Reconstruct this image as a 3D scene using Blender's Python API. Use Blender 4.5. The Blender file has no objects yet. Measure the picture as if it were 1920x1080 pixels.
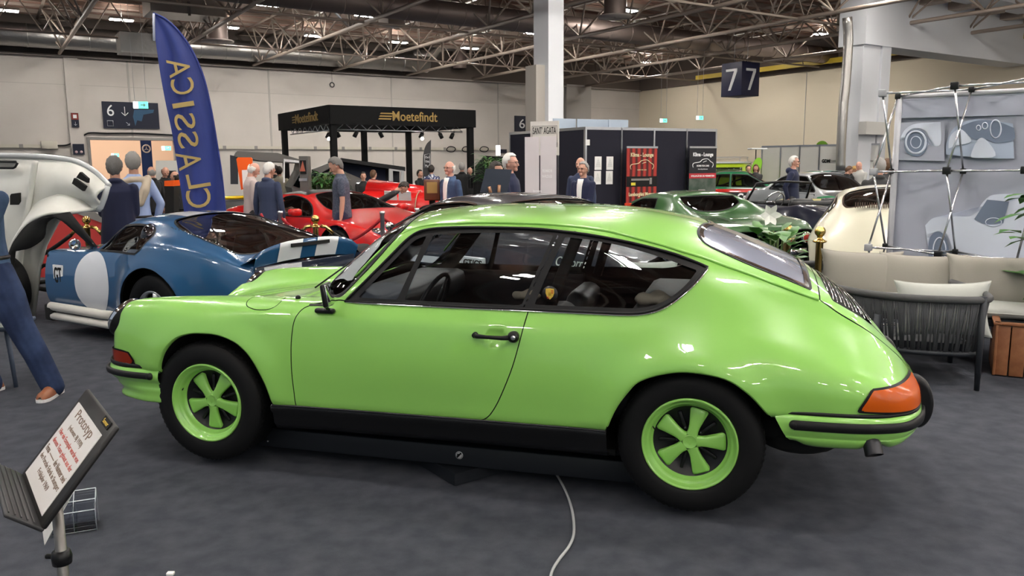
import bpy, bmesh, math, random
import numpy as np
from mathutils import Vector, Matrix, Euler
PI = math.pi
sc = bpy.context.scene
COL = sc.collection

# ---------------------------------------------------------------- camera (28 mm equivalent, tilted 8.7 degrees down)
F_PX, PITCH, ROLL, CAM_H = 1497.35, .1517, -.0067, 1.56
_fw = np.array([0, math.cos(PITCH), -math.sin(PITCH)]); _u0 = np.array([0, math.sin(PITCH), math.cos(PITCH)]); _r0 = np.array([1., 0, 0])
_rt = math.cos(ROLL) * _r0 + math.sin(ROLL) * _u0; _up = -math.sin(ROLL) * _r0 + math.cos(ROLL) * _u0
cam = bpy.data.cameras.new('camera'); camo = bpy.data.objects.new('camera', cam); COL.objects.link(camo)
cam.sensor_width = 36; cam.lens = F_PX / 1920 * 36; cam.clip_end = 300; cam.clip_start = .05
M = Matrix.Identity(4)
for i in range(3): M[i][0], M[i][1], M[i][2] = _rt[i], _up[i], -_fw[i]
M[2][3] = CAM_H
camo.matrix_world = M
sc.camera = camo

# ---------------------------------------------------------------- colour management, ambient
sc.view_settings.view_transform = 'Standard'; sc.view_settings.look = 'None'
sc.view_settings.gamma = 1; sc.view_settings.use_curve_mapping = False
sc.view_settings.exposure = 0.33
w = bpy.data.worlds.new('hall_ambient'); sc.world = w; w.use_nodes = True
bgn = w.node_tree.nodes['Background']; bgn.inputs[0].default_value = (.78, .86, 1, 1); bgn.inputs[1].default_value = .32
LAMP_POWER = 175.0          # emission of the high-bay lamps under the roof
sc.cycles.max_bounces = 8; sc.cycles.transparent_max_bounces = 16; sc.cycles.glossy_bounces = 4; sc.cycles.transmission_bounces = 8
sc.cycles.sample_clamp_indirect = 6; sc.cycles.caustics_reflective = False; sc.cycles.caustics_refractive = False

# measuring helpers: where a direction seen in the photograph meets a plane of the hall
def ray(px, py): return _fw + _rt * (px - 960) / F_PX - _up * (py - 540) / F_PX
def at(px, py, Y): r = ray(px, py); p = r * Y / r[1]; return np.array([p[0], p[1], p[2] + CAM_H])
def ground(px, py, z=0.): r = ray(px, py); t = (z - CAM_H) / r[2]; return np.array([r[0]*t, r[1]*t, z])
# ---------------------------------------------------------------- materials
MATS = {}
def mat(name, col, rough=.5, metal=0., coat=0., spec=.5, emit=None, estr=0., alpha=1., trans=0., ior=1.45, noise=None, bump=None, flake=None, coat_rough=.03, sheen=0.):
    if name in MATS: return MATS[name]
    m = bpy.data.materials.new(name); m.use_nodes = True; nt = m.node_tree; b = nt.nodes['Principled BSDF']
    I = b.inputs
    I['Base Color'].default_value = (*col, 1); I['Roughness'].default_value = rough; I['Metallic'].default_value = metal
    I['Coat Weight'].default_value = coat; I['Coat Roughness'].default_value = coat_rough; I['Specular IOR Level'].default_value = spec
    I['IOR'].default_value = ior; I['Alpha'].default_value = alpha; I['Transmission Weight'].default_value = trans; I['Sheen Weight'].default_value = sheen
    if emit: I['Emission Color'].default_value = (*emit, 1); I['Emission Strength'].default_value = estr
    if noise:                                   # (scale, colour 2, detail, low, high)
        sc_, c2, det, lo, hi = noise
        tc = nt.nodes.new('ShaderNodeTexCoord'); n = nt.nodes.new('ShaderNodeTexNoise'); r = nt.nodes.new('ShaderNodeValToRGB')
        n.inputs['Scale'].default_value = sc_; n.inputs['Detail'].default_value = det
        nt.links.new(tc.outputs['Object'], n.inputs['Vector']); nt.links.new(n.outputs['Fac'], r.inputs['Fac'])
        r.color_ramp.elements[0].position = lo; r.color_ramp.elements[0].color = (*col, 1)
        r.color_ramp.elements[1].position = hi; r.color_ramp.elements[1].color = (*c2, 1)
        nt.links.new(r.outputs['Color'], I['Base Color'])
    if bump:                                    # (scale, strength, distance)
        tc = nt.nodes.new('ShaderNodeTexCoord'); n = nt.nodes.new('ShaderNodeTexNoise'); bp = nt.nodes.new('ShaderNodeBump')
        n.inputs['Scale'].default_value = bump[0]; n.inputs['Detail'].default_value = 4
        bp.inputs['Strength'].default_value = bump[1]; bp.inputs['Distance'].default_value = bump[2]
        nt.links.new(tc.outputs['Object'], n.inputs['Vector']); nt.links.new(n.outputs['Fac'], bp.inputs['Height']); nt.links.new(bp.outputs['Normal'], I['Normal'])
    MATS[name] = m; return m
def glass(name, tint=(.8, .85, .85), clear=.85, rough=.0, ior=1.5):
    """thin window glass: clear pane with a fresnel reflection"""
    if name in MATS: return MATS[name]
    m = bpy.data.materials.new(name); m.use_nodes = True; nt = m.node_tree; nt.nodes.clear()
    o = nt.nodes.new('ShaderNodeOutputMaterial'); t = nt.nodes.new('ShaderNodeBsdfTransparent'); g = nt.nodes.new('ShaderNodeBsdfGlossy')
    mx = nt.nodes.new('ShaderNodeMixShader'); fr = nt.nodes.new('ShaderNodeFresnel'); fr.inputs['IOR'].default_value = ior
    mt = nt.nodes.new('ShaderNodeMath'); mt.operation = 'MULTIPLY'; mt.inputs[1].default_value = 1.6; mt.use_clamp = True
    t.inputs['Color'].default_value = tuple(c * clear for c in tint) + (1,); g.inputs['Roughness'].default_value = rough; g.inputs['Color'].default_value = (.95, .97, 1, 1)
    nt.links.new(fr.outputs[0], mt.inputs[0]); nt.links.new(mt.outputs[0], mx.inputs[0]); nt.links.new(t.outputs[0], mx.inputs[1]); nt.links.new(g.outputs[0], mx.inputs[2]); nt.links.new(mx.outputs[0], o.inputs[0])
    MATS[name] = m; return m
def paint(name, col, rough=.28, coat=1.): return mat(name, col, rough=rough, coat=coat, spec=.5)

# ---------------------------------------------------------------- objects
def link(name, me, parent=None, loc=None, rot=None):
    o = bpy.data.objects.new(name, me); COL.objects.link(o)
    if parent is not None: o.parent = parent
    if loc is not None: o.location = loc
    if rot is not None: o.rotation_euler = rot
    return o
def tag(o, label=None, cat=None, group=None, kind=None):
    if label: o['label'] = label
    if cat: o['category'] = cat
    if group: o['group'] = group
    if kind: o['kind'] = kind
    return o
def thing(name, label, cat, loc=(0, 0, 0), rz=0., group=None):
    o = link(name, None, None, tuple(map(float, loc)), (0, 0, rz)); o.empty_display_size = .2
    return tag(o, label, cat, group)
def copy_tree(o, parent=None):
    c = o.copy(); COL.objects.link(c)
    if parent is not None: c.parent = parent; c.matrix_parent_inverse = o.matrix_parent_inverse.copy()
    for ch in list(o.children): copy_tree(ch, c)
    return c

class MB:
    """collects simple solids and links them as ONE mesh"""
    def __init__(s): s.v, s.f, s.m, s.sm = [], [], [], []; s.M = Matrix.Identity(4); s.mi = 0; s.smooth = True
    def add(s, vs, fs, smooth=None):
        b = len(s.v); s.v += [tuple(s.M @ Vector(map(float, p))) for p in vs]
        for f in fs: s.f.append(tuple(b + i for i in f)); s.m.append(s.mi); s.sm.append(s.smooth if smooth is None else smooth)
        return s
    def box(s, c, d, rz=0., R=None):
        x, y, z = (q / 2 for q in d); R = R or Matrix.Rotation(rz, 3, 'Z')
        vs = [Vector(c) + R @ Vector((a*x, b*y, e*z)) for a in (-1, 1) for b in (-1, 1) for e in (-1, 1)]
        return s.add(vs, [(0,1,3,2),(4,6,7,5),(0,4,5,1),(2,3,7,6),(0,2,6,4),(1,5,7,3)], False)
    def rbox(s, c, d, r=.01, rz=0., R=None, n=2):
        """box with rounded edges"""
        bm = bmesh.new(); bmesh.ops.create_cube(bm, size=1)
        for v in bm.verts: v.co = Vector((v.co.x * d[0], v.co.y * d[1], v.co.z * d[2]))
        bmesh.ops.bevel(bm, geom=bm.edges[:], offset=min(r, min(d) * .49), segments=n, profile=.5, affect='EDGES')
        R = R or Matrix.Rotation(rz, 3, 'Z'); bm.verts.index_update()
        s.add([Vector(c) + R @ v.co for v in bm.verts], [tuple(v.index for v in f.verts) for f in bm.faces], True); bm.free(); return s
    def tube(s, pts, r, n=8, cap=True, closed=False, flat=1.):
        P = [Vector(map(float, p)) for p in pts]; m = len(P); rr = r if hasattr(r, '__len__') else [r] * m
        vs, fs = [], []; T0 = (P[1] - P[0]).normalized(); a = Vector((0, 0, 1)) if abs(T0.z) < .9 else Vector((1, 0, 0)); U = (a - T0 * a.dot(T0)).normalized()
        for i in range(m):
            if closed: T = (P[(i+1) % m] - P[i-1]).normalized()
            else: T = (P[min(i+1, m-1)] - P[max(i-1, 0)]).normalized()
            U = (U - T * U.dot(T)).normalized(); V = T.cross(U)
            for k in range(n): t = 2*PI*k/n; vs.append(P[i] + U * math.cos(t) * rr[i] + V * math.sin(t) * rr[i] * flat)
        for i in range(m if closed else m-1):
            for k in range(n): fs.append((i*n+k, i*n+(k+1) % n, ((i+1) % m)*n+(k+1) % n, ((i+1) % m)*n+k))
        if cap and not closed: fs += [tuple(range(n))[::-1], tuple((m-1)*n+k for k in range(n))]
        return s.add(vs, fs)
    def cyl(s, a, b, r, n=16, r2=None): return s.tube([a, b], [r, r if r2 is None else r2], n)
    def lathe(s, prof, axis='z', n=32, c=(0, 0, 0), cap=False):
        """prof: (radius, height along the axis)"""
        vs, fs = [], []; m = len(prof)
        for (r, h) in prof:
            for k in range(n):
                t = 2*PI*k/n; a, b = r*math.cos(t), r*math.sin(t)
                p = {'z': (a, b, h), 'y': (a, h, b), 'x': (h, a, b)}[axis]; vs.append((p[0]+c[0], p[1]+c[1], p[2]+c[2]))
        for i in range(m-1):
            for k in range(n):
                q = (i*n+k, i*n+(k+1) % n, (i+1)*n+(k+1) % n, (i+1)*n+k); fs.append(q if axis != 'y' else q[::-1])
        if cap: fs += [tuple(range(n)), tuple((m-1)*n+k for k in range(n))]
        return s.add(vs, fs)
    def ball(s, c, r, n=12, sq=(1, 1, 1)):
        return s.lathe([(max(1e-4, r*math.sin(PI*i/n))*1., -r*math.cos(PI*i/n)) for i in range(n+1)], 'z', n*2, c) if sq == (1,1,1) else s._ell(c, r, n, sq)
    def _ell(s, c, r, n, sq):
        vs, fs = [], []; m = n*2
        for i in range(n+1):
            for k in range(m): t, p = 2*PI*k/m, PI*i/n; vs.append((c[0]+r*sq[0]*math.sin(p)*math.cos(t), c[1]+r*sq[1]*math.sin(p)*math.sin(t), c[2]-r*sq[2]*math.cos(p)))
        for i in range(n):
            for k in range(m): fs.append((i*m+k, i*m+(k+1) % m, (i+1)*m+(k+1) % m, (i+1)*m+k))
        return s.add(vs, fs)
    def prism(s, poly, thick, plane='xz', o=(0, 0, 0), smooth=False):
        """flat outline given in a plane, with real thickness along the third axis (centred)"""
        n = len(poly); h = thick / 2
        def P(a, b, t): return {'xz': (a, t, b), 'xy': (a, b, t), 'yz': (t, a, b)}[plane]
        vs = [tuple(np.add(P(a, b, -h), o)) for a, b in poly] + [tuple(np.add(P(a, b, h), o)) for a, b in poly]
        fs = [tuple(range(n)), tuple(range(2*n-1, n-1, -1))] + [(i, (i+1) % n, n+(i+1) % n, n+i) for i in range(n)]
        return s.add(vs, fs, smooth)
    def grid(s, G, close_u=False, close_v=False, smooth=True):
        G = np.asarray(G, float); nu, nv = G.shape[:2]; fs = []
        for i in range(nu if close_u else nu-1):
            for j in range(nv if close_v else nv-1):
                fs.append((i*nv+j, ((i+1) % nu)*nv+j, ((i+1) % nu)*nv+(j+1) % nv, i*nv+(j+1) % nv))
        return s.add(G.reshape(-1, 3), fs, smooth)
    def build(s, name, mats, parent=None, loc=None, rot=None, fix=True, weld=False):
        me = bpy.data.meshes.new(name); me.from_pydata(s.v, [], s.f)
        for m in (mats if isinstance(mats, (list, tuple)) else [mats]): me.materials.append(m)
        me.polygons.foreach_set('material_index', s.m); me.polygons.foreach_set('use_smooth', s.sm)
        if fix or weld:
            bm = bmesh.new(); bm.from_mesh(me)
            if weld: bmesh.ops.remove_doubles(bm, verts=bm.verts, dist=1e-4)
            bmesh.ops.recalc_face_normals(bm, faces=bm.faces); bm.to_mesh(me); bm.free()
        return link(name, me, parent, loc, rot)

def text_mesh(body, size=1., extrude=.002, font=None, align='CENTER', bold=0., space=1., shear=0.):
    """lettering turned into a mesh lying in the xy plane"""
    cu = bpy.data.curves.new('lettering', 'FONT'); cu.body = body; cu.size = size; cu.extrude = extrude; cu.align_x = align; cu.align_y = 'CENTER'
    cu.offset = bold; cu.space_character = space; cu.shear = shear; cu.resolution_u = 4
    o = bpy.data.objects.new('lettering', cu); COL.objects.link(o)
    dg = bpy.context.evaluated_depsgraph_get(); me = bpy.data.meshes.new_from_object(o.evaluated_get(dg)); bpy.data.objects.remove(o); bpy.data.curves.remove(cu)
    return me
def text(body, M4, size, m, parent=None, name='lettering', fit=None, **k):
    """lettering placed by the matrix M4 (x to the right, y up the letters); fit = (width, height) stretches it"""
    me = text_mesh(body, size, **k)
    if fit:
        xs = [v.co.x for v in me.vertices]; ys = [v.co.y for v in me.vertices]
        if xs and max(xs) > min(xs):
            sx, sy = fit[0] / (max(xs)-min(xs)), fit[1] / (max(ys)-min(ys)); cx, cy = (max(xs)+min(xs))/2, (max(ys)+min(ys))/2
            for v in me.vertices: v.co.x = (v.co.x-cx)*sx; v.co.y = (v.co.y-cy)*sy
    me.transform(M4); me.materials.clear(); me.materials.append(m)
    return link(name, me, parent)
def frame_m(o, x, y):
    """matrix with origin o, x axis along x, y axis along y"""
    x = Vector(x).normalized(); y = Vector(y); z = x.cross(y).normalized(); y = z.cross(x)
    m = Matrix.Identity(4)
    for i in range(3): m[i][0], m[i][1], m[i][2], m[i][3] = x[i], y[i], z[i], o[i]
    return m
# ---------------------------------------------------------------- surface maths
def pchip(x, y, xi):
    x = np.asarray(x, float); y = np.asarray(y, float); xi = np.clip(np.asarray(xi, float), x[0], x[-1])
    if len(x) == 1: return np.full(xi.shape, y[0])
    h = np.diff(x); d = np.diff(y) / h; m = np.zeros(len(x))
    if len(x) == 2: m[:] = d[0]
    else:
        for i in range(1, len(x) - 1):
            if d[i-1] * d[i] > 0:
                w1 = 2*h[i] + h[i-1]; w2 = h[i] + 2*h[i-1]
                m[i] = (w1 + w2) / (w1 / d[i-1] + w2 / d[i])
        m[0] = d[0]; m[-1] = d[-1]
    k = np.clip(np.searchsorted(x, xi) - 1, 0, len(x) - 2)
    t = (xi - x[k]) / h[k]
    return ((2*t**3 - 3*t**2 + 1) * y[k] + (t**3 - 2*t**2 + t) * h[k] * m[k] + (-2*t**3 + 3*t**2) * y[k+1] + (t**3 - t**2) * h[k] * m[k+1])

def blur1(a, us, sig):
    """smooth a(us) on a non-uniform grid with a gaussian of width sig, keeping the ends"""
    if sig <= 0: return a
    uu = np.linspace(us[0], us[-1], 900); f = np.interp(uu, us, a); st = uu[1] - uu[0]
    n = max(1, int(3 * sig / st)); k = np.exp(-.5 * (np.arange(-n, n + 1) * st / sig) ** 2); k /= k.sum()
    fp = np.concatenate([2*f[0] - f[n:0:-1], f, 2*f[-1] - f[-2:-n-2:-1]])
    return np.interp(us, uu, np.convolve(fp, k, 'valid'))

def lerp_tab(tab, us, sig):
    """tab: list of (u, y, w) -> arrays y(us), w(us)"""
    t = np.array(tab, float)
    return blur1(pchip(t[:, 0], t[:, 1], us), us, sig), blur1(pchip(t[:, 0], t[:, 2], us), us, sig)

def loft(lines, us, nsub, sig=.03, alpha=.5):
    """character lines (each a table of (u, half width, height)) -> grid points G[nu, nv, 3], v coordinate per column"""
    K = len(lines); nu = len(us)
    Q = np.zeros((nu, K, 2))
    for k, tab in enumerate(lines):
        Q[:, k, 0], Q[:, k, 1] = lerp_tab(tab, us, sig)
    if not hasattr(nsub, '__len__'): nsub = [nsub] * (K - 1)
    # ghosts: bottom extrapolated, top mirrored over the centre plane
    g0 = 2 * Q[:, 0] - Q[:, 1]; g1 = Q[:, K-2] * np.array([-1, 1.])
    E = np.concatenate([g0[:, None], Q, g1[:, None]], 1)
    kn = [np.zeros(nu)]
    for i in range(K + 1):
        kn.append(kn[-1] + np.maximum(np.linalg.norm(E[:, i+1] - E[:, i], axis=1), 1e-4) ** alpha)
    kn = np.array(kn)
    cols, vs = [], []
    for k in range(K - 1):
        t0, t1, t2, t3 = kn[k], kn[k+1], kn[k+2], kn[k+3]; P0, P1, P2, P3 = E[:, k], E[:, k+1], E[:, k+2], E[:, k+3]
        n = nsub[k]
        for j in range(n + (1 if k == K-2 else 0)):
            f = j / n; t = t1 + (t2 - t1) * f
            L = lambda a, b, A, B: ((b - t) / (b - a))[:, None] * A + ((t - a) / (b - a))[:, None] * B
            A1 = L(t0, t1, P0, P1); A2 = L(t1, t2, P1, P2); A3 = L(t2, t3, P2, P3)
            B1 = L(t0, t2, A1, A2); B2 = L(t1, t3, A2, A3)
            cols.append(L(t1, t2, B1, B2)); vs.append(k + f)
    G = np.zeros((nu, len(cols), 3)); G[:, :, 0] = us[:, None]
    for j, c in enumerate(cols): G[:, j, 1:] = c
    G[:, -1, 1] = 0
    G[:, :, 1] = np.maximum(G[:, :, 1], 0)
    return G, np.array(vs)

def grid_normals(G):
    du = np.gradient(G, axis=0); dv = np.gradient(G, axis=1)
    # across the centre plane the section is mirrored
    last = G[:, -1] - G[:, -2]; dv[:, -1] = last * np.array([1, 1, 0.]) 
    N = np.cross(dv, du); N /= np.maximum(np.linalg.norm(N, axis=2, keepdims=True), 1e-9)
    return N

def tri_grid(nu, nv):
    i, j = np.meshgrid(np.arange(nu-1), np.arange(nv-1), indexing='ij'); a = i*nv + j
    q = np.stack([a, a + nv, a + nv + 1, a + 1], -1).reshape(-1, 4)
    return np.concatenate([q[:, [0, 1, 2]], q[:, [0, 2, 3]]])

class Sheet:
    """triangle sheet carrying attributes A = (u, y, w, nx, ny, nz, v)"""
    def __init__(s, A, F): s.A, s.F = A, F
    @staticmethod
    def grid(G, N, vs):
        nu, nv = G.shape[:2]
        return Sheet(np.concatenate([G, N, np.broadcast_to(vs, (nu, nv))[..., None]], 2).reshape(-1, 7), tri_grid(nu, nv))
    def keep(s, f):
        """the part of the sheet where f(A) < 0, cut cleanly along f = 0"""
        A, F = s.A, s.F
        if len(F) == 0: return s
        d = f(A); d = np.where(np.abs(d) < 1e-7, 1e-7, d)
        ins = d < 0; c = ins[F].sum(1)
        full = F[c == 3]; mix = F[(c == 1) | (c == 2)]
        newA = []; cache = {}; out = []; base = len(A)
        def cut(a, b):
            k = (a, b) if a < b else (b, a)
            if k not in cache:
                t = d[k[0]] / (d[k[0]] - d[k[1]]); t = min(max(t, 0.), 1.)
                newA.append(A[k[0]] * (1-t) + A[k[1]] * t); cache[k] = base + len(newA) - 1
            return cache[k]
        for tri in mix.tolist():
            p = []
            for q in range(3):
                a, b = tri[q], tri[(q+1) % 3]
                if ins[a]: p.append(a)
                if ins[a] != ins[b]: p.append(cut(a, b))
            for q in range(1, len(p) - 1): out.append((p[0], p[q], p[q+1]))
        F2 = np.concatenate([full, np.array(out, int).reshape(-1, 3)]) if out else full
        A2 = np.concatenate([A, np.array(newA)]) if newA else A
        use = np.unique(F2); re = np.full(len(A2), -1); re[use] = np.arange(len(use))
        return Sheet(A2[use], re[F2])
    def drop(s, f): return s.keep(lambda A: -f(A))
    def off(s, d):
        A = s.A.copy(); A[:, :3] += A[:, 3:6] * d; return Sheet(A, s.F)
    def flip(s):
        A = s.A.copy(); A[:, 1] *= -1; A[:, 4] *= -1; return Sheet(A, s.F[:, ::-1])

def spline(pts, n=8, closed=True):
    """dense Catmull-Rom through points (sharp where a point is repeated)"""
    P = np.array(pts, float); m = len(P); out = []
    for i in range(m if closed else m-1):
        p1, p2 = P[i], P[(i+1) % m]
        if np.allclose(p1, p2): continue
        p0 = P[i-1] if (closed or i > 0) else p1; p3 = P[(i+2) % m] if (closed or i+2 < m) else p2
        if np.allclose(p0, p1): p0 = p1 - (p2 - p1)
        if np.allclose(p3, p2): p3 = p2 + (p2 - p1)
        for k in range(n):
            t = k / n
            out.append(.5 * ((2*p1) + (-p0+p2)*t + (2*p0-5*p1+4*p2-p3)*t*t + (-p0+3*p1-3*p2+p3)*t**3))
    if not closed: out.append(P[-1])
    return np.array(out)

def poly_sd(x, y, poly):
    """signed distance to a closed polygon, negative inside"""
    P = np.asarray(poly, float); best = np.full(x.shape, 1e9); ins = np.zeros(x.shape, bool)
    for i in range(len(P)):
        a, b = P[i], P[(i+1) % len(P)]; e = b - a; L = max(e @ e, 1e-12)
        t = np.clip(((x - a[0]) * e[0] + (y - a[1]) * e[1]) / L, 0, 1)
        best = np.minimum(best, (x - a[0] - t*e[0])**2 + (y - a[1] - t*e[1])**2)
        if a[1] != b[1]:
            c = ((a[1] > y) != (b[1] > y)) & (x < (b[0]-a[0]) * (y-a[1]) / (b[1]-a[1]) + a[0])
            ins ^= c
    s = np.sqrt(best)
    return np.where(ins, -s, s)

def side_poly(poly, off=0., vmax=99., vmin=-1.):
    return lambda A: np.maximum(np.maximum(poly_sd(A[:, 0], A[:, 2], poly) - off, (A[:, 6] - vmax) * .2), (vmin - A[:, 6]) * .2)
def top_poly(poly, off=0., vmin=0., vmax=99.):
    return lambda A: np.maximum(np.maximum(poly_sd(A[:, 0], A[:, 1], poly) - off, (vmin - A[:, 6]) * .2), (A[:, 6] - vmax) * .2)

def stations(breaks, step):
    """u stations: list of (u_from, u_to, step) spans"""
    out = []
    for a, b, s in breaks: out += list(np.linspace(a, b, max(2, int(round((b-a)/s)) + 1)))[:-1]
    return np.array(out + [breaks[-1][1]])
def sheet_mesh(name, sheets, m, parent=None, shift=(0, 0, 0)):
    """link one or more sheets (u, half width, w) as ONE mesh in local axes x = u, y = -half width, z = w, with the smooth loft's own normals"""
    V, Fs, Ns, b = [], [], [], 0
    for s in sheets:
        if len(s.F) == 0: continue
        A = s.A; V.append(A[:, :3] * [1, -1, 1] + np.array(shift)); Ns.append(A[:, 3:6] * [1, -1, 1]); Fs.append(s.F + b); b += len(A)
    V = np.concatenate(V); Fs = np.concatenate(Fs); Ns = np.concatenate(Ns); Ns /= np.maximum(np.linalg.norm(Ns, axis=1, keepdims=True), 1e-9)
    # winding follows the normals
    fn = np.cross(V[Fs[:, 1]] - V[Fs[:, 0]], V[Fs[:, 2]] - V[Fs[:, 0]]); bad = (fn * Ns[Fs].mean(1)).sum(1) < 0; Fs[bad] = Fs[bad][:, ::-1]
    ok = np.linalg.norm(fn, axis=1) > 1e-10; Fs = Fs[ok]
    me = bpy.data.meshes.new(name); me.vertices.add(len(V)); me.vertices.foreach_set('co', V.ravel())
    me.loops.add(len(Fs) * 3); me.loops.foreach_set('vertex_index', Fs.ravel().astype(np.int32))
    me.polygons.add(len(Fs)); me.polygons.foreach_set('loop_start', np.arange(0, len(Fs) * 3, 3, dtype=np.int32)); me.polygons.foreach_set('use_smooth', np.ones(len(Fs), bool))
    me.update(calc_edges=True); me.validate(clean_customdata=False)
    me.normals_split_custom_set_from_vertices(Ns[:len(me.vertices)].tolist())
    me.materials.append(m)
    return link(name, me, parent)
def both(s): return [s, s.flip()]
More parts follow.
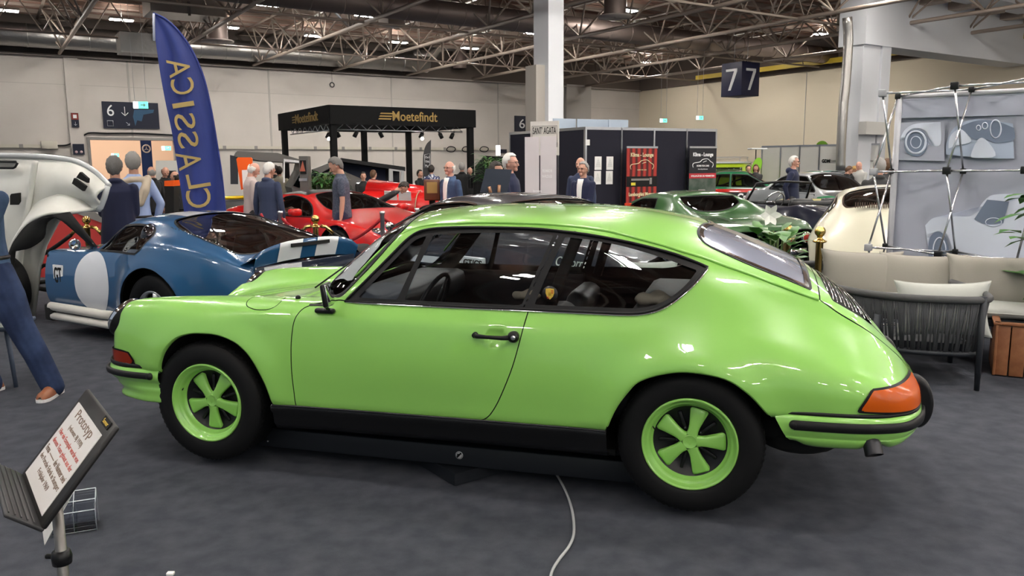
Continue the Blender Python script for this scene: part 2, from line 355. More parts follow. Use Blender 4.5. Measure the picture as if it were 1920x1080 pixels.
# ---------------------------------------------------------------- green coupe: shape (u backwards from the front axle, y half width, w height)
HERO_LINES = [
 # 0 turned-in lower lip
 [(-.80,.02,.475),(-.79,.22,.475),(-.77,.42,.47),(-.74,.54,.47),(-.70,.62,.465),(-.60,.67,.465),(-.30,.72,.46),(.40,.73,.335),(1.2,.74,.335),(2.1,.75,.355),(2.8,.74,.475),(3.1,.72,.475),(3.25,.68,.48),(3.36,.60,.485),(3.42,.44,.49),(3.455,.2,.49),(3.47,.02,.50)],
 # 1 lower edge
 [(-.80,.04,.48),(-.79,.28,.48),(-.77,.48,.475),(-.74,.60,.475),(-.70,.68,.47),(-.60,.735,.465),(-.30,.775,.46),(.40,.785,.335),(1.2,.79,.345),(2.1,.805,.36),(2.8,.80,.48),(3.1,.785,.478),(3.25,.75,.482),(3.36,.67,.488),(3.42,.50,.492),(3.455,.25,.495),(3.47,.04,.505)],
 # 2 low side
 [(-.80,.045,.50),(-.79,.29,.50),(-.77,.49,.51),(-.74,.61,.52),(-.70,.69,.53),(-.60,.748,.54),(-.30,.79,.54),(.40,.80,.44),(1.2,.805,.44),(2.1,.82,.46),(2.8,.815,.55),(3.1,.795,.545),(3.25,.757,.535),(3.36,.675,.52),(3.42,.505,.515),(3.455,.255,.515),(3.47,.045,.515)],
 # 3 widest
 [(-.80,.045,.51),(-.79,.285,.52),(-.77,.48,.545),(-.74,.60,.57),(-.70,.685,.59),(-.60,.748,.615),(-.30,.79,.63),(0,.80,.63),(.40,.805,.57),(1.2,.815,.57),(2.1,.825,.58),(2.5,.828,.62),(2.8,.818,.62),(3.1,.79,.60),(3.25,.75,.58),(3.36,.665,.555),(3.42,.495,.535),(3.455,.245,.53),(3.47,.04,.525)],
 # 4 upper side
 [(-.80,.04,.52),(-.79,.27,.54),(-.77,.46,.58),(-.74,.58,.615),(-.70,.67,.65),(-.60,.735,.70),(-.30,.775,.715),(0,.785,.72),(.40,.795,.70),(1.2,.806,.70),(2.1,.812,.70),(2.5,.812,.71),(2.8,.80,.69),(3.1,.765,.655),(3.25,.725,.62),(3.36,.64,.585),(3.42,.475,.555),(3.455,.23,.54),(3.47,.035,.53)],
 # 5 shoulder
 [(-.80,.035,.53),(-.79,.24,.555),(-.77,.43,.605),(-.74,.56,.655),(-.70,.645,.705),(-.60,.712,.765),(-.30,.745,.79),(0,.757,.80),(.40,.772,.805),(.8,.782,.80),(1.2,.786,.80),(2.1,.785,.795),(2.5,.775,.79),(2.8,.758,.76),(3.1,.71,.705),(3.25,.665,.66),(3.36,.59,.61),(3.42,.44,.57),(3.455,.21,.548),(3.47,.03,.533)],
 # 6 fender outer crown / belt line
 [(-.80,.03,.535),(-.79,.21,.56),(-.77,.40,.625),(-.74,.525,.685),(-.70,.605,.735),(-.60,.665,.80),(-.45,.69,.825),(-.30,.695,.838),(0,.70,.848),(.40,.715,.852),(.7,.728,.858),(.9,.742,.868),(1.2,.744,.868),(1.75,.744,.866),(2.1,.742,.872),(2.3,.738,.878),(2.5,.722,.874),(2.8,.69,.835),(3.1,.64,.762),(3.25,.595,.705),(3.36,.53,.64),(3.42,.40,.583),(3.455,.19,.553),(3.47,.025,.536)],
 # 7 fender crown / window side
 [(-.80,.025,.54),(-.79,.18,.565),(-.77,.36,.635),(-.74,.47,.70),(-.70,.54,.745),(-.60,.60,.80),(-.50,.61,.822),(-.40,.615,.835),(-.22,.62,.850),(.06,.62,.863),(.3,.62,.869),(.6,.635,.872),(.72,.70,.89),(.85,.705,.955),(1.0,.685,1.02),(1.2,.666,1.055),(1.75,.664,1.055),(2.1,.667,1.04),(2.4,.655,1.02),(2.6,.63,.985),(2.8,.60,.93),(3.0,.57,.872),(3.1,.55,.832),(3.25,.515,.756),(3.36,.45,.672),(3.42,.33,.597),(3.455,.16,.557),(3.47,.02,.538)],
 # 8 inner fender / drip rail / rear crease
 [(-.80,.02,.545),(-.79,.15,.565),(-.77,.30,.61),(-.74,.39,.665),(-.70,.44,.70),(-.60,.48,.735),(-.50,.50,.76),(-.3,.505,.79),(0,.51,.82),(.3,.53,.845),(.55,.57,.872),(.70,.625,.895),(.80,.622,.99),(.92,.605,1.10),(1.02,.592,1.175),(1.10,.583,1.208),(1.2,.577,1.228),(1.44,.57,1.245),(1.7,.57,1.243),(1.96,.57,1.218),(2.2,.567,1.177),(2.445,.56,1.108),(2.68,.545,1.04),(2.98,.51,.945),(3.127,.49,.866),(3.25,.46,.782),(3.36,.40,.695),(3.42,.28,.61),(3.455,.13,.56),(3.47,.018,.54)],
 # 9 hood valley / roof outer
 [(-.80,.018,.545),(-.79,.12,.562),(-.77,.24,.595),(-.74,.33,.63),(-.70,.38,.655),(-.60,.41,.69),(-.50,.42,.712),(-.3,.425,.745),(0,.435,.785),(.3,.45,.822),(.5,.47,.870),(.62,.50,.960),(.75,.53,1.055),(.88,.53,1.155),(1.0,.525,1.215),(1.1,.52,1.245),(1.2,.52,1.262),(1.44,.515,1.278),(1.7,.515,1.276),(1.96,.51,1.252),(2.2,.505,1.215),(2.445,.485,1.155),(2.68,.465,1.08),(2.98,.44,.972),(3.127,.42,.892),(3.25,.39,.80),(3.36,.33,.71),(3.42,.22,.617),(3.455,.10,.562),(3.47,.015,.541)],
 # 10
 [(-.80,.012,.546),(-.79,.08,.56),(-.77,.15,.58),(-.74,.2,.605),(-.70,.22,.628),(-.60,.23,.665),(-.50,.235,.69),(-.3,.24,.732),(0,.245,.78),(.3,.25,.825),(.45,.26,.865),(.6,.28,1.0),(.7,.29,1.085),(.8,.29,1.172),(.9,.29,1.225),(1.0,.29,1.262),(1.1,.29,1.285),(1.25,.285,1.303),(1.44,.285,1.314),(1.85,.28,1.312),(2.13,.28,1.292),(2.41,.27,1.243),(2.6,.26,1.178),(2.78,.255,1.11),(2.94,.25,1.035),(3.04,.245,.968),(3.2,.23,.845),(3.3,.2,.752),(3.4,.15,.63),(3.455,.06,.563),(3.47,.01,.542)],
 # 11 centre
 [(-.80,0,.547),(-.79,0,.56),(-.77,0,.577),(-.74,0,.60),(-.70,0,.622),(-.60,0,.66),(-.50,0,.688),(-.3,0,.735),(0,0,.79),(.3,0,.84),(.40,0,.866),(.50,0,.935),(.6,0,1.02),(.7,0,1.105),(.78,0,1.185),(.86,0,1.246),(.94,0,1.275),(1.1,0,1.303),(1.25,0,1.317),(1.44,0,1.326),(1.85,0,1.324),(2.13,0,1.306),(2.41,0,1.258),(2.6,0,1.195),(2.78,0,1.122),(2.94,0,1.048),(3.04,0,.975),(3.2,0,.848),(3.3,0,.755),(3.4,0,.633),(3.455,0,.564),(3.47,0,.543)],
]
HERO_US = stations([(-.73,-.66,.005),(-.66,-.40,.011),(-.40,2.9,.0125),(2.9,3.38,.012),(3.38,3.47,.005)], 0)
HERO_SUB = [3,4,5,5,6,5,12,12,5,8,10]
def _nose(u): return -.45 + (u + .45) * .80 if u < -.45 else u
HERO_LINES = [[(_nose(u), y, w - (.03 * min(max((u - 3.2) / .12, 0), 1) * min(max((3.47 - u) / .05, 0), 1) * min(max((w - .56) / .08, 0), 1))) for u, y, w in t] for t in HERO_LINES]
def hero_grid():
    G, vs = loft(HERO_LINES, HERO_US, HERO_SUB, sig=.022)
    # swollen lips round the two wheel openings
    for (cu, cw, r0, amp) in ((0.03, .33, .375, .020), (2.44, .33, .345, .028)):
        r = np.hypot(G[:, :, 0] - cu, G[:, :, 1] * 0 + G[:, :, 2] - cw)
        side = np.clip((vs[None, :] - .5) / 1., 0, 1) * np.clip((7.2 - vs[None, :]) / 1.5, 0, 1)
        G[:, :, 1] += amp * np.exp(-((r - r0) / .085) ** 2 * np.where(r > r0, 1, 3.)) * side
    N = grid_normals(G)
    return G, N, vs
# ---------------------------------------------------------------- green coupe: materials
GREEN = (.28, .60, .115)
m_green = mat('lime_green_paint', GREEN, rough=.3, coat=1., coat_rough=.02)
m_black = mat('satin_black', (.008, .008, .009), rough=.35, spec=.35)
m_rubber = mat('black_rubber', (.008, .008, .009), rough=.5, spec=.3)
m_tyre = mat('tyre_rubber', (.006, .006, .0065), rough=.6, spec=.25, bump=(60, .08, .002))
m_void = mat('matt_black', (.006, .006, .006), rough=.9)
m_chrome = mat('chrome', (.85, .86, .88), rough=.06, metal=1.)
m_alu = mat('brushed_aluminium', (.62, .63, .65), rough=.3, metal=1.)
m_glass = glass('car_glass', (.86, .90, .92), .95)
m_glass_dark = glass('tinted_car_glass', (.5, .56, .6), .75)
m_amber = mat('amber_lens', (.50, .085, .004), rough=.22, spec=.35, bump=(90, .05, .001))
m_red_lens = mat('red_lens', (.35, .008, .004), rough=.12, coat=1.)
m_redamber = mat('red_orange_lens', (.24, .018, .004), rough=.2, spec=.4)
m_leather = mat('black_leatherette', (.016, .017, .019), rough=.42, bump=(90, .1, .002))
m_paper = mat('white_paper', (.82, .81, .79), rough=.7)
m_gold = mat('crest_gold', (.75, .52, .08), rough=.4)
m_crestred = mat('crest_red', (.5, .02, .01), rough=.4)
m_steel = mat('dark_steel', (.05, .05, .055), rough=.4, metal=.8)

HG, HN, HV = hero_grid()
HS = Sheet.grid(HG, HN, HV)
P_ARCH_F = spline([(-.275,.40),(-.275,.487),(-.246,.559),(-.199,.621),(-.138,.668),(-.055,.693),(.029,.698),(.104,.695),(.183,.676),(.245,.645),(.305,.590),(.36,.50),(.392,.42),(.415,.335),(.43,.28),(.43,.28),(-.275,.28),(-.275,.28)], 5)
P_ARCH_R = spline([(2.075,.28),(2.075,.28),(2.097,.368),(2.135,.466),(2.193,.556),(2.249,.612),(2.362,.652),(2.473,.662),(2.604,.643),(2.692,.592),(2.759,.524),(2.815,.45),(2.83,.40),(2.83,.40),(2.83,.28),(2.83,.28)], 5)
P_FRAME = spline([(.790,.880),(.790,.880),(.857,.945),(.935,1.028),(1.016,1.116),(1.071,1.175),(1.114,1.207),(1.164,1.224),(1.254,1.235),(1.441,1.240),(1.695,1.238),(1.837,1.228),(1.988,1.211),(2.157,1.182),(2.332,1.141),(2.42,1.112),(2.508,1.078),(2.508,1.078),(2.474,1.038),(2.43,.991),(2.375,.945),(2.324,.914),(2.277,.895),(2.218,.884),(2.137,.880),(2.021,.880),(1.723,.880),(1.438,.879),(1.082,.880)], 4)
P_QGLASS = spline([(.862,.900),(.862,.900),(.95,.995),(1.03,1.085),(1.09,1.150),(1.13,1.182),(1.175,1.198),(1.175,1.198),(1.125,1.05),(1.068,.899),(1.068,.899)], 4)
P_DGLASS = spline([(1.105,.899),(1.105,.899),(1.155,1.05),(1.212,1.203),(1.212,1.203),(1.393,1.214),(1.6,1.217),(1.806,1.211),(1.806,1.211),(1.745,1.05),(1.687,.897),(1.687,.897),(1.4,.897)], 4)
P_RGLASS = spline([(1.748,.902),(1.748,.902),(1.80,1.05),(1.862,1.203),(1.862,1.203),(2.0,1.188),(2.11,1.170),(2.222,1.143),(2.333,1.110),(2.465,1.066),(2.465,1.066),(2.428,1.016),(2.385,.975),(2.335,.940),(2.28,.917),(2.21,.905),(2.135,.903)], 4)
P_DOOR = spline([(.80,.880),(.80,.880),(.75,.882),(.694,.868),(.621,.857),(.575,.840),(.553,.814),(.539,.780),(.530,.727),(.525,.653),(.524,.52),(.528,.421),(.532,.344),(.532,.344),(1.0,.346),(1.46,.350),(1.50,.354),(1.537,.370),(1.572,.412),(1.614,.492),(1.666,.621),(1.700,.75),(1.724,.880),(1.724,.880)], 4)
P_WIND = spline([(.38,-.2),(.38,-.2),(.385,0),(.405,.17),(.46,.34),(.536,.475),(.61,.575),(.68,.655),(.725,.700),(.765,.710),(.805,.695),(.885,.650),(.965,.607),(1.02,.568),(1.035,.49),(1.015,.38),(.975,.2),(.955,0),(.955,-.2),(.955,-.2)], 5)
P_REARW = spline([(2.50,-.2),(2.50,-.2),(2.488,0),(2.466,.15),(2.446,.30),(2.450,.37),(2.470,.41),(2.50,.435),(2.557,.45),(2.65,.462),(2.76,.470),(2.86,.474),(2.93,.477),(2.955,.474),(2.960,.45),(2.958,.32),(2.956,.12),(2.955,0),(2.955,-.2),(2.955,-.2)], 5)
P_LID = spline([(2.993,-.3),(2.993,-.3),(2.993,.36),(2.992,.47),(2.992,.512),(2.992,.512),(3.075,.518),(3.18,.497),(3.30,.45),(3.40,.38),(3.6,.30),(3.6,.30),(3.6,-.3),(3.6,-.3)], 5)
P_GRILLE = spline([(3.02,-.2),(3.02,-.2),(3.022,.15),(3.03,.35),(3.048,.468),(3.048,.468),(3.13,.450),(3.225,.388),(3.225,.388),(3.245,.25),(3.252,.1),(3.254,-.2),(3.254,-.2)], 5)
P_HOOD = spline([(.30,-.2),(.30,-.2),(.30,.10),(.295,.25),(.27,.33),(.20,.375),(0,.372),(-.25,.362),(-.45,.350),(-.58,.33),(-.66,.27),(-.69,.15),(-.695,0),(-.695,-.2),(-.695,-.2)], 5)
P_FLAP = spline([(.225,.655),(.222,.70),(.24,.735),(.285,.752),(.335,.757),(.385,.752),(.415,.725),(.412,.66),(.40,.645),(.30,.64),(.24,.645)], 4)
HL_C = np.array([-.590, .622, .712]); _t = np.array([.135, 0, .20]); _t /= np.linalg.norm(_t); HL_N = np.array([-_t[2], 0, _t[0]]); HL_R = .115
def head_field(A):
    d = A[:, :3] - HL_C; ax = d @ HL_N; r = np.sqrt(np.maximum((d * d).sum(1) - ax**2, 0))
    return np.maximum(r - HL_R, -.10 - ax)

def side_y(u, w):
    """half width of the smooth body at (u, w) below the rain gutter"""
    u = np.atleast_1d(u); w = np.atleast_1d(w); out = []
    m = HV < 8.0
    for a, b in zip(u, w):
        f = np.interp(a, HERO_US, np.arange(len(HERO_US))); i = int(min(f, len(HERO_US)-2)); t = f - i; r = []
        for q in (i, i+1):
            W = HG[q, m, 2]; Y = HG[q, m, 1]; o = np.argsort(W); r.append(np.interp(b, W[o], Y[o]))
        out.append(r[0]*(1-t) + r[1]*t)
    return np.array(out)

CAR_YAW = .27769
_nn = np.array([-math.sin(CAR_YAW), -math.cos(CAR_YAW), 0])
CAR_O = np.array([-1.59264562, 4.0351358, .03]) - _nn * .775
hero = thing('sports_car', 'lime green classic fastback coupe with green five-spoke wheels, raised on a black turntable beam', 'car', CAR_O, -CAR_YAW)

# body and panels, all cut from the one smooth surface
body = HS.drop(side_poly(P_ARCH_F, 0, 6)).drop(side_poly(P_ARCH_R, 0, 6))
body = body.drop(side_poly(P_FRAME, 0, 8.6, 4.5)).drop(top_poly(P_WIND, 0, 6.6)).drop(top_poly(P_REARW, 0, 7.6)).drop(head_field)
shell = body.drop(side_poly(P_DOOR, .0025, 8)).drop(top_poly(P_LID, .004, 7.2)).drop(top_poly(P_HOOD, .0025, 7.5)).drop(top_poly(P_FLAP, .002, 5.0, 9))
bodyo = sheet_mesh('body_shell', both(shell), m_green, hero)
door = body.keep(side_poly(P_DOOR, -.0025, 8))
for s, nm in ((door, 'door'), (door.flip(), 'door')):
    d = sheet_mesh(nm, [s], m_green, hero)
    if s is door: near_door = d
lid = body.keep(top_poly(P_LID, -.002, 7.2)).drop(top_poly(P_GRILLE, 0, 8))
lido = sheet_mesh('engine_lid', both(lid), m_green, hero)
sheet_mesh('front_lid', both(body.keep(top_poly(P_HOOD, -.0025, 7.5))), m_green, hero)
sheet_mesh('fuel_flap', [body.keep(top_poly(P_FLAP, -.002, 5.0, 9))], m_green, hero)
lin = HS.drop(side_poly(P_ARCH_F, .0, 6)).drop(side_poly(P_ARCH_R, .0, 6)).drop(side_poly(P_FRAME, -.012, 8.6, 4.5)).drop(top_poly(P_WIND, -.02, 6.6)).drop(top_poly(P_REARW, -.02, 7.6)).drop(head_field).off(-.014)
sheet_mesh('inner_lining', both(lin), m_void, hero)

# side windows: black frame ring, three panes
fr = HS.keep(side_poly(P_FRAME, .0, 8.6, 4.5))
ring = fr.drop(side_poly(P_QGLASS, 0, 9)).drop(side_poly(P_DGLASS, 0, 9)).drop(side_poly(P_RGLASS, 0, 9)).off(-.002)
bpil = np.array([(1.690,.875),(1.697,.875),(1.842,1.235),(1.834,1.235)])
ring1 = ring.drop(side_poly(bpil, 0, 9))
for f in (lambda s: s, lambda s: s.flip()):
    wf = sheet_mesh('window_frame', [f(ring1)], m_rubber, hero)
    for P_ in (P_QGLASS, P_DGLASS, P_RGLASS): sheet_mesh('window_pane', [f(fr.keep(side_poly(P_, .004, 9)).off(-.010))], m_glass, wf)
# raised edge bead round the frame, thin bright line under the side windows
def side_path(poly, off=.0, sgn=-1):
    y = side_y(poly[:, 0], poly[:, 1]) + off
    return [(a, sgn*c, b) for (a, b), c in zip(poly, y)]
for sg in (-1, 1):
    mb = MB(); mb.tube(side_path(P_FRAME, .001, sg), .0065, 6, closed=True); mb.build('window_bead', m_rubber, hero)
    lowpts = np.array([(.80,.876),(1.08,.874),(1.44,.873),(1.72,.873),(2.02,.873),(2.14,.873),(2.22,.877),(2.28,.888),(2.33,.907),(2.38,.938),(2.435,.985),(2.48,1.032),(2.512,1.072)])
    mb = MB(); mb.tube(side_path(spline(lowpts, 4, False), .004, sg), .0035, 6); mb.build('trim_strip', m_chrome, hero)

# windscreen and rear screen with their seals
ws = HS.keep(top_poly(P_WIND, .0, 6.6)); wring = ws.drop(top_poly(P_WIND, -.022, 0)).off(.004)
sheet_mesh('windscreen_seal', both(wring), m_rubber, hero); sheet_mesh('windscreen', both(ws.keep(top_poly(P_WIND, -.016, 0)).off(-.002)), glass('windscreen_glass', (.86, .90, .92), .96, 0., 1.22), hero)
rw = HS.keep(top_poly(P_REARW, .0, 7.6)); rr = rw.drop(top_poly(P_REARW, -.012, 0)).off(.003)
sheet_mesh('rear_screen_seal', both(rr), m_rubber, hero)
sheet_mesh('rear_screen_trim', both(rw.keep(top_poly(P_REARW, -.012, 0)).drop(top_poly(P_REARW, -.030, 0)).off(.004)), m_chrome, hero)
m_rearglass = mat('rear_screen_painted_reflection', (.36, .39, .50), rough=.12, metal=.35, coat=1., coat_rough=.01)  # pale reflection on the screen is put into its base colour
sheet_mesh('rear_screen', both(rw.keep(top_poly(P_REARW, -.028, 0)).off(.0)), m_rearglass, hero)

# rain gutter along the roof edge
gut = np.array([(.80,.99),(.88,1.07),(.96,1.155),(1.03,1.205),(1.10,1.232),(1.185,1.248),(1.383,1.262),(1.6,1.264),(1.80,1.256),(1.927,1.246),(2.103,1.219),(2.271,1.178),(2.439,1.128),(2.60,1.078),(2.815,1.000),(2.985,.938)])
for sg in (-1, 1):
    f = np.interp(spline(gut, 4, False)[:, 0], HERO_US, np.arange(len(HERO_US))); pts = []
    gp = spline(gut, 4, False)
    for (a, b), q in zip(gp, f):
        i = int(q); col = HG[i]; m = (HV > 6.5) & (HV < 9.8); k = np.argmin(np.abs(col[m, 2] - b)); pts.append((a, sg * (col[m, 1][k] + .004), col[m, 2][k]))
    P_ = np.array(pts)
    for c in (1, 2): P_[:, c] = blur1(P_[:, c], P_[:, 0], .05)
    mb = MB(); mb.tube(P_, .0065, 8); mb.build('rain_gutter', m_green, hero)

# engine-lid grille: black recess and chrome slats
gr = HS.keep(top_poly(P_GRILLE, -.001, 8)).off(-.02); g0 = sheet_mesh('grille_recess', both(gr), m_void, lido)
n_sl = 13
for k in range(n_sl):
    uu = 3.035 + (3.245 - 3.035) * k / (n_sl - 1); w_at = float(np.interp(uu, [3.03, 3.048, 3.13, 3.225, 3.25], [.36, .466, .449, .386, .2]))
    i = int(np.interp(uu, HERO_US, np.arange(len(HERO_US)))); col = HG[i]; m = (HV > 7.8) & (col[:, 1] < w_at)
    pr = col[m][:, 1:]; pr = pr[np.argsort(pr[:, 0])]
    pts = [(uu, -y, z + .001) for y, z in pr[::-1]] + [(uu, y, z + .001) for y, z in pr[1:]]
    if len(pts) > 3: mb = MB(); mb.tube(pts, .0028, 6); mb.build('grille_slat', m_chrome, lido)

# wheel-arch lips turned inward and dark liners
for sg in (-1, 1):
    for poly, cu in ((P_ARCH_F, 0.04), (P_ARCH_R, 2.45)):
        k0 = int(np.argmax([p[1] > (.42 if cu < 1 else .375) for p in poly])); k1 = int(np.argmax([i > k0+10 and p[0] > cu and p[1] < .345+.12*(cu > 1) for i, p in enumerate(poly)])); pts = np.array(poly[k0:k1]); y = side_y(pts[:, 0], pts[:, 1]); c0 = np.array([cu, .33]); G = []
        for dy, inn in ((.001, 0), (-.003, .006), (-.02, .008), (-.05, .004)):
            q = pts + (c0 - pts) / np.linalg.norm(c0 - pts, axis=1)[:, None] * inn; G.append([(a, sg*(yy+dy), b) for (a, b), yy in zip(q, y)])
        mb = MB(); mb.grid(G[:3]); mb.build('arch_lip', m_green, hero)
        q = pts + (pts - c0) / np.linalg.norm(c0 - pts, axis=1)[:, None] * .02
        L = [[(a, sg*(yy-.018), b) for (a, b), yy in zip(pts, y)], [(a, sg*(yy-.05), b) for (a, b), yy in zip(q, y)], [(a, sg*.42, b) for a, b in q], [(cu, sg*.42, .3)] * len(q)]
        mb = MB(); mb.grid(L); mb.build('wheel_arch_liner', m_void, hero)

# sills and underbody
for sg in (-1, 1):
    prof = [(-.010, .352), (.006, .345), (.008, .325), (-.012, .30), (-.02, .25), (-.045, .215), (-.12, .205)]
    G = [[(u, sg*(float(side_y(u, .36)[0]) + o), z + (u-.4)*.008) for u in np.linspace(.40, 2.10, 24)] for o, z in prof]
    mb = MB(); mb.grid(G); mb.build('sill', m_black, hero)
    pts = [(u, sg*(float(side_y(u, .36)[0]) + .007), .347 + (u-.4)*.0085) for u in np.linspace(.41, 2.095, 20)]
    mb = MB(); mb.tube(pts, .0045, 6); mb.build('sill_trim', m_steel, hero)
mb = MB(); mb.box((1.25, 0, .22), (1.75, 1.40, .03)); mb.box((0.0, 0, .30), (1.0, .84, .1)); mb.box((2.85, 0, .36), (.55, 1.2, .08)); mb.box((-.45, 0, .33), (.28, 1.1, .08)); mb.build('underbody', m_void, hero)
mb = MB(); mb.ball((2.93, -.50, .305), .13, 10, (1.4, 1, .55)); mb.cyl((2.75, -.5, .31), (3.1, -.3, .31), .04); mb.build('silencer', m_void, hero)

# doors: shut-line handles
dh = MB(); yh = lambda u, w: -float(side_y(u, w)[0])
hb = [(1.484, yh(1.484,.762)-.010, .762), (1.50, yh(1.50,.762)-.030, .762), (1.55, yh(1.55,.761)-.034, .761), (1.62, yh(1.62,.760)-.034, .760), (1.655, yh(1.655,.762)-.030, .763)]
dh.tube(hb, [.011, .011, .009, .010, .012], 10, flat=.8)
dh.M = Matrix.Translation((1.672, yh(1.672,.765), .765)) ; dh.lathe([(.001,-.042),(.014,-.041),(.023,-.034),(.027,-.02),(.025,0),(.02,.004)], 'y', 20); dh.M = Matrix.Identity(4)
dh.lathe([(.001,-.020),(.012,-.019),(.014,0)], 'y', 14, (1.486, yh(1.486,.762), .762))
h = dh.build('door_handle', m_black, near_door)
mb = MB(); mb.lathe([(.0005,-.045),(.010,-.0445),(.011,-.040)], 'y', 16, (1.677, yh(1.672,.765), .765)); mb.build('lock', m_alu, h)
# finger recess: an oval dish pressed into the door skin
for ci, (cu, cw, a, b) in enumerate([(1.582, .755, .056, .040)]):
    me = near_door.data; co = np.zeros(len(me.vertices)*3); me.vertices.foreach_get('co', co); co = co.reshape(-1, 3)
    d2 = ((co[:, 0]-cu)/a)**2 + ((co[:, 2]-cw)/b)**2; k = np.clip(1-d2, 0, 1)**.8; co[:, 1] += .011 * k; me.vertices.foreach_set('co', co.ravel())
    # normals of the dish
    nrm = [];
    base = [tuple(c.vector) for c in me.corner_normals]; vi = [l.vertex_index for l in me.loops]
    vn = {}
    for q, v in enumerate(vi): vn[v] = base[q]
    for v in range(len(me.vertices)):
        n = np.array(vn.get(v, (0, -1, 0)))
        if k[v] > 0:
            g = .011*.8*max(k[v], .02)**(-.2); n = n + np.array([-2*(co[v,0]-cu)/a**2*g, 0, -2*(co[v,2]-cw)/b**2*g]) * 1.0; n /= np.linalg.norm(n)
        nrm.append(tuple(n))
    me.normals_split_custom_set_from_vertices(nrm); me.update()
# second handle on the far side
mb = MB(); mb.tube([(a, -b, c) for a, b, c in hb], [.011, .011, .009, .010, .012], 10); mb.build('door_handle', m_black, hero)

# bumpers, swept along their plan line
def sweep(path, prof, scale=None, sides=(-1, 1)):
    """path: plan points (u, half width) from the wheel arch to the centre; prof: (outward offset, height)"""
    P_ = spline(path, 6, False); T = np.gradient(P_, axis=0); T /= np.linalg.norm(T, axis=1)[:, None]
    sgn = 1 if path[-1][0] > path[0][0] else -1
    Nn = np.stack([T[:, 1]*-sgn*-1, T[:, 0]*sgn*1], 1)
    Nn = np.stack([-T[:, 1], T[:, 0]], 1) * sgn
    if (Nn[0][1]) < 0: Nn = -Nn
    L = np.concatenate([[0], np.cumsum(np.linalg.norm(np.diff(P_, axis=0), axis=1))]); L /= L[-1]
    out = []
    for o, z in prof:
        k = np.array([scale(l) if (scale and o < -.02) else 1. for l in L]); q = P_ + Nn * (o * k)[:, None]; q[:, 1] = np.maximum(q[:, 1], 0)
        row = [(a, -b, z) for a, b in q]; out.append(row + [(a, b, zz) for a, b, zz in row[::-1][1:]] if False else row + [(a, -b, zz) for a, b, zz in row[::-1]])
    return out
fb_path = [(-.275,.800),(-.36,.797),(-.46,.790),(-.56,.768),(-.64,.728),(-.705,.655),(-.755,.54),(-.795,.36),(-.812,.16),(-.816,0)]
fbs = lambda l: min(1, max(.10, (l - .05) / .42))
mb = MB(); mb.grid(sweep(fb_path, [(-.05,.480),(-.012,.478),(-.002,.470),(.004,.455),(.006,.440),(.004,.425),(-.004,.410),(-.02,.395),(-.045,.375),(-.070,.355),(-.082,.340),(-.080,.332),(-.070,.324),(-.062,.314),(-.066,.305),(-.09,.300),(-.13,.304)], fbs)); fbm = mb.build('front_bumper', m_green, hero)
mb = MB(); mb.grid([p for p in sweep(fb_path[1:] if False else [(-.325,.799)] + fb_path[1:], [(.004,.461),(.012,.462),(.020,.457),(.023,.445),(.020,.433),(.012,.428),(.004,.429)])])
for sg in (-1, 1): mb.ball((-.325, sg*.806, .4445), .0185, 8, (1, 1.1, 1.05))
mb.build('bumper_strip', m_rubber, fbm)
mb = MB(); mb.grid(sweep([(-.28,.785),(-.46,.778),(-.56,.758),(-.64,.715),(-.70,.645),(-.74,.53),(-.78,.35),(-.795,0)], [(0,.500),(.006,.495),(.006,.482),(0,.474)])); mb.build('bumper_seal', m_rubber, hero)
rb_path = [(2.805,.812),(2.90,.815),(3.02,.813),(3.13,.803),(3.22,.780),(3.31,.735),(3.37,.655),(3.415,.54),(3.445,.36),(3.462,.16),(3.467,0)]
mb = MB(); prof = [(-.05,.500),(-.010,.499),(.0,.493),(.006,.482),(.008,.460),(.008,.430),(.002,.412),(-.004,.404),(-.004,.400),(-.003,.396),(-.006,.385),(-.015,.368),(-.03,.356),(-.06,.350)]
RBG = np.array(sweep(rb_path, prof)); nmid = RBG.shape[1] // 2
for j in range(RBG.shape[1]):       # lower edge rises towards the tail
    u_ = RBG[0, j, 0]; k = np.clip((u_ - 3.25) / .2, 0, 1)
    for i in range(6, len(prof)): RBG[i, j, 2] += k * .055 * (i - 5) / 8
    for i in range(9, len(prof)): RBG[i, j, 2] += .028 * math.exp(-((u_-3.205)/.045)**4) * (i-8)/5
for i in range(len(prof)):
    for j in range(RBG.shape[1]):
        s_ = math.exp(-((RBG[0, j, 0]-2.80)/.10)**2); RBG[i, j, 0] += s_*.55*max(0, .492-prof[i][1]); RBG[i, j, 2] += s_*.03*max(0, i-9)/4
mb.grid(RBG); rbm = mb.build('rear_bumper', m_green, hero)
mb = MB(); mb.grid(sweep([(2.885,.815)] + rb_path[2:], [(.006,.477),(.013,.478),(.020,.473),(.022,.457),(.020,.441),(.013,.436),(.006,.437)]))
for sg in (-1, 1): mb.ball((2.887, sg*.820, .457), .0195, 8, (1.1, 1, 1.05))
mb.build('bumper_strip', m_rubber, rbm)
mb = MB(); mb.grid(sweep([(2.80,.806),(3.02,.803),(3.16,.788),(3.26,.752),(3.35,.68),(3.40,.58),(3.43,.4),(3.455,0)], [(0,.512),(.007,.509),(.007,.499),(0,.494)])); mb.build('bumper_seal', m_rubber, hero)
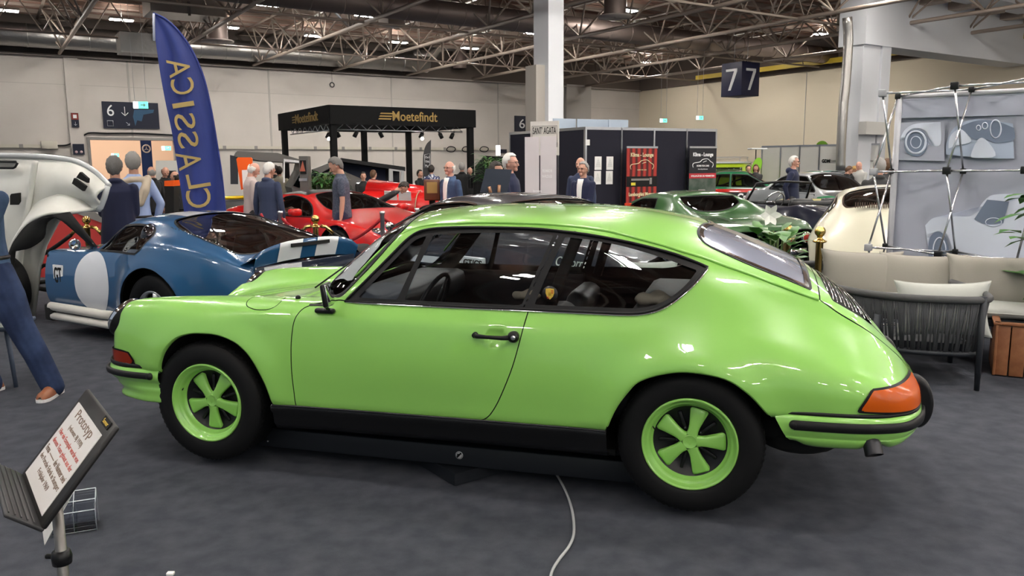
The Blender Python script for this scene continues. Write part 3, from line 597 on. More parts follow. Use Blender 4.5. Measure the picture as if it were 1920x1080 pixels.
for sg in (-1, 1):                  # overriders
    oc = spline([(3.40,.605),(3.435,.600),(3.468,.565),(3.488,.510),(3.492,.455),(3.480,.405),(3.455,.372),(3.425,.362),(3.425,.362),(3.385,.42),(3.375,.50),(3.385,.57)], 4)
    G = [[(x - o_*(x-3.42)*1.0, sg*(.42+dy), .48+(z-.48)*(1-o_)) for x, z in oc] for dy, o_ in ((-.032, .25), (-.030, .10), (-.018, .02), (0, 0), (.018, .02), (.030, .10), (.032, .25))]
    mb = MB(); mb.grid(G, close_v=True); mb.f += [tuple(range(len(oc))), tuple(6*len(oc)+i for i in range(len(oc)))]; mb.m += [0, 0]; mb.sm += [False, False]; mb.build('overrider', m_black, hero)
# exhaust
ex = MB(); pt = spline([(3.08,-.60,.40),(3.14,-.67,.415),(3.175,-.73,.41),(3.195,-.77,.385),(3.205,-.795,.345)], 5, False)
ex.tube(pt, .036, 20, cap=False); ex.tube(pt[::-1], .032, 20, cap=False); exo = ex.build('exhaust_pipe', m_steel, hero, fix=False)
mb = MB(); mb.lathe([(.001, 0), (.031, 0)], 'z', 20); o = mb.build('pipe_bore', m_void, exo, loc=tuple(pt[-6])); 

# lamps
tl = np.array([(3.196,.615),(3.196,.615),(3.115,.528),(3.115,.528),(3.30,.526),(3.38,.528),(3.43,.532),(3.43,.532),(3.44,.60),(3.40,.622),(3.40,.622),(3.30,.618)])
lampS = HS.keep(lambda A: np.maximum(np.maximum(poly_sd(A[:, 0], A[:, 2], spline([(3.186,.606),(3.186,.606),(3.138,.528),(3.138,.528),(3.30,.520),(3.40,.520),(3.50,.522),(3.50,.522),(3.50,.608),(3.50,.608),(3.40,.612),(3.30,.609)], 4)), (.42 - A[:, 1])), (A[:, 6] - 8)))
lampB = HS.keep(lambda A: np.maximum(np.maximum(poly_sd(A[:, 0], A[:, 2], spline([(3.186,.606),(3.186,.606),(3.138,.528),(3.138,.528),(3.30,.520),(3.40,.520),(3.50,.522),(3.50,.522),(3.50,.608),(3.50,.608),(3.40,.612),(3.30,.609)], 4)) - .009, (.40 - A[:, 1])), (A[:, 6] - 8)))
for f in (lambda s: s, lambda s: s.flip()):
    b_ = sheet_mesh('tail_lamp', [f(lampB.off(.006))], m_rubber, hero)
    sheet_mesh('amber_lens', [f(lampS.keep(lambda A: A[:, 0] - 3.402).off(.011))], m_amber, b_)
    sheet_mesh('red_lens', [f(lampS.keep(lambda A: 3.404 - A[:, 0]).off(.010))], m_red_lens, b_)
fl = spline([(-.80,.562),(-.80,.562),(-.56,.563),(-.475,.556),(-.475,.556),(-.43,.500),(-.43,.500),(-.80,.493),(-.80,.493)], 4)
iS = HS.keep(lambda A: np.maximum(np.maximum(poly_sd(A[:, 0], A[:, 2], fl), .52 - A[:, 1]), A[:, 6] - 7)); iB = HS.keep(lambda A: np.maximum(np.maximum(poly_sd(A[:, 0], A[:, 2], fl) - .007, .50 - A[:, 1]), A[:, 6] - 7))
for f in (lambda s: s, lambda s: s.flip()):
    b_ = sheet_mesh('turn_signal', [f(iB.off(.004))], m_rubber, hero); sheet_mesh('lens', [f(iS.off(.009))], m_redamber, b_)
# headlamps
RH = Matrix.Identity(3)
for i in range(3): RH[i][2] = (HL_N * [1, -1, 1])[i]; RH[i][0] = (_t * [1, -1, 1])[i]
yv = Vector((RH[0][2], RH[1][2], RH[2][2])).cross(Vector((RH[0][0], RH[1][0], RH[2][0])))
for i in range(3): RH[i][1] = yv[i]
for sg in (-1, 1):
    T = Matrix.Translation((HL_C[0], sg*HL_C[1], HL_C[2])) @ RH.to_4x4()
    mb = MB(); mb.M = T; mb.lathe([(HL_R-.004,-.10),(HL_R-.002,-.01),(HL_R+.005,.006),(HL_R+.004,.014),(HL_R-.006,.016)], 'z', 40); hl = mb.build('headlamp', m_rubber, hero)
    mb = MB(); mb.M = T; mb.lathe([(HL_R-.001,.010),(HL_R-.003,.030),(HL_R-.010,.042),(HL_R-.019,.036)], 'z', 40); mb.build('bezel', m_chrome, hl)
    mb = MB(); mb.M = T; mb.lathe([(HL_R-.018,.036),(.07,.056),(.035,.064),(.001,.067)], 'z', 40); mb.build('lens', glass('lamp_glass', (.9,.92,.92), .85), hl)
    mb = MB(); mb.M = T; mb.lathe([(HL_R-.018,.018),(.06,-.03),(.02,-.06),(.001,-.065)], 'z', 32); mb.build('reflector', m_chrome, hl)

# mirror: base, bent arm, square glass facing back
mm = MB(); bx, bz = .712, .835; by = -float(side_y(bx, bz)[0])
mm.rbox((bx-.01, by-.016, bz), (.105, .034, .026), .011); mir = mm.build('door_mirror', m_black, hero)
mm = MB(); mm.tube([(bx+.015, by-.025, bz+.01), (bx+.02, by-.05, bz+.02), (bx+.03, by-.065, bz+.045)], .008, 8); mm.build('arm', m_black, mir)
R_ = Matrix.Rotation(math.radians(-8), 3, 'Y') @ Matrix.Rotation(math.radians(14), 3, 'Z')
mm = MB(); cM = Vector((bx+.035, by-.070, bz+.090)); mm.rbox(cM, (.026, .135, .115), .012, R=R_); mm.build('mirror_shell', m_black, mir)
mm = MB(); mm.rbox(cM + R_ @ Vector((.014, 0, 0)), (.004, .120, .100), .0015, R=R_); mm.build('mirror_glass', mat('mirror_glass', (.9,.9,.92), rough=.02, metal=1.), mir)

# washer nozzles, wipers
for (u, y, z) in ((.488, -.655, .872), (.488, .655, .872)):
    mb = MB(); mb.lathe([(.013,-.004),(.014,.004),(.010,.012),(.001,.015)], 'z', 14, (u, y, z)); mb.build('washer_nozzle', m_black, hero)
for a, b in (((.44,-.40,.885), (.66,.05,1.075)), ((.43,.10,.885), (.70,.50,1.06))):
    mb = MB(); mb.tube([a, tuple((np.array(a)*.5+np.array(b)*.5)+[-.01,0,.02]), b], .005, 6); mb.build('wiper', m_black, hero)

# wheels
def wheel_prototype():
    w_ = thing('wheel', None, None)
    t = MB(); R_, r_ = .320, .205
    t.lathe([(r_-.004,-.085),(r_+.010,-.010),(r_+.018,.0),(r_+.045,.010),(r_+.075,.010),(R_-.018,.002),(R_-.006,-.010),(R_,-.028),(R_,-.060),(R_+.0005,-.095),(R_,-.130),(R_,-.160),(R_-.006,-.178),(R_-.018,-.188),(r_+.04,-.198),(r_,-.18)], 'y', 96)
    # groove pattern across the shoulder
    for k in range(56):
        a = 2*PI*k/56; c = (math.cos(a)*(R_+.0008), 0, math.sin(a)*(R_+.0008))
        t.box((c[0], .023, c[2]), (.0035, .03, .013), R=Matrix.Rotation(-a, 3, 'Y') @ Matrix.Rotation(.2, 3, 'X'))
    for v in range(len(t.v)): t.v[v] = (t.v[v][0], -t.v[v][1] if False else t.v[v][1], t.v[v][2])
    return w_, t
def fuchs(name_parent, loc, flip, ang, dish):
    """tyre, green rim with deep lip, black centre, five petal spokes; outward is -y"""
    w_ = link('wheel', None, name_parent, loc, (0, 0, PI if flip else 0)); r0 = .2075
    R_ = .320
    t = MB(); t.lathe([(r0-.012,.08),(r0-.006,-.004),(r0+.004,-.014),(r0+.022,-.020),(r0+.050,-.022),(r0+.080,-.016),(R_-.016,-.004),(R_-.005,.008),(R_-.001,.024),(R_,.055),(R_,.095),(R_,.130),(R_-.001,.152),(R_-.006,.166),(R_-.018,.176),(r0+.03,.190),(r0-.012,.17)], 'y', 128)
    tre = []
    for k in range(72):
        a = 2*PI*k/72
        t.box((math.cos(a)*(R_-.0062), .016, math.sin(a)*(R_-.0062)), (.008, .024, .012), R=Matrix.Rotation(-a, 3, 'Y') @ Matrix.Rotation(-.35, 3, 'Z'))
        t.box((math.cos(a+.02)*(R_-.0045), .160, math.sin(a+.02)*(R_-.0045)), (.006, .022, .012), R=Matrix.Rotation(-a, 3, 'Y'))
    t.build('tyre', m_tyre, w_)
    t = MB(); t.lathe([(r0-.006,.02),(r0,-.004),(r0+.0015,-.012),(r0-.002,-.019),(r0-.008,-.018),(r0-.013,-.010),(r0-.020,0),(r0-.024,.004),(r0-.028,.004),(r0-.034,dish*.55),(r0-.040,dish),(r0-.046,dish+.004),(r0-.047,dish+.01)], 'y', 96); rm = t.build('rim', m_green, w_)
    t = MB(); t.lathe([(.001,dish+.040),(.05,dish+.036),(.10,dish+.034),(.14,dish+.022),(r0-.046,dish+.004)], 'y', 64); t.build('centre_disc', m_black, w_)
    # five petals
    sp = MB()
    for k in range(5):
        a = math.radians(ang + 72*k); ca, sa = math.cos(a), math.sin(a); G = []
        rs = np.linspace(.030, .1525, 13); hw = np.interp(rs, [.03, .045, .07, .11, .143, .1525], [.027, .0215, .0235, .0320, .0400, .0375])
        for th, inset in ((.010, 1.06), (0, 1.), (-.005, .90), (-.007, .0)):
            pass
        rowsL = []
        for r, h in zip(rs, hw):
            zz = dish - .004 + .010 * ((r - .03) / .12) ** 1.5; e = .0 if r < .14 else (r-.14)/.0075
            row = [(-h*1.05, zz+.016), (-h, zz+.003), (-h*.90, zz-.002), (-h*.5, zz-.0045), (0, zz-.005), (h*.5, zz-.0045), (h*.90, zz-.002), (h, zz+.003), (h*1.05, zz+.016)]
            rowsL.append([(r*ca - s_*sa, q + e*.002, r*sa + s_*ca) for s_, q in row])
        r, h = rs[-1] + .002, hw[-1]; rowsL.append([(r*ca - s_*sa, q, r*sa + s_*ca) for s_, q in [(-h, dish+.03), (-h, dish+.012), (-h*.9, dish+.010), (-h*.5, dish+.010), (0, dish+.010), (h*.5, dish+.010), (h*.9, dish+.010), (h, dish+.012), (h, dish+.03)]])
        t = MB(); t.grid(rowsL); t.build('spoke', m_green, w_)
        t = MB(); a2 = a + math.radians(36); t.lathe([(.001,dish+.012),(.006,dish+.013),(.0085,dish+.022),(.0085,dish+.05)], 'y', 10, (math.cos(a2)*.058, 0, math.sin(a2)*.058)); t.build('wheel_nut', m_steel, w_)
        # dark ribs between the petals
        t = MB(); t.rbox((math.cos(a2)*.10, dish+.022, math.sin(a2)*.10), (.075, .012, .016), .004, R=Matrix.Rotation(-a2, 3, 'Y')); t.build('rib', m_black, w_)
    t = MB(); t.lathe([(.001,dish-.0075),(.027,dish-.0075),(.029,dish-.009),(.031,dish-.0085),(.0335,dish-.005),(.035,dish+.01)], 'y', 40); hb_ = t.build('hub_cap', m_green, w_)
    t = MB(); t.prism([(-.011,.013),(0,.015),(.011,.013),(.011,-.002),(0,-.015),(-.011,-.002)], .002, 'xz', (0, dish-.0080, 0)); t.build('crest', m_green, hb_)
    t = MB(); av = math.radians(160 if dish < .05 else -20); t.cyl((math.cos(av)*(r0-.036), dish*.5, math.sin(av)*(r0-.036)), (math.cos(av)*(r0-.046), dish*.5-.02, math.sin(av)*(r0-.046)), .003, 8); t.build('valve', m_black, w_)
    return w_
fuchs(hero, (0, -.775, .320), False, 54, .040)
fuchs(hero, (2.461, -.775, .320), False, 75, .030)
fuchs(hero, (0, .775, .320), True, 20, .040)
fuchs(hero, (2.461, .775, .320), True, 40, .030)

# inside: dashboard, wheel, seats, mirror
mb = MB(); mb.rbox((.78, 0, .80), (.34, 1.30, .16), .05); mb.rbox((.64, 0, .80), (.3, 1.2, .06), .02); mb.build('dashboard', m_leather, hero)
mb = MB(); c0 = Vector((1.09, -.36, .80)); R_ = Matrix.Rotation(math.radians(-66), 3, 'Y')
mb.tube([c0 + R_ @ Vector((math.cos(t)*.19, math.sin(t)*.19, 0)) for t in np.linspace(0, 2*PI, 40)[:-1]], .012, 8, closed=True)
for t in (0.5, 2.6, 4.71): mb.tube([c0 + R_ @ Vector((math.cos(t)*.03, math.sin(t)*.03, -.02)), c0 + R_ @ Vector((math.cos(t)*.185, math.sin(t)*.185, 0))], .008, 6)
mb.cyl(c0 - R_ @ Vector((0, 0, .02)), c0 - R_ @ Vector((0, 0, .25)), .03); mb.build('steering_wheel', m_leather, hero)
def seat(u, y, k=1.):
    mb = MB(); mb.rbox((u, y, .42), (.50, .50, .16), .05); mb.M = Matrix.Translation((u+.27, y, .45)) @ Matrix.Rotation(math.radians(18), 4, 'Y'); mb.rbox((0, 0, .22*k), (.13, .48, .52*k), .05); mb.M = Matrix.Identity(4)
    mb.build('seat', m_leather, hero)
for y in (-.36, .36): seat(1.40, y, .82); seat(2.08, y, .72)
mb = MB(); mb.rbox((2.55, 0, .72), (.80, 1.1, .30), .05); mb.rbox((1.5, 0, .36), (1.9, .16, .2), .04); mb.build('parcel_shelf', m_leather, hero)
mb = MB(); mb.rbox((1.01, -.02, 1.165), (.03, .22, .055), .012, rz=.25); mb.cyl((1.0, 0, 1.19), (.98, 0, 1.26), .006); mb.build('rear_view_mirror', m_chrome, hero)
for sg in (-1, 1):
    mb = MB(); mb.tube([(1.80, sg*.66, .86), (1.85, sg*.62, 1.02), (1.92, sg*.56, 1.22)], .028, 8, flat=.5); mb.build('door_pillar', m_void, hero)
    mb = MB(); mb.rbox((1.15, sg*.725, .62), (1.12, .02, .48), .01); mb.build('door_trim', m_leather, hero)
# paper lying against the windscreen, crest sticker
wsn = []
mb = MB(); G = []
for a in np.linspace(0, 1, 10):
    u = .60 + .30*a; bo = float(np.interp(u, [.60,.68,.765,.885,.965], [.47,.55,.60,.565,.53])); row = []
    i = int(np.interp(u, HERO_US, np.arange(len(HERO_US)))); q = HG[i]; m = HV > 7.3
    for b in np.linspace(-bo, -bo+.26, 8): z = np.interp(abs(b), q[m, 1][::-1], q[m, 2][::-1]); row.append((u, b, z - .012))
    G.append(row)
mb.grid(G); ppo = mb.build('notice_sheet', m_paper, hero)
yc = -float(side_y(1.816,.950)[0]) - .001
cr = MB(); cr.lathe([(.001, -.001), (.037, -.001), (.037, 0)], 'y', 32, (1.816, yc+.006, .950)); cr.build('crest_sticker', mat('sticker_black', (.02,.02,.02), rough=.4), hero)
shield = [(-.019,.024),(0,.026),(.019,.024),(.020,.004),(.014,-.012),(0,-.026),(-.014,-.012),(-.020,.004)]
cr = MB(); cr.prism([(a+1.816, b+.950) for a, b in shield], .002, 'xz', (0, yc-.000+.004, 0)); sh = cr.build('crest_shield', m_gold, hero)
cr = MB()
for (x, z) in ((1.827, .960), (1.827, .966), (1.806, .936), (1.808, .930), (1.826, .954)): cr.box((x, yc+.0025, z), (.011, .001, .0028))
cr.build('crest_stripes', m_crestred, sh)
cr = MB(); cr.rbox((1.816, yc+.0025, .950), (.013, .001, .016), .0004); cr.build('crest_centre', mat('crest_gold_dark', (.55,.35,.03), rough=.4), sh)
for k in range(18):
    pass
# ---------------------------------------------------------------- hall: the back wall runs along HA, the right wall along HB from their corner HC
HA = np.array([.836, .549, 0]); HA /= np.linalg.norm(HA); HB = np.array([HA[1], -HA[0], 0]); UP = np.array([0, 0, 1.])
H_YAW = math.atan2(HA[1], HA[0]); HC = np.array([9.0, 57.2, 0])
def hp(a, b, z=0.): return HC + HA * a + HB * b + UP * z
class Plane:
    """upright plane through o along the horizontal direction x; hit() reads where a photograph direction meets it"""
    def __init__(s, o, x): s.o = np.array([o[0], o[1], 0.]); s.x = np.array([x[0], x[1], 0.]) / math.hypot(x[0], x[1]); s.n = np.array([s.x[1], -s.x[0], 0])
    def hit(s, px, py):
        r = ray(px, py); c = np.array([0, 0, CAM_H]); t = ((s.o - c) @ s.n) / (r @ s.n); p = c + r * t - s.o; return float(p @ s.x), float(p[2])
    def pt(s, a, z, off=0.): return s.o + s.x * a + s.n * off + UP * z
    @property
    def yaw(s): return math.atan2(s.x[1], s.x[0])
    def mtx(s, a, z, off=0.): return frame_m(s.pt(a, z, off), s.x, UP)
WALL = Plane(HC, HA)
m_carpet = mat('grey_blue_carpet', (.040, .045, .058), rough=.95, spec=.25, noise=(9., (.064, .068, .082), 8, .35, .7), bump=(220, .5, .004))
m_wallw = mat('white_wall_paint', (.55, .515, .475), rough=.85, noise=(.6, (.60, .56, .52), 4, .3, .7))
m_wally = mat('warm_wall_paint', (.80, .71, .55), rough=.85)
m_greyw = mat('grey_wall_paint', (.42, .40, .37), rough=.85)
m_colw = mat('column_white', (.74, .76, .80), rough=.7)
m_joint = mat('joint_grey', (.25, .24, .23), rough=.8); m_seam = mat('wall_seam', (.43, .41, .38), rough=.85)
m_navy = mat('navy_sign', (.008, .011, .028), rough=.45)
m_white = mat('white_print', (.85, .85, .85), rough=.6)
m_deck = mat('roof_deck', (.44, .28, .22), rough=.7)
m_trussm = mat('truss_steel', (.42, .345, .29), rough=.5, metal=.1)
m_duct = mat('galvanised_duct', (.50, .49, .47), rough=.34, metal=.9, bump=(6, .3, .05))
m_ductr = mat('dusty_duct', (.27, .215, .195), rough=.45, metal=.6)
m_lampe = mat('lamp_light', (1, 1, 1), emit=(1., .95, .88), estr=LAMP_POWER)
m_exit = mat('exit_green_light', (.1, .7, .5), emit=(.15, .85, .6), estr=1.6)
m_exitw = mat('exit_white_light', (.9, 1, .95), emit=(.85, 1., .95), estr=2.2)
DECK = 8.4
mb = MB(); mb.smooth = False; mb.box((5, 30, -.025), (130, 110, .05)); tag(mb.build('floor', m_carpet), kind='structure')

def slab(name, mat_, a0, a1, b0, b1, z0, z1, kind='structure', parent=None):
    mb = MB(); c = hp((a0+a1)/2, (b0+b1)/2, (z0+z1)/2); mb.box(c, (abs(a1-a0), abs(b1-b0), abs(z1-z0)), rz=H_YAW); o = mb.build(name, mat_, parent)
    if kind: tag(o, kind=kind)
    return o
# back wall with the doorway to the next hall
da0, dz = WALL.hit(168, 262); da1, _ = WALL.hit(326, 262); 
mb = MB()
for (x0, x1, z0, z1) in ((-75, da0, 0, DECK), (da1, 0.2, 0, DECK), (da0, da1, dz, DECK)):
    mb.box(hp((x0+x1)/2, -.2, (z0+z1)/2), (x1-x0, .4, z1-z0), rz=H_YAW)
bw = tag(mb.build('wall_back', m_wallw), kind='structure')
slab('wall_right', m_wally, 0, .4, -.4, 75, 0, DECK)
a_, _ = WALL.hit(1058, 200); a2, _ = WALL.hit(1104, 200)
slab('wall_recess', m_greyw, a_, a2, 0, .25, 0, DECK - 1.6)
m_peach = mat('peach_hall_paint', (.80, .64, .50), rough=.8, emit=(1, .66, .38), estr=.0)
slab('wall_next_hall', m_peach, da0-6, da1+6, -14.2, -14, 0, 6)
slab('wall_next_hall_side', m_peach, da0-6.2, da0-6, -14, -.4, 0, 6); slab('wall_next_hall_end', m_peach, da1+6, da1+6.2, -14, -.4, 0, 6)
slab('ceiling_next_hall', m_peach, da0-6, da1+6, -14, -.4, 6, 6.1)
L = bpy.data.lights.new('next_hall_light', 'AREA'); L.shape = 'RECTANGLE'; L.size = 9; L.size_y = 9; L.energy = 1050; L.color = (1, .80, .66)
lo = link('next_hall_light', L, None, tuple(hp((da0+da1)/2, -7, 5.9)), (0, 0, H_YAW))
m_clad = mat('roof_edge_cladding', (.13, .105, .09), rough=.8)
slab('trim_11', m_clad, -75, -.1, .02, .10, DECK-1.68, DECK-.02); slab('trim_12', m_clad, -.12, -.02, .1, 75, DECK-1.75, DECK-.02)
slab('crane_rail', mat('rail_yellow', (.55, .40, .04), rough=.5), -.75, -.55, 6, 34, DECK-1.55, DECK-1.30, kind=None); tag(bpy.data.objects['crane_rail'], 'yellow steel rail high along the right wall above the hanging cube', 'rail')
# doorway lining
mb = MB(); 
for x in (da0-.05, da1+.05): mb.box(hp(x, .02, dz/2), (.12, .1, dz), rz=H_YAW)
mb.box(hp((da0+da1)/2, .03, dz+.06), (da1-da0+.25, .1, .12), rz=H_YAW); tag(mb.build('door_1', m_joint), kind='structure')
# joints and pilasters of the back wall
def wall_strip(name, px, w=.05, off=.012, m=m_joint, z0=0., z1=None):
    a, _ = WALL.hit(px, 220); mb = MB(); z1 = z1 or DECK - 1.75; mb.box(hp(a, off/2, (z0+z1)/2), (w, off, z1-z0), rz=H_YAW); return tag(mb.build(name, m), kind='structure')
for i, px in enumerate((246, 507, 735, 934)): wall_strip(f'trim_{i+1}', px, .09 if px != 735 else .07, z0=(dz+.15 if px == 246 else 0.), m=m_seam)
a0, _ = WALL.hit(126, 200); a1, _ = WALL.hit(152, 200); slab('trim_5', m_wallw, a0, a1, 0, .14, 0, DECK-1.7)
slab('trim_6', mat('wall_ledge', (.33, .30, .27), rough=.8), -75, 0, 0, .25, DECK-1.78, DECK-1.70)
mb = MB()
for z in (DECK-3.0,): mb.box(hp(-37, .004, z), (75, .008, .02), rz=H_YAW)
tag(mb.build('trim_7', m_seam), kind='structure')
for i, px in enumerate((1510,)):
    RW = Plane(HC, HB); a, _ = RW.hit(px, 200); mb = MB(); mb.box(hp(-.01, a, 3.3), (.02, .03, 6.6), rz=H_YAW); tag(mb.build('trim_8', m_seam), kind='structure')
# cable trunking along the back wall
_, zt = WALL.hit(640, 278)
mat('trunking_cream', (.55, .52, .44), rough=.6)
for pa, pb, lb_ in ((-60, 104, 'short cream cable trunking left of the doorway on the back wall'), (405, 931, 'long cream cable trunking with dark clips along the back wall behind the booth')):
    ta, _ = WALL.hit(pa, 278); te, _ = WALL.hit(pb, 278); t = thing('cable_trunking', lb_, 'trunking', hp((ta+te)/2, .06, zt), H_YAW); W_ = te-ta
    mb = MB(); mb.box((0, 0, 0), (W_, .09, .15)); mb.build('channel', MATS['trunking_cream'], t)
    for k in range(int(W_/1.6)): mb = MB(); mb.box((-W_/2+.4 + k*1.6, -.05, 0), (.16, .02, .17)); mb.build('clip', m_joint, t)
for (px, py) in ((92, 272),):
    a, z = WALL.hit(px, py); t = thing('junction_box', 'cream electrical box on the back wall left of the doorway', 'box', hp(a, .12, z), H_YAW); mb = MB(); mb.rbox((0, 0, 0), (.66, .2, .36), .02); mb.build('housing', MATS['trunking_cream'], t)
pts = [WALL.hit(*p) for p in ((105, 273), (125, 272), (142, 264), (160, 252), (172, 249), (200, 250), (250, 250), (300, 252), (335, 254))]
mb = MB(); mb.tube([hp(a, .08, z) for a, z in spline(pts, 5, False)], .035, 8); tag(mb.build('power_cable', m_black), 'thick black cable arching over the doorway on the back wall', 'cable')
for i, px in enumerate((872, 843, 905)):
    a, z = WALL.hit(px, 280); mb = MB(); mb.tube([hp(a + math.cos(t)*.30, .18 + .03*math.sin(3*t), z + .16*math.sin(t)) for t in np.linspace(0, 2*PI, 25)[:-1]], .03, 6, closed=True); tag(mb.build('cable_loop', m_black), ('middle', 'leftmost', 'rightmost')[i] + ' of three black cable loops hanging on the back wall trunking', 'cable', 'cable loops on the back wall')
a, z = WALL.hit(619, 160); mb = MB(); mb.tube([hp(a+math.cos(t)*.12, .3, z+math.sin(t)*.12) for t in np.linspace(0, 2*PI, 17)[:-1]], .03, 6, closed=True); mb.cyl(hp(a, .3, z+.12), hp(a, .3, z+.75), .008); tag(mb.build('cable_ring', m_black), 'small black cable ring hung high on the back wall', 'cable')

# signs on the back wall
def wall_sign(name, label, cat, x0, y0, x1, y1, m=m_navy, off=.05, plane=WALL, thick=.05):
    a0, z1 = plane.hit(x0, y0); a1, z0 = plane.hit(x1, y1); t = thing(name, label, cat, plane.pt((a0+a1)/2, (z0+z1)/2, off), plane.yaw); W, H = a1-a0, z1-z0
    mb = MB(); mb.box((0, 0, 0), (W, thick, H)); mb.build('panel', m, t); return t, W, H
def sym(t, pts, r, x, z, s, m=m_white, off=-.035, name='symbol', closed=False):
    mb = MB(); mb.tube([(x + p[0]*s, off, z + p[1]*s) for p in pts], r, 6, closed=closed); return mb.build(name, m, t)
FM = lambda x, z, off=-.03: frame_m((x, off, z), (1, 0, 0), (0, 0, 1))
def arrow(t, x, z, s, ang=0, m=m_white, r=None):
    c, n = math.cos(ang), math.sin(ang); R = lambda p: (p[0]*c - p[1]*n, p[0]*n + p[1]*c); r = r or s*.07
    mb = MB()
    for seg in (((0, 1), (0, -1)), ((-.7, -.3), (0, -1)), ((.7, -.3), (0, -1))): mb.tube([(x+R(p)[0]*s, -.03, z+R(p)[1]*s) for p in seg], r, 6)
    return mb.build('arrow', m, t)
t, W, H = wall_sign('direction_sign', 'large navy direction sign with 6, arrows and hall map above the doorway', 'sign', 190, 190, 299, 242)
text('6', FM(-.36*W, .17*H), 1.0, m_white, t, 'numeral', fit=(.12*W, .42*H), extrude=.01); arrow(t, -.11*W, .15*H, H*.17)
arrow(t, -.07*W, -.32*H, H*.08, .8); sym(t, [(-1,-1),(1,-1),(1,1),(-1,1)], .012, -.38*W, -.32*H, H*.1, closed=True)
mb = MB(); mb.prism([(.06*W,.22*H),(.42*W,.24*H),(.40*W,.12*H),(.22*W,.04*H),(.18*W,-.22*H),(.10*W,-.18*H),(.06*W,-.40*H),(.03*W,-.05*H)], .01, 'xz', (0, -.03, 0)); mb.build('map', mat('map_blue', (.03, .09, .17), rough=.5), t)
t, W, H = wall_sign('safety_sign', 'small red fire symbol sign with a down arrow on the back wall pilaster', 'sign', 132, 212, 148, 239, off=.2)
mb = MB(); mb.box((0, -.03, .25*H), (W*.95, .01, H*.45)); mb.build('red_field', mat('sign_red', (.22, .03, .02), rough=.5), t); mb = MB(); mb.box((0, -.04, .25*H), (W*.5, .01, H*.25)); mb.build('symbol', m_white, t); arrow(t, 0, -.25*H, H*.13)
t, W, H = wall_sign('warning_sign', 'navy sign with two round white symbols left of the doorway', 'sign', 135, 270, 158, 290, off=.2)
for k in (-1, 1): mb = MB(); mb.lathe([(.001, -.035), (.13*W, -.035), (.13*W, -.02)], 'y', 20, (k*.22*W, 0, -.25*H)); mb.build('disc', mat('sign_pink', (.7,.5,.5)), t)
t, W, H = wall_sign('hall_sign', 'navy sign with the numeral 6 on the wall left of the white column', 'sign', 964, 217, 991, 247)
text('6', FM(0, 0), 1., m_white, t, 'numeral', fit=(.38*W, .58*H), extrude=.01)
t, W, H = wall_sign('small_wall_sign', 'small dark sign on the trunking left of the black booth', 'sign', 936, 280, 949, 287)
# luminous exit signs
def exit_sign(px, py, Y, label, w=.42, cable=True, ztop=DECK):
    p = at(px, py, Y); t = thing('exit_sign', label, 'exit sign', p, H_YAW * .4, 'green exit signs'); h = w * .48
    mb = MB(); mb.box((w*.16, 0, 0), (w*.66, .05, h)); mb.build('panel', m_exit, t); mb = MB(); mb.box((-w*.34, 0, 0), (w*.34, .052, h)); mb.build('lit_panel', m_exitw, t)
    mb = MB(); mb.tube([(0, -.03, 0), (w*.3, -.03, 0)], .02, 5); mb.tube([(w*.2, -.03, h*.2), (w*.32, -.03, 0), (w*.2, -.03, -h*.2)], .02, 5); mb.build('arrow', m_white, t)
    if cable:
        mb = MB()
        for k in (-1, 1): mb.cyl((k*w*.4, 0, h/2), (k*w*.4, 0, ztop - p[2]), .006, 5)
        mb.build('wire', m_alu, t)
exit_sign(264, 197, 30, 'green exit sign hanging on two wires before the large direction sign', .5)
exit_sign(216, 291, 47, 'small green exit sign seen through the doorway above the grey-haired men', .40, False)
exit_sign(312, 278, 47, 'green exit sign seen through the doorway right of the blue star banner', .5, False)
exit_sign(1244, 226, 40, 'glowing exit sign by the far corner, left of its pair', .36); exit_sign(1312, 221, 40, 'glowing exit sign by the far corner, right of its pair', .36)
mb = MB(); mb.box(at(934, 282, 44), (.24, .05, .55)); tag(mb.build('light_panel', mat('daylight_panel', (1, 1, 1), emit=(.9, .95, 1), estr=1.2)), 'narrow bright panel beside the black booth wall', 'light')
# blue banner with a star beyond the doorway
FL = Plane(hp((da0+da1)/2, -3.), HA); a0, z1 = FL.hit(262, 255); a1, z0 = FL.hit(288, 330)
t = thing('star_banner', 'blue banner with a white three-pointed star ring hanging beyond the doorway', 'banner', FL.pt((a0+a1)/2, 0), H_YAW); W = a1-a0
mb = MB(); G = [[(-W/2 + W*i/8, .03*math.sin(i*1.3), z) for i in range(9)] for z in (z0-.5, z1+.3)]; mb.grid(G); mb.build('cloth', mat('banner_blue', (.02, .06, .22), rough=.7), t)
_, zc = FL.hit(275, 279); R0 = W*.34; mb = MB(); mb.tube([(R0*math.cos(q), -.06, zc+R0*1.05*math.sin(q)) for q in np.linspace(0, 2*PI, 33)[:-1]], .035, 6, closed=True)
for k in range(3): q = PI/2 + k*2*PI/3; mb.prism([(math.cos(q)*R0, zc+math.sin(q)*R0), (math.cos(q+1)*R0*.14, zc+math.sin(q+1)*R0*.14), (math.cos(q-1)*R0*.14, zc+math.sin(q-1)*R0*.14)], .02, 'xz', (0, -.06, 0))
mb.build('star_emblem', m_white, t)

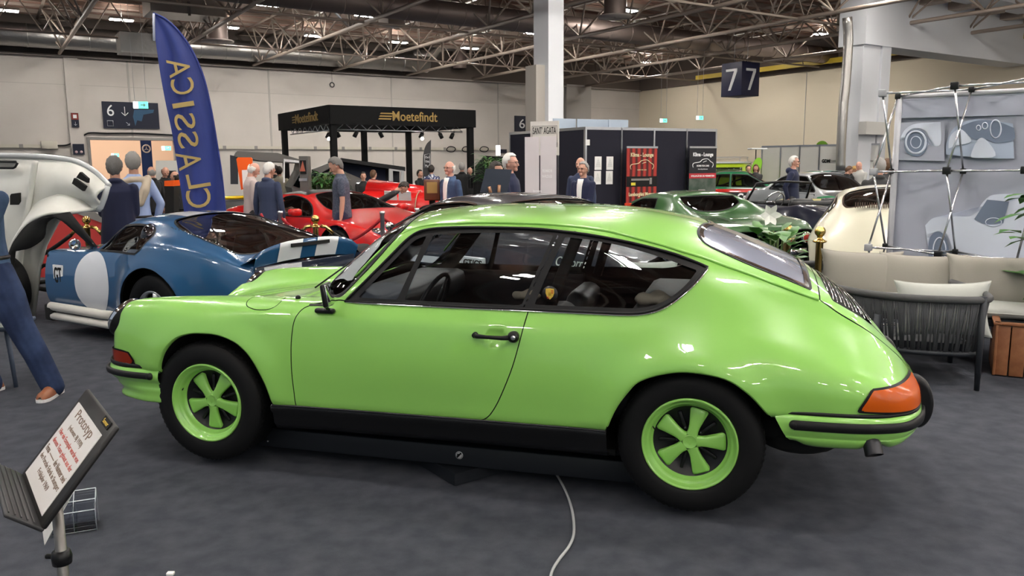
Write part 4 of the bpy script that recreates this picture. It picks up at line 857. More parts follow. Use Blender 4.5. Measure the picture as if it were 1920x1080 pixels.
# ---------------------------------------------------------------- roof: deck, space-frame girders, ducts, lamps
A0, A1, B0, B1 = -50, 22, -.0, 78
mb = MB(); mb.smooth = False; rows = []
nb = 195
for k in range(nb + 1):
    b = B0 + (B1-B0)*k/nb
    for (db, dz) in ((0, 0), (.14, 0), (.2, .10), (.34, .10)): rows.append([hp(A0, b+db, DECK+dz), hp(A1, b+db, DECK+dz)])
mb.grid(rows, smooth=False); tag(mb.build('ceiling', m_deck, fix=False), kind='structure')
mb = MB()
for k in range(54): b = 1.5 + k*1.45; mb.box(hp((A0+A1)/2, b, DECK-.09), (A1-A0, .10, .18 if k % 2 == 0 else .12), rz=H_YAW)
tag(mb.build('trim_9', m_trussm), kind='structure')
mb = MB(); mb.box(hp(0, B1+.2, DECK/2), (.01,.01,.01)); 
TZ0, TZ1 = 6.75, 8.2
def girder(a, b0, b1, proto=None):
    mb = MB(); st = 2.9; n = int((b1-b0)/st)
    R = lambda b, z, da=0.: hp(a+da, b, z)
    mb.tube([R(b0, TZ0), R(b1, TZ0)], .075, 6); mb.tube([R(b0, TZ1, -.75), R(b1, TZ1, -.75)], .06, 6); mb.tube([R(b0, TZ1, .75), R(b1, TZ1, .75)], .06, 6)
    for k in range(n):
        b = b0 + k*st
        for d in (-.75, .75):
            mb.tube([R(b+st/2, TZ0), R(b, TZ1, d)], .04, 5); mb.tube([R(b+st/2, TZ0), R(b+st, TZ1, d)], .04, 5)
        mb.tube([R(b, TZ1, -.75), R(b, TZ1, .75)], .035, 5)
    return mb
gi = 0
for k in range(-11, 5):
    a = (WALL.hit(110, 100)[0]) + 4.35*(k+3)
    if -48 < a < -.9:
        gi += 1; nth = ('first', 'second', 'third', 'fourth', 'fifth', 'sixth', 'seventh', 'eighth', 'ninth', 'tenth', 'eleventh', 'twelfth')[gi-1]; o = girder(a, .3, 60).build('roof_girder', m_trussm); tag(o, nth + ' from the left of the long tube lattice girders under the roof', 'girder', 'parallel roof girders')
# cross bracing along the wall direction
for b, z, nth in ((6.1, TZ0+.05, 'farthest'), (14.8, TZ0, 'middle'), (23.5, TZ0, 'nearest')):
    mb = MB(); mb.tube([hp(-48, b, z), hp(-.5, b, z)], .045, 6); mb.tube([hp(-48, b, TZ1), hp(-.5, b, TZ1)], .05, 6)
    for k in range(28): a = -48 + k*1.65; mb.tube([hp(a, b, z), hp(a+.82, b, TZ1)], .025, 4); mb.tube([hp(a+.82, b, TZ1), hp(a+1.65, b, z)], .025, 4)
    tag(mb.build('cross_girder', m_trussm), nth + ' of three lattice cross girders parallel to the back wall under the roof', 'girder', 'cross girders under the roof')
# ducts
def duct_line(px0, py0, z, px1, r, m, name, label, ribs=True, band=1.2):
    r_ = ray(px0, py0); t_ = (z - CAM_H) / r_[2]; p = np.array([r_[0]*t_, r_[1]*t_, z]); pl = Plane(p, HA); a1, _ = pl.hit(px1, 100)
    a0 = -6; mb = MB(); mb.tube([pl.pt(a0, z), pl.pt(a1, z)], r, 24); o = mb.build(name, m); tag(o, label, 'duct')
    mb = MB(); n = int((a1-a0)/band)
    for k in range(n): c = pl.pt(a0+k*band, z); d = pl.x*.03; mb.tube([c-d, c+d], r*1.025, 24)
    mb.build('seam_band', m, o); return pl, o
pl1, d1 = duct_line(50, 66, 7.35, 800, .50, m_duct, 'ventilation_duct', 'large silver spiral duct running along the back wall under the roof')
pl2, d2 = duct_line(640, 2, 7.3, 1560, .42, m_ductr, 'ventilation_duct', 'dusty dark duct crossing high at the top centre')
pl3, d3 = duct_line(60, 98, 6.95, 940, .14, m_duct, 'pipe_run', 'thin silver pipe under the large duct along the back wall', band=2.6)
pl4, d4 = duct_line(380, 122, 6.72, 1000, .09, m_duct, 'pipe_run', 'thinnest silver pipe just above the back wall top', band=3.1)
pl5, d5 = duct_line(1060, 50, 7.6, 1560, .4, m_ductr, 'ventilation_duct', 'dusty duct behind the white column at top right')
# branch with an elbow and a round outlet
a_, z_ = pl1.hit(790, 105)
t = thing('duct_branch', 'silver duct elbow rising to a grey round outlet near the middle girders', 'duct', (0, 0, 0))
P0 = pl1.pt(a_-.6, z_); q = [P0, pl1.pt(a_+.4, z_+.05, -.0), pl1.pt(a_+1.1, z_+.55), pl1.pt(a_+1.5, z_+.75), pl1.pt(a_+2.3, z_+.75)]
mb = MB(); mb.tube(spline(q, 4, False), .36, 20); mb.build('elbow', m_duct, t); c = pl1.pt(a_+2.5, 0); mb = MB(); mb.lathe([(.38, z_-.55), (.4, z_-.5), (.4, z_+1.1), (.05, z_+1.15)], 'z', 24, tuple(c)); mb.build('outlet', m_ductr, t)
def outlet(px, py, Y, label, r=.42, h=1.3):
    c = at(px, py, Y); t = thing('air_outlet', label, 'vent', c, 0); mb = MB(); mb.lathe([(r, 0), (r, h)], 'z', 24); mb.build('drum', m_ductr, t); mb = MB(); mb.lathe([(.05, -.06), (r*1.5, -.06), (r*1.55, 0), (r, .03)], 'z', 28); mb.build('disc', mat('vent_disc', (.42, .36, .33), rough=.5), t)
outlet(408, 76, 34, 'round air outlet under the roof right of the blue feather flag'); outlet(1153, 30, 30, 'round air outlet with a pale disc right of the white column', .40)
t = thing('duct_box', 'silver rectangular duct piece between the feather flag and the large duct', 'duct', at(262, 84, 34), H_YAW)
mb = MB(); mb.box((0, 0, 0), (1.6, 1.1, .8)); mb.box((.9, -.6, 1.0), (.5, .7, 1.6)); mb.build('box', m_duct, t)
t = thing('duct_box', 'long silver rectangular duct hanging at the top above the blue flag', 'duct', at(345, 18, 31), H_YAW)
mb = MB(); mb.box((0, 0, 0), (2.6, 1.6, .55)); mb.build('box', m_duct, t)
mb = MB(); mb.box((0, -.85, -.1), (.08, .1, .5)); mb.build('strap', m_joint, t)
# lamps seen in the picture, then the rest of the hall's rows
lampP = thing('ceiling_lamp', 'bright white high-bay lamp hanging under the roof', 'lamp', (0, 0, 0), H_YAW, 'high-bay lamps under the roof')
mb = MB(); mb.rbox((0, 0, .07), (.95, .42, .10), .02); mb.build('housing', m_joint, lampP)
mb = MB(); mb.box((-.24, 0, 0), (.40, .34, .02)); mb.box((.24, 0, 0), (.40, .34, .02)); mb.build('diffuser', m_lampe, lampP)
mb = MB(); mb.cyl((0, 0, .1), (0, 0, .65), .012, 5); mb.build('hanger', m_joint, lampP)
mb = MB(); mb.box((0, 0, .126), (.8, .06, .008)); mb.build('added_uplight_strip', mat('added_uplight', (1, 1, 1), emit=(1., .95, .88), estr=60.), lampP)  # glowing strip added on top of the housing to brighten the roof deck
ZL = 7.75; pos = []
for (px, py) in ((10, 20), (228, 38), (503, 10), (590, 68), (686, 30), (858, 44), (881, 91), (747, 80), (1175, 20), (1148, 73), (1215, 118), (1365, 95), (1542, 65), (1000, 63), (427, 52)):
    r_ = ray(px, py); t_ = (ZL - CAM_H) / r_[2]; pos.append((r_[0]*t_, r_[1]*t_))
for i in range(-9, 4):
    for j in range(11):
        a, b = i*5.2 + 1.5, 27 + j*5.4; p = hp(a, b)
        if p[1] < 27 and -34 < p[0] < 34 and p[1] > -24: pos.append((p[0], p[1]))
for i, (x, y) in enumerate(pos):
    o = lampP if i == 0 else copy_tree(lampP); o.location = (x, y, ZL)
    if i < 15: o['label'] = 'bright white roof lamp ' + ('in the top left corner', 'above the large direction sign', 'at the top edge right of the feather flag', 'left above the booth canopy', 'at the top edge above the booth canopy', 'high above the right end of the booth canopy', 'above the canopy below the dusty duct', 'below the white box heater', 'at the top edge right of the white column', 'right of the white column, lower of the pair there', 'between the white column and the hanging cube', 'just above the hanging cube with sevens', 'left of the right portal column', 'touching the left edge of the white column', 'at the air outlet right of the feather flag')[i]
    else: o['label'] = 'white roof lamp in the even rows nearer than the pictured ones'
# skylight
t = thing('skylight', 'bluish glazed skylight in the roof at top centre left', 'skylight', tuple(at(621, 14, 31)), H_YAW)
mb = MB(); mb.box((0, 0, 0), (1.1, .8, .05)); mb.build('pane', mat('skylight_pane', (.6, .8, 1), emit=(.6, .8, 1), estr=2.), t); mb = MB()
for k in (-.55, -.18, .18, .55): mb.box((k, 0, -.03), (.04, .8, .05))
mb.build('bar', m_joint, t)
t = thing('fan_heater', 'white box heater with slats hanging among the girders at top centre', 'heater', tuple(at(735, 42, 33)), H_YAW + .3)
mb = MB(); mb.rbox((0, 0, 0), (.9, .6, .32), .03); mb.build('housing', mat('heater_cream', (.45, .40, .36), rough=.5), t)

# ---------------------------------------------------------------- columns and the portal on the right
def hbox(mb, px, Y, la, lb, z0, z1, da=0., db=0.):
    """upright box with edges along HA (la) and HB (lb), its nearest corner seen at column px"""
    c = np.array([(px-960)/F_PX*Y*1.0, Y, 0]) ; c = c - HB*(lb/2 - db) + HA*(la/2 + da) + UP*(z0+z1)/2; mb.box(c, (la, lb, z1-z0), rz=H_YAW)
mb = MB(); hbox(mb, 1029, 24, .55, .75, 0, DECK); cw = tag(mb.build('column_center', m_colw), kind='structure')
t = thing('column_cabinet', 'grey-beige service cabinet fixed to the left side of the white column', 'cabinet', (0, 0, 0))
mb = MB(); mb.box(np.array([(1006-960)/F_PX*24.2, 24.3, 2.4]), (.36, .55, 4.15), rz=H_YAW); mb.build('housing', mat('cabinet_beige', (.42, .39, .35), rough=.6), t)
PY = 30.
cP = np.array([(1612-960)/F_PX*PY, PY, 0])
mb = MB(); mb.box(cP + UP*DECK/2 - HB*.3, (1.05, .8, DECK), rz=H_YAW); mb.box(cP + HA*.85 - HB*.1 + UP*3.1, (.55, .5, 6.2), rz=H_YAW); tag(mb.build('column_right', m_colw), kind='structure')
BP = Plane(cP + HB*.15, HA); _, zb = BP.hit(1650, 86); ab, _ = BP.hit(1648, 86)
mb = MB(); mb.box(BP.pt(ab+9, (zb+7.75)/2 , -.5), (19.8, 1.1, 7.75-zb), rz=H_YAW); tag(mb.build('beam_right', m_colw), kind='structure')
mb = MB(); mb.box(BP.pt(ab+9.5, (zb+7.9)/2, -1.4), (19, .8, .6), rz=H_YAW)
for k in range(9): mb.box(BP.pt(ab+.6+k*2.0, 7.62, .35), (.55, 1.2, .34), rz=H_YAW)
tag(mb.build('trim_10', m_trussm), kind='structure')
mb = MB(); mb.box(BP.pt(ab+5.6, 7.95, 1.3), (10.4, 1.1, .8), rz=H_YAW); tag(mb.build('air_handler', m_colw), 'pale blue-grey ventilation casing above the beam at top right', 'duct')
_, z_ = BP.hit(1600, 240); mb = MB(); mb.box(cP + UP*z_ + HB*.28 + HA*.15, (1.5, .3, .45), rz=H_YAW); tag(mb.build('cable_box', mat('box_grey', (.60, .59, .56), rough=.6)), 'pale grey cable box across the right portal column', 'box')
q = [BP.hit(x, y) for x, y in ((1574, 35), (1576, 80), (1571, 160), (1567, 200), (1563, 272), (1562, 320))]
mb = MB(); mb.tube([BP.pt(a, z, .3) for a, z in spline(q, 4, False)], .16, 12); dp = tag(mb.build('flexible_duct', m_duct), 'crumpled silver flexible duct down the left side of the right column', 'duct')
# ---------------------------------------------------------------- the other cars: one builder, each car with its own outline tables
def car_lines(top, belt, hw, bot, rail, mid=.5, tuck=.0, low=.9, bulge=.02):
    """top/belt/bot: (u, w); hw: (u, half width); rail: (u, y, w) = roof rail, or bonnet edge -> nine character lines"""
    us = sorted({round(p[0], 4) for t in (top, belt, hw, bot, rail) for p in t}); U = np.array(us)
    f = lambda t, j: pchip([p[0] for p in t], [p[j] for p in t], U)
    tw, bw_, h, bo, ry, rw = f(top, 1), f(belt, 1), f(hw, 1), f(bot, 1), f(rail, 1), f(rail, 2); m = bo + (bw_-bo)*mid
    Z = lambda y, w_: [(u, float(max(a, 0)), float(b)) for u, a, b in zip(U, y, w_)]
    return [Z(h*low-.06, bo), Z(h*low, bo+.005), Z(h*.985, bo+(m-bo)*.45), Z(h, m), Z(h*.985-.01, m+(bw_-m)*.6), Z(h*.94-.02, bw_),
            Z((h*.94-.02)*.5+ry*.5+bulge, bw_*.5+rw*.5), Z(ry, rw), Z(ry*.55, rw*.25+tw*.75), Z(ry*0, tw)]
def simple_wheel(parent, loc, flip, r, rr, width, m_rim, spokes=5, m_tyre_=None, band=None, sw=.03):
    w_ = link('wheel', None, parent, loc, (0, 0, PI if flip else 0)); t = MB()
    t.lathe([(rr-.01,.06),(rr,.0),(rr+.01,-.012),(r-.03,-.012),(r-.008,-.002),(r,.02),(r,width-.02),(r-.02,width),(rr,width-.01)], 'y', 40); t.build('tyre', m_tyre_ or m_tyre, w_)
    if band: t = MB(); t.lathe([(rr+band[0], -.0135), (rr+band[1], -.0135)], 'y', 40); t.build('white_band', m_white, w_)
    t = MB(); t.lathe([(rr,.02),(rr,-.006),(rr-.012,-.008),(rr-.02,.0),(rr-.03,.03)], 'y', 40); t.build('rim', m_rim, w_)
    t = MB(); t.lathe([(.001,.05),(rr-.03,.06)], 'y', 30); t.build('disc', m_void, w_)
    t = MB()
    for k in range(spokes):
        a = 2*PI*k/spokes+.3; t.tube([(math.cos(a)*.02, .012, math.sin(a)*.02), (math.cos(a)*(rr-.02), .012, math.sin(a)*(rr-.02))], [sw*.7, sw], 6, flat=.45)
    t.lathe([(.001,-.004),(.03,-.002),(.04,.02)], 'y', 16); t.build('spokes', m_rim, w_)
    return w_
def build_car(label, O, yaw, S, m_body, name='car', group=None, at_z=0.):
    root = thing(name, label, 'car', (O[0], O[1], at_z), -yaw, group)
    L = car_lines(**S['shape']); u0, u1 = L[0][0][0], L[0][-1][0]; st = S.get('step', .035)
    us = stations([(u0, u0+.12, .012), (u0+.12, u1-.12, st), (u1-.12, u1, .012)], 0); sub = S.get('sub', [2,2,3,3,4,5,6,4,5])
    G, vs = loft(L, us, sub, S.get('sig', .03))
    wb, r = S['wb'], S['r']; af, ar = S.get('arch', (r+.06, r+.06)); lip = S.get('lip', .02)
    for cu, ra in ((0, af), (wb, ar)):
        d = np.hypot(G[:, :, 0]-cu, G[:, :, 2]-r); side = np.clip((5.8-vs[None, :])/1., 0, 1); G[:, :, 1] += lip*np.exp(-((d-ra)/.09)**2)*side
    for fn in S.get('deform', []): fn(G, vs)
    H = Sheet.grid(G, grid_normals(G), vs)
    B = H
    for cu, ra in ((0, af), (wb, ar)):
        B = B.drop(lambda A, cu=cu, ra=ra: np.maximum(np.hypot(A[:, 0]-cu, np.minimum(A[:, 2]-r, 0)*.0+(A[:, 2]-r))-ra, (A[:, 6]-5.5)*.2))
        B = B.drop(lambda A, cu=cu, ra=ra: np.maximum(np.maximum(np.abs(A[:, 0]-cu)-ra, A[:, 2]-r), (A[:, 6]-5.5)*.2))
    for kind, poly, v0, v1 in S.get('cuts', []): B = B.drop((side_poly if kind == 's' else top_poly)(*((poly, 0, v1, v0) if kind == 's' else (poly, 0, v0, v1))))
    for f in S.get('drop', []): B = B.drop(f)
    lin = B
    gl = []
    for kind, poly, v0, v1, nm in S['glass']:
        P_ = spline(poly, 4); F1 = lambda off, P_=P_, kind=kind, v0=v0, v1=v1: side_poly(P_, off, v1, v0) if kind == 's' else top_poly(P_, off, v0, v1)
        ring = H.keep(F1(S.get('seal', .018))).drop(F1(0)).off(.003); pane = H.keep(F1(.004)).off(-.006); gl.append((nm, pane, ring, kind)); B = B.drop(F1(.004)); lin = lin.drop(F1(-.004))
    BB = B; doors = []
    for poly in S.get('doors', []):
        P_ = spline(poly, 4); D = B.keep(side_poly(P_, -.003, 7)); B = B.drop(side_poly(P_, .004, 7)); doors.append(D)
    sheet_mesh('body_shell', both(B), m_body, root)
    for D in doors: sheet_mesh('door', [D], m_body, root); sheet_mesh('door', [D.flip()], m_body, root)
    sheet_mesh('inner_lining', both(lin.off(-.02)), m_void, root)
    for nm, pane, ring, kind in gl:
        for a_, b_ in (([(pane, ring), (pane.flip(), ring.flip())]) if kind == 's' else [(None, None)]):
            p = sheet_mesh(nm, [a_] if a_ else both(pane), S.get('glass_mat', m_glass_dark), root); sheet_mesh('seal', [b_] if b_ else both(ring), S.get('seal_mat', m_rubber), p)
    for f in S.get('bands', []):         # painted areas with their own colour
        nm, field, m_, off = f; bs = BB.keep(field).off(off); [sheet_mesh(nm, [q_], m_, root) for q_ in both(bs)]
    hwf = lambda u: float(np.interp(u, [p[0] for p in S['shape']['hw']], [p[1] for p in S['shape']['hw']]))
    for cu, ra, n in ((0, af, 0), (wb, ar, 1)):
        y = hwf(cu) - S.get('inset', .03)
        for sg in (-1, 1): S['wheel'](root, (cu, sg*y, r), sg > 0)
        for sg in (-1, 1):
            q = [(cu+math.cos(t)*(ra+.01), r+math.sin(t)*(ra+.01)) for t in np.linspace(-.3, PI+.3, 20)]
            mb = MB(); mb.grid([[(a, sg*(y-.08), b) for a, b in q], [(a, sg*(y-.30), b) for a, b in q], [(cu, sg*(y-.30), r)]*len(q)]); mb.build('wheel_arch_liner', m_void, root)
    mb = MB(); mb.box(((u0+u1)/2, 0, S.get('pan', .24)), (u1-u0-.5, hwf(wb/2)*1.5, .06)); mb.build('underbody', m_void, root)
    S['_G'], S['_vs'], S['_us'] = G, vs, us
    return root
def body_pt(S, u, w, below=6.0):
    us, G, vs = S['_us'], S['_G'], S['_vs']; i = int(round(np.interp(u, us, np.arange(len(us))))); m = vs < below; W = G[i, m, 2]; Y = G[i, m, 1]; o = np.argsort(W); return float(np.interp(w, W[o], Y[o]))
def top_pt(S, u, y, above=5.0):
    us, G, vs = S['_us'], S['_G'], S['_vs']; i = int(round(np.interp(u, us, np.arange(len(us))))); m = vs > above; Y = G[i, m, 1]; W = G[i, m, 2]; o = np.argsort(Y); return float(np.interp(abs(y), Y[o], W[o]))
def seats_in(root, us, y, z, m=None, h=.55, w_=.46):
    for u in us:
        for s in (-1, 1):
            mb = MB(); mb.rbox((u, s*y, z), (.5, w_, .16), .05); mb.M = Matrix.Translation((u+.26, s*y, z+.05)) @ Matrix.Rotation(.3, 4, 'Y'); mb.rbox((0, 0, h/2), (.13, w_, h), .05); mb.build('seat', m or m_leather, root)
def steering(root, c, r=.18, m=None, tilt=-66):
    mb = MB(); R_ = Matrix.Rotation(math.radians(tilt), 3, 'Y'); c = Vector(c)
    mb.tube([c + R_ @ Vector((math.cos(t)*r, math.sin(t)*r, 0)) for t in np.linspace(0, 2*PI, 28)[:-1]], .011, 6, closed=True)
    for t in (.5, 2.6, 4.71): mb.tube([c, c + R_ @ Vector((math.cos(t)*r, math.sin(t)*r, 0))], .007, 5)
    mb.build('steering_wheel', m or m_chrome, root)

# --- blue coupe, its whole front end hinged open
m_blue = paint('deep_blue_paint', (.018, .085, .20)); m_stripe = paint('white_stripe_paint', (.72, .74, .78))
wh_alloy = lambda p, l, f: simple_wheel(p, l, f, .335, .20, .24, m_alu, 6, sw=.04)
S_BLUE = dict(wb=2.29, r=.33, arch=(.0, .40), lip=.03, sig=.03, step=.025, sub=[2,2,3,4,5,6,6,6,6],
  shape=dict(
    top=[(.42,.80),(.62,.815),(.80,.86),(.98,1.03),(1.12,1.125),(1.30,1.155),(1.55,1.15),(1.9,1.10),(2.3,1.02),(2.7,.905),(3.1,.82),(3.24,.80),(3.28,.79)],
    belt=[(.42,.78),(.80,.80),(1.2,.80),(1.6,.82),(1.85,.88),(2.2,.915),(2.6,.86),(3.0,.78),(3.28,.70)],
    hw=[(.42,.80),(1.0,.81),(1.6,.82),(2.0,.86),(2.4,.87),(2.8,.80),(3.1,.72),(3.28,.66)],
    bot=[(.42,.22),(1.7,.20),(2.7,.30),(3.28,.40)],
    rail=[(.42,.68,.79),(.78,.66,.82),(.86,.62,.90),(1.02,.56,1.04),(1.15,.53,1.085),(1.35,.52,1.10),(1.6,.52,1.09),(1.9,.54,1.03),(2.3,.56,.96),(2.7,.58,.89),(3.0,.58,.80),(3.28,.56,.76)], bulge=.0),
  glass=[('s', [(.87,.835),(.87,.835),(.93,.93),(1.05,1.035),(1.05,1.035),(1.25,1.05),(1.50,1.035),(1.60,.98),(1.62,.90),(1.55,.84),(1.55,.84)], 4.2, 7.3, 'side_window'),
         ('t', [(.72,-.3),(.72,-.3),(.74,.3),(.80,.52),(.88,.565),(1.0,.52),(1.06,.3),(1.07,-.3),(1.07,-.3)], 6.9, 99, 'windscreen'),
         ('t', [(1.62,-.3),(1.62,-.3),(1.64,.3),(1.72,.50),(2.2,.56),(2.7,.56),(2.88,.48),(2.92,.2),(2.92,-.3),(2.92,-.3)], 6.4, 99, 'rear_screen')],
  doors=[[(.62,.26),(.62,.26),(.64,.60),(.80,.80),(.80,.80),(1.2,.80),(1.62,.82),(1.62,.82),(1.60,.50),(1.55,.26),(1.55,.26)]],
  wheel=wh_alloy, glass_mat=glass('smoked_screen', (.72,.74,.78), .8, 0., 1.8), pan=.25,
  bands=[('stripe', lambda A: np.maximum(np.abs(A[:,1]-.19)-.13, 6.5-A[:,6]), m_stripe, .002),
         ('roundel', lambda A: np.maximum(np.hypot(A[:,0]-.98, (A[:,2]-.53)/1.05)-.27, A[:,6]-5.2), m_stripe, .003)])
def _bm(u): return float(np.interp(u, [.42,.62,.87,1.62,2.2,3.28], [.64,.95,1.45,2.15,2.62,3.28]))
for k_ in ('top', 'rail'): S_BLUE['shape'][k_] = [(_bm(q[0]), *q[1:]) for q in S_BLUE['shape'][k_]]
S_BLUE['shape']['belt'] = [(.64,.78),(1.3,.80),(1.75,.83),(2.05,.89),(2.4,.91),(2.8,.86),(3.1,.77),(3.28,.70)]
S_BLUE['shape']['hw'] = [(.64,.79),(1.2,.80),(1.75,.82),(2.0,.86),(2.4,.87),(2.8,.80),(3.1,.72),(3.28,.66)]; S_BLUE['shape']['bot'] = [(.64,.22),(1.8,.20),(2.7,.30),(3.28,.40)]
S_BLUE['glass'] = [(k_, [(_bm(a), b) for a, b in q], v0, v1, nm) for k_, q, v0, v1, nm in S_BLUE['glass']]
S_BLUE['doors'] = []
S_BLUE['bands'][1] = ('roundel', lambda A: np.maximum(np.hypot(A[:,0]-1.40, (A[:,2]-.53)/1.05)-.27, A[:,6]-5.2), m_stripe, .003)
BL_YAW = math.radians(30); _n = np.array([-math.sin(BL_YAW), -math.cos(BL_YAW)]); _d = np.array([math.cos(BL_YAW), -math.sin(BL_YAW)])
BL_O = np.array([-3.05, 6.75]) - _n*.80 - _d*2.29
blue = build_car('metallic blue racing coupe with white stripes, white roundel and its front end hinged open', BL_O, BL_YAW, S_BLUE, m_blue)
for ch in list(blue.children):
    if ch.name.startswith('wheel') and ch.location.x < .5: ch.location.x = -.42
# small letters, sticker, side pipes, tail
y_ = -body_pt(S_BLUE, .86, .56) - .004
mb = MB(); mb.box((.86, y_+.009, .57), (.15, .012, .19)); gp = mb.build('race_plate', m_white, blue)
text('GT', frame_m((.86, y_+.002, .57), (1,0,0), (0,0,1)), .2, m_void, gp, 'letters', fit=(.12, .15), extrude=.002, bold=.004)
mb = MB(); mb.lathe([(.001,-.004),(.05,-.004),(.05,.01)], 'y', 20, (.76, y_+.01, .44)); mb.build('sticker', mat('sticker_pink', (.55,.25,.28)), blue)
mb = MB(); mb.tube([(.70,-.79,.26),(1.1,-.80,.26),(1.5,-.80,.25),(1.75,-.76,.25)], .042, 12); mb.tube([(.74,-.80,.17),(1.1,-.81,.17),(1.6,-.80,.16),(1.75,-.77,.17)], .035, 12); mb.build('side_pipes', mat('heat_wrapped_pipe', (.62,.60,.55), rough=.6, bump=(60,.3,.004)), blue)
mb = MB(); mb.rbox((.70,-.80,.205), (.12,.06,.16), .02); mb.build('pipe_bracket', m_void, blue)
mb = MB(); mb.box((.65, 0, .50), (.02, 1.5, .5)); mb.build('bulkhead', m_void, blue)
mb = MB()
for s in (-1, 1): mb.tube([(.42, s*.30, .30), (-.3, s*.28, .28), (-.75, s*.28, .30)], .025, 8); mb.tube([(.42, s*.35, .62), (-.2, s*.32, .55), (-.75, s*.28, .32)], .02, 8)
mb.tube([(-.75,-.3,.3),(-.75,.3,.3)], .025, 8); mb.rbox((.02, 0, .50), (.6, .5, .4), .05); mb.build('front_frame', m_void, blue)
mb = MB(); mb.M = Matrix.Translation((1.05,-.72,.86)); mb.lathe([(.001,-.03),(.035,-.03),(.052,-.01),(.055,.012),(.048,.014)], 'x', 20); mb.cyl((0,0,-.05),(0,.01,-.10),.008); o = mb.build('mirror', m_chrome, blue)
# bubble beside the driver
mb = MB(); mb.ball((2.02,-.60,.93), .10, 10, (.9, 1.0, 1.5)); mb.build('window_bubble', m_glass, blue)
steering(blue, (1.62, -.30, .84), .17, mat('wood_rim', (.25,.12,.05), rough=.3)); seats_in(blue, (1.90,), .3, .30, h=.6)
mb = MB(); mb.tube([(2.25,-.5,.3),(2.22,-.42,.98),(2.22,.42,.98),(2.25,.5,.3)], .022, 8); mb.build('roll_bar', m_black, blue)
# spoiler lip and flat tail panel
G = []
for y in np.linspace(-.62, .62, 15):
    k = 1 - (abs(y)/.66)**4*.5; z0 = top_pt(S_BLUE, 3.15, y) - .01; G.append([(3.08, y, z0), (3.18, y, z0+.05*k), (3.30, y, z0+.13*k), (3.33, y, z0+.14*k), (3.32, y, z0+.09*k), (3.28, y, z0-.03)])
mb = MB(); mb.grid(G); sp = mb.build('tail_spoiler', m_blue, blue)
G = [[tuple(np.add(p, (.006, 0, .003))) for p in g[1:]] for g in G if .05 < abs(g[0][1]) < .36]
for sgn in (-1, 1):
    g2 = [[(x, y, z) for x, y, z in g] for g in G if g[0][1]*sgn > 0]; mb = MB(); mb.grid(g2); mb.build('spoiler_stripe', m_stripe, sp)
mb = MB(); mb.rbox((3.285, 0, .57), (.03, 1.20, .38), .012); tp = mb.build('tail_panel', paint('navy_tail', (.008,.014,.03)), blue)
mb = MB(); mb.box((3.303, -.30, .57), (.004, .42, .36)); mb.build('white_panel', m_stripe, tp)
for y in (-.55, .42): mb = MB(); mb.lathe([(.001, 3.33), (.03, 3.325), (.04, 3.30)], 'x', 18, (0, y, .60)); mb.build('tail_lamp', m_redamber, tp)
mb = MB(); mb.box((3.305, .05, .47), (.006, .34, .12)); mb.build('number_plate', m_black, tp)
for y in (-.28, .06): mb = MB(); mb.lathe([(.001, 3.34), (.016, 3.335), (.018, 3.30)], 'x', 12, (0, y, .70)); mb.build('tail_catch', m_chrome, tp)
mb = MB(); mb.box((3.335, 0, top_pt(S_BLUE, 3.15, 0)+.085), (.012, .46, .030)); mb.build('vent', m_void, sp)
# rivets along the rear screen edge
mb = MB()
for k in range(26):
    u = 2.25 + .80*k/25
    for s in (-1, 1): mb.ball((u, s*(.565+.01*math.sin(k)), top_pt(S_BLUE, u, .57)+.004), .006, 4)
mb.build('rivets', m_chrome, blue)

# the hinged front end: a tall pale shell with headlamp-side wheel well, seen from inside
m_shell = mat('off_white_shell', (.62, .62, .57), rough=.35, noise=(2.5, (.70,.70,.66), 3, .3, .7))
SP = Plane(at(120, 400, 8.35), (math.cos(.30), -math.sin(.30)))
def shp(px, py, off=0.): a, z = SP.hit(px, py); return SP.pt(a, z, off)
def shell_panel(name, rows, m, parent=None, th=0.03):
    """rows of (px, py, depth towards the camera)"""
    mb = MB(); G = [[shp(*p) for p in r] for r in rows]; mb.grid(G); o = mb.build(name, m, parent, fix=False)
    s = o.modifiers.new('thickness', 'SOLIDIFY'); s.thickness = th; s.offset = 0; return o
top_e = spline([(-160,300),(-60,292),(0,291),(60,292),(110,296),(150,303),(180,320),(200,338),(209,348)], 4, False)
G = []
for t in np.linspace(0, 1, 12):
    row = []
    for p in top_e:
        x, y0 = p; yb = 640 - max(0, x)*0.0; xb = x - 20*t if x > 60 else x
        yb = np.interp(x, [-160, 70, 90, 130, 209], [640, 620, 475, 405, 392]); y = y0 + (yb-y0)*t
        row.append((x - (x-70)*.10*t*(x > 70), y, .30*(1-(1-t)**2)*.2 + .12*math.sin(PI*min(1, t*1.3))))
    G.append(row)
fe = link('hinged_front_end', None, blue); fe.matrix_parent_inverse = (Matrix.Translation(blue.location) @ Matrix.Rotation(blue.rotation_euler.z, 4, 'Z')).inverted(); fe['label'] = 'white underside of the raised front end with a wheel well cut-out'
shell_panel('bonnet_panel', G, m_shell, fe)
# rolled outer rim
mb = MB(); mb.tube([shp(x, y, .03) for x, y in top_e], .028, 8); mb.tube([shp(x, y, .05) for x, y in ((209,348),(203,370),(196,388),(191,393))], .03, 8); mb.build('rim', mat('shell_edge', (.55,.57,.58), rough=.25, coat=1.), fe)
mb = MB(); mb.tube([shp(x, y-3, .02) for x, y in top_e[8:]], .012, 6); mb.build('edge_seal', m_black, fe)
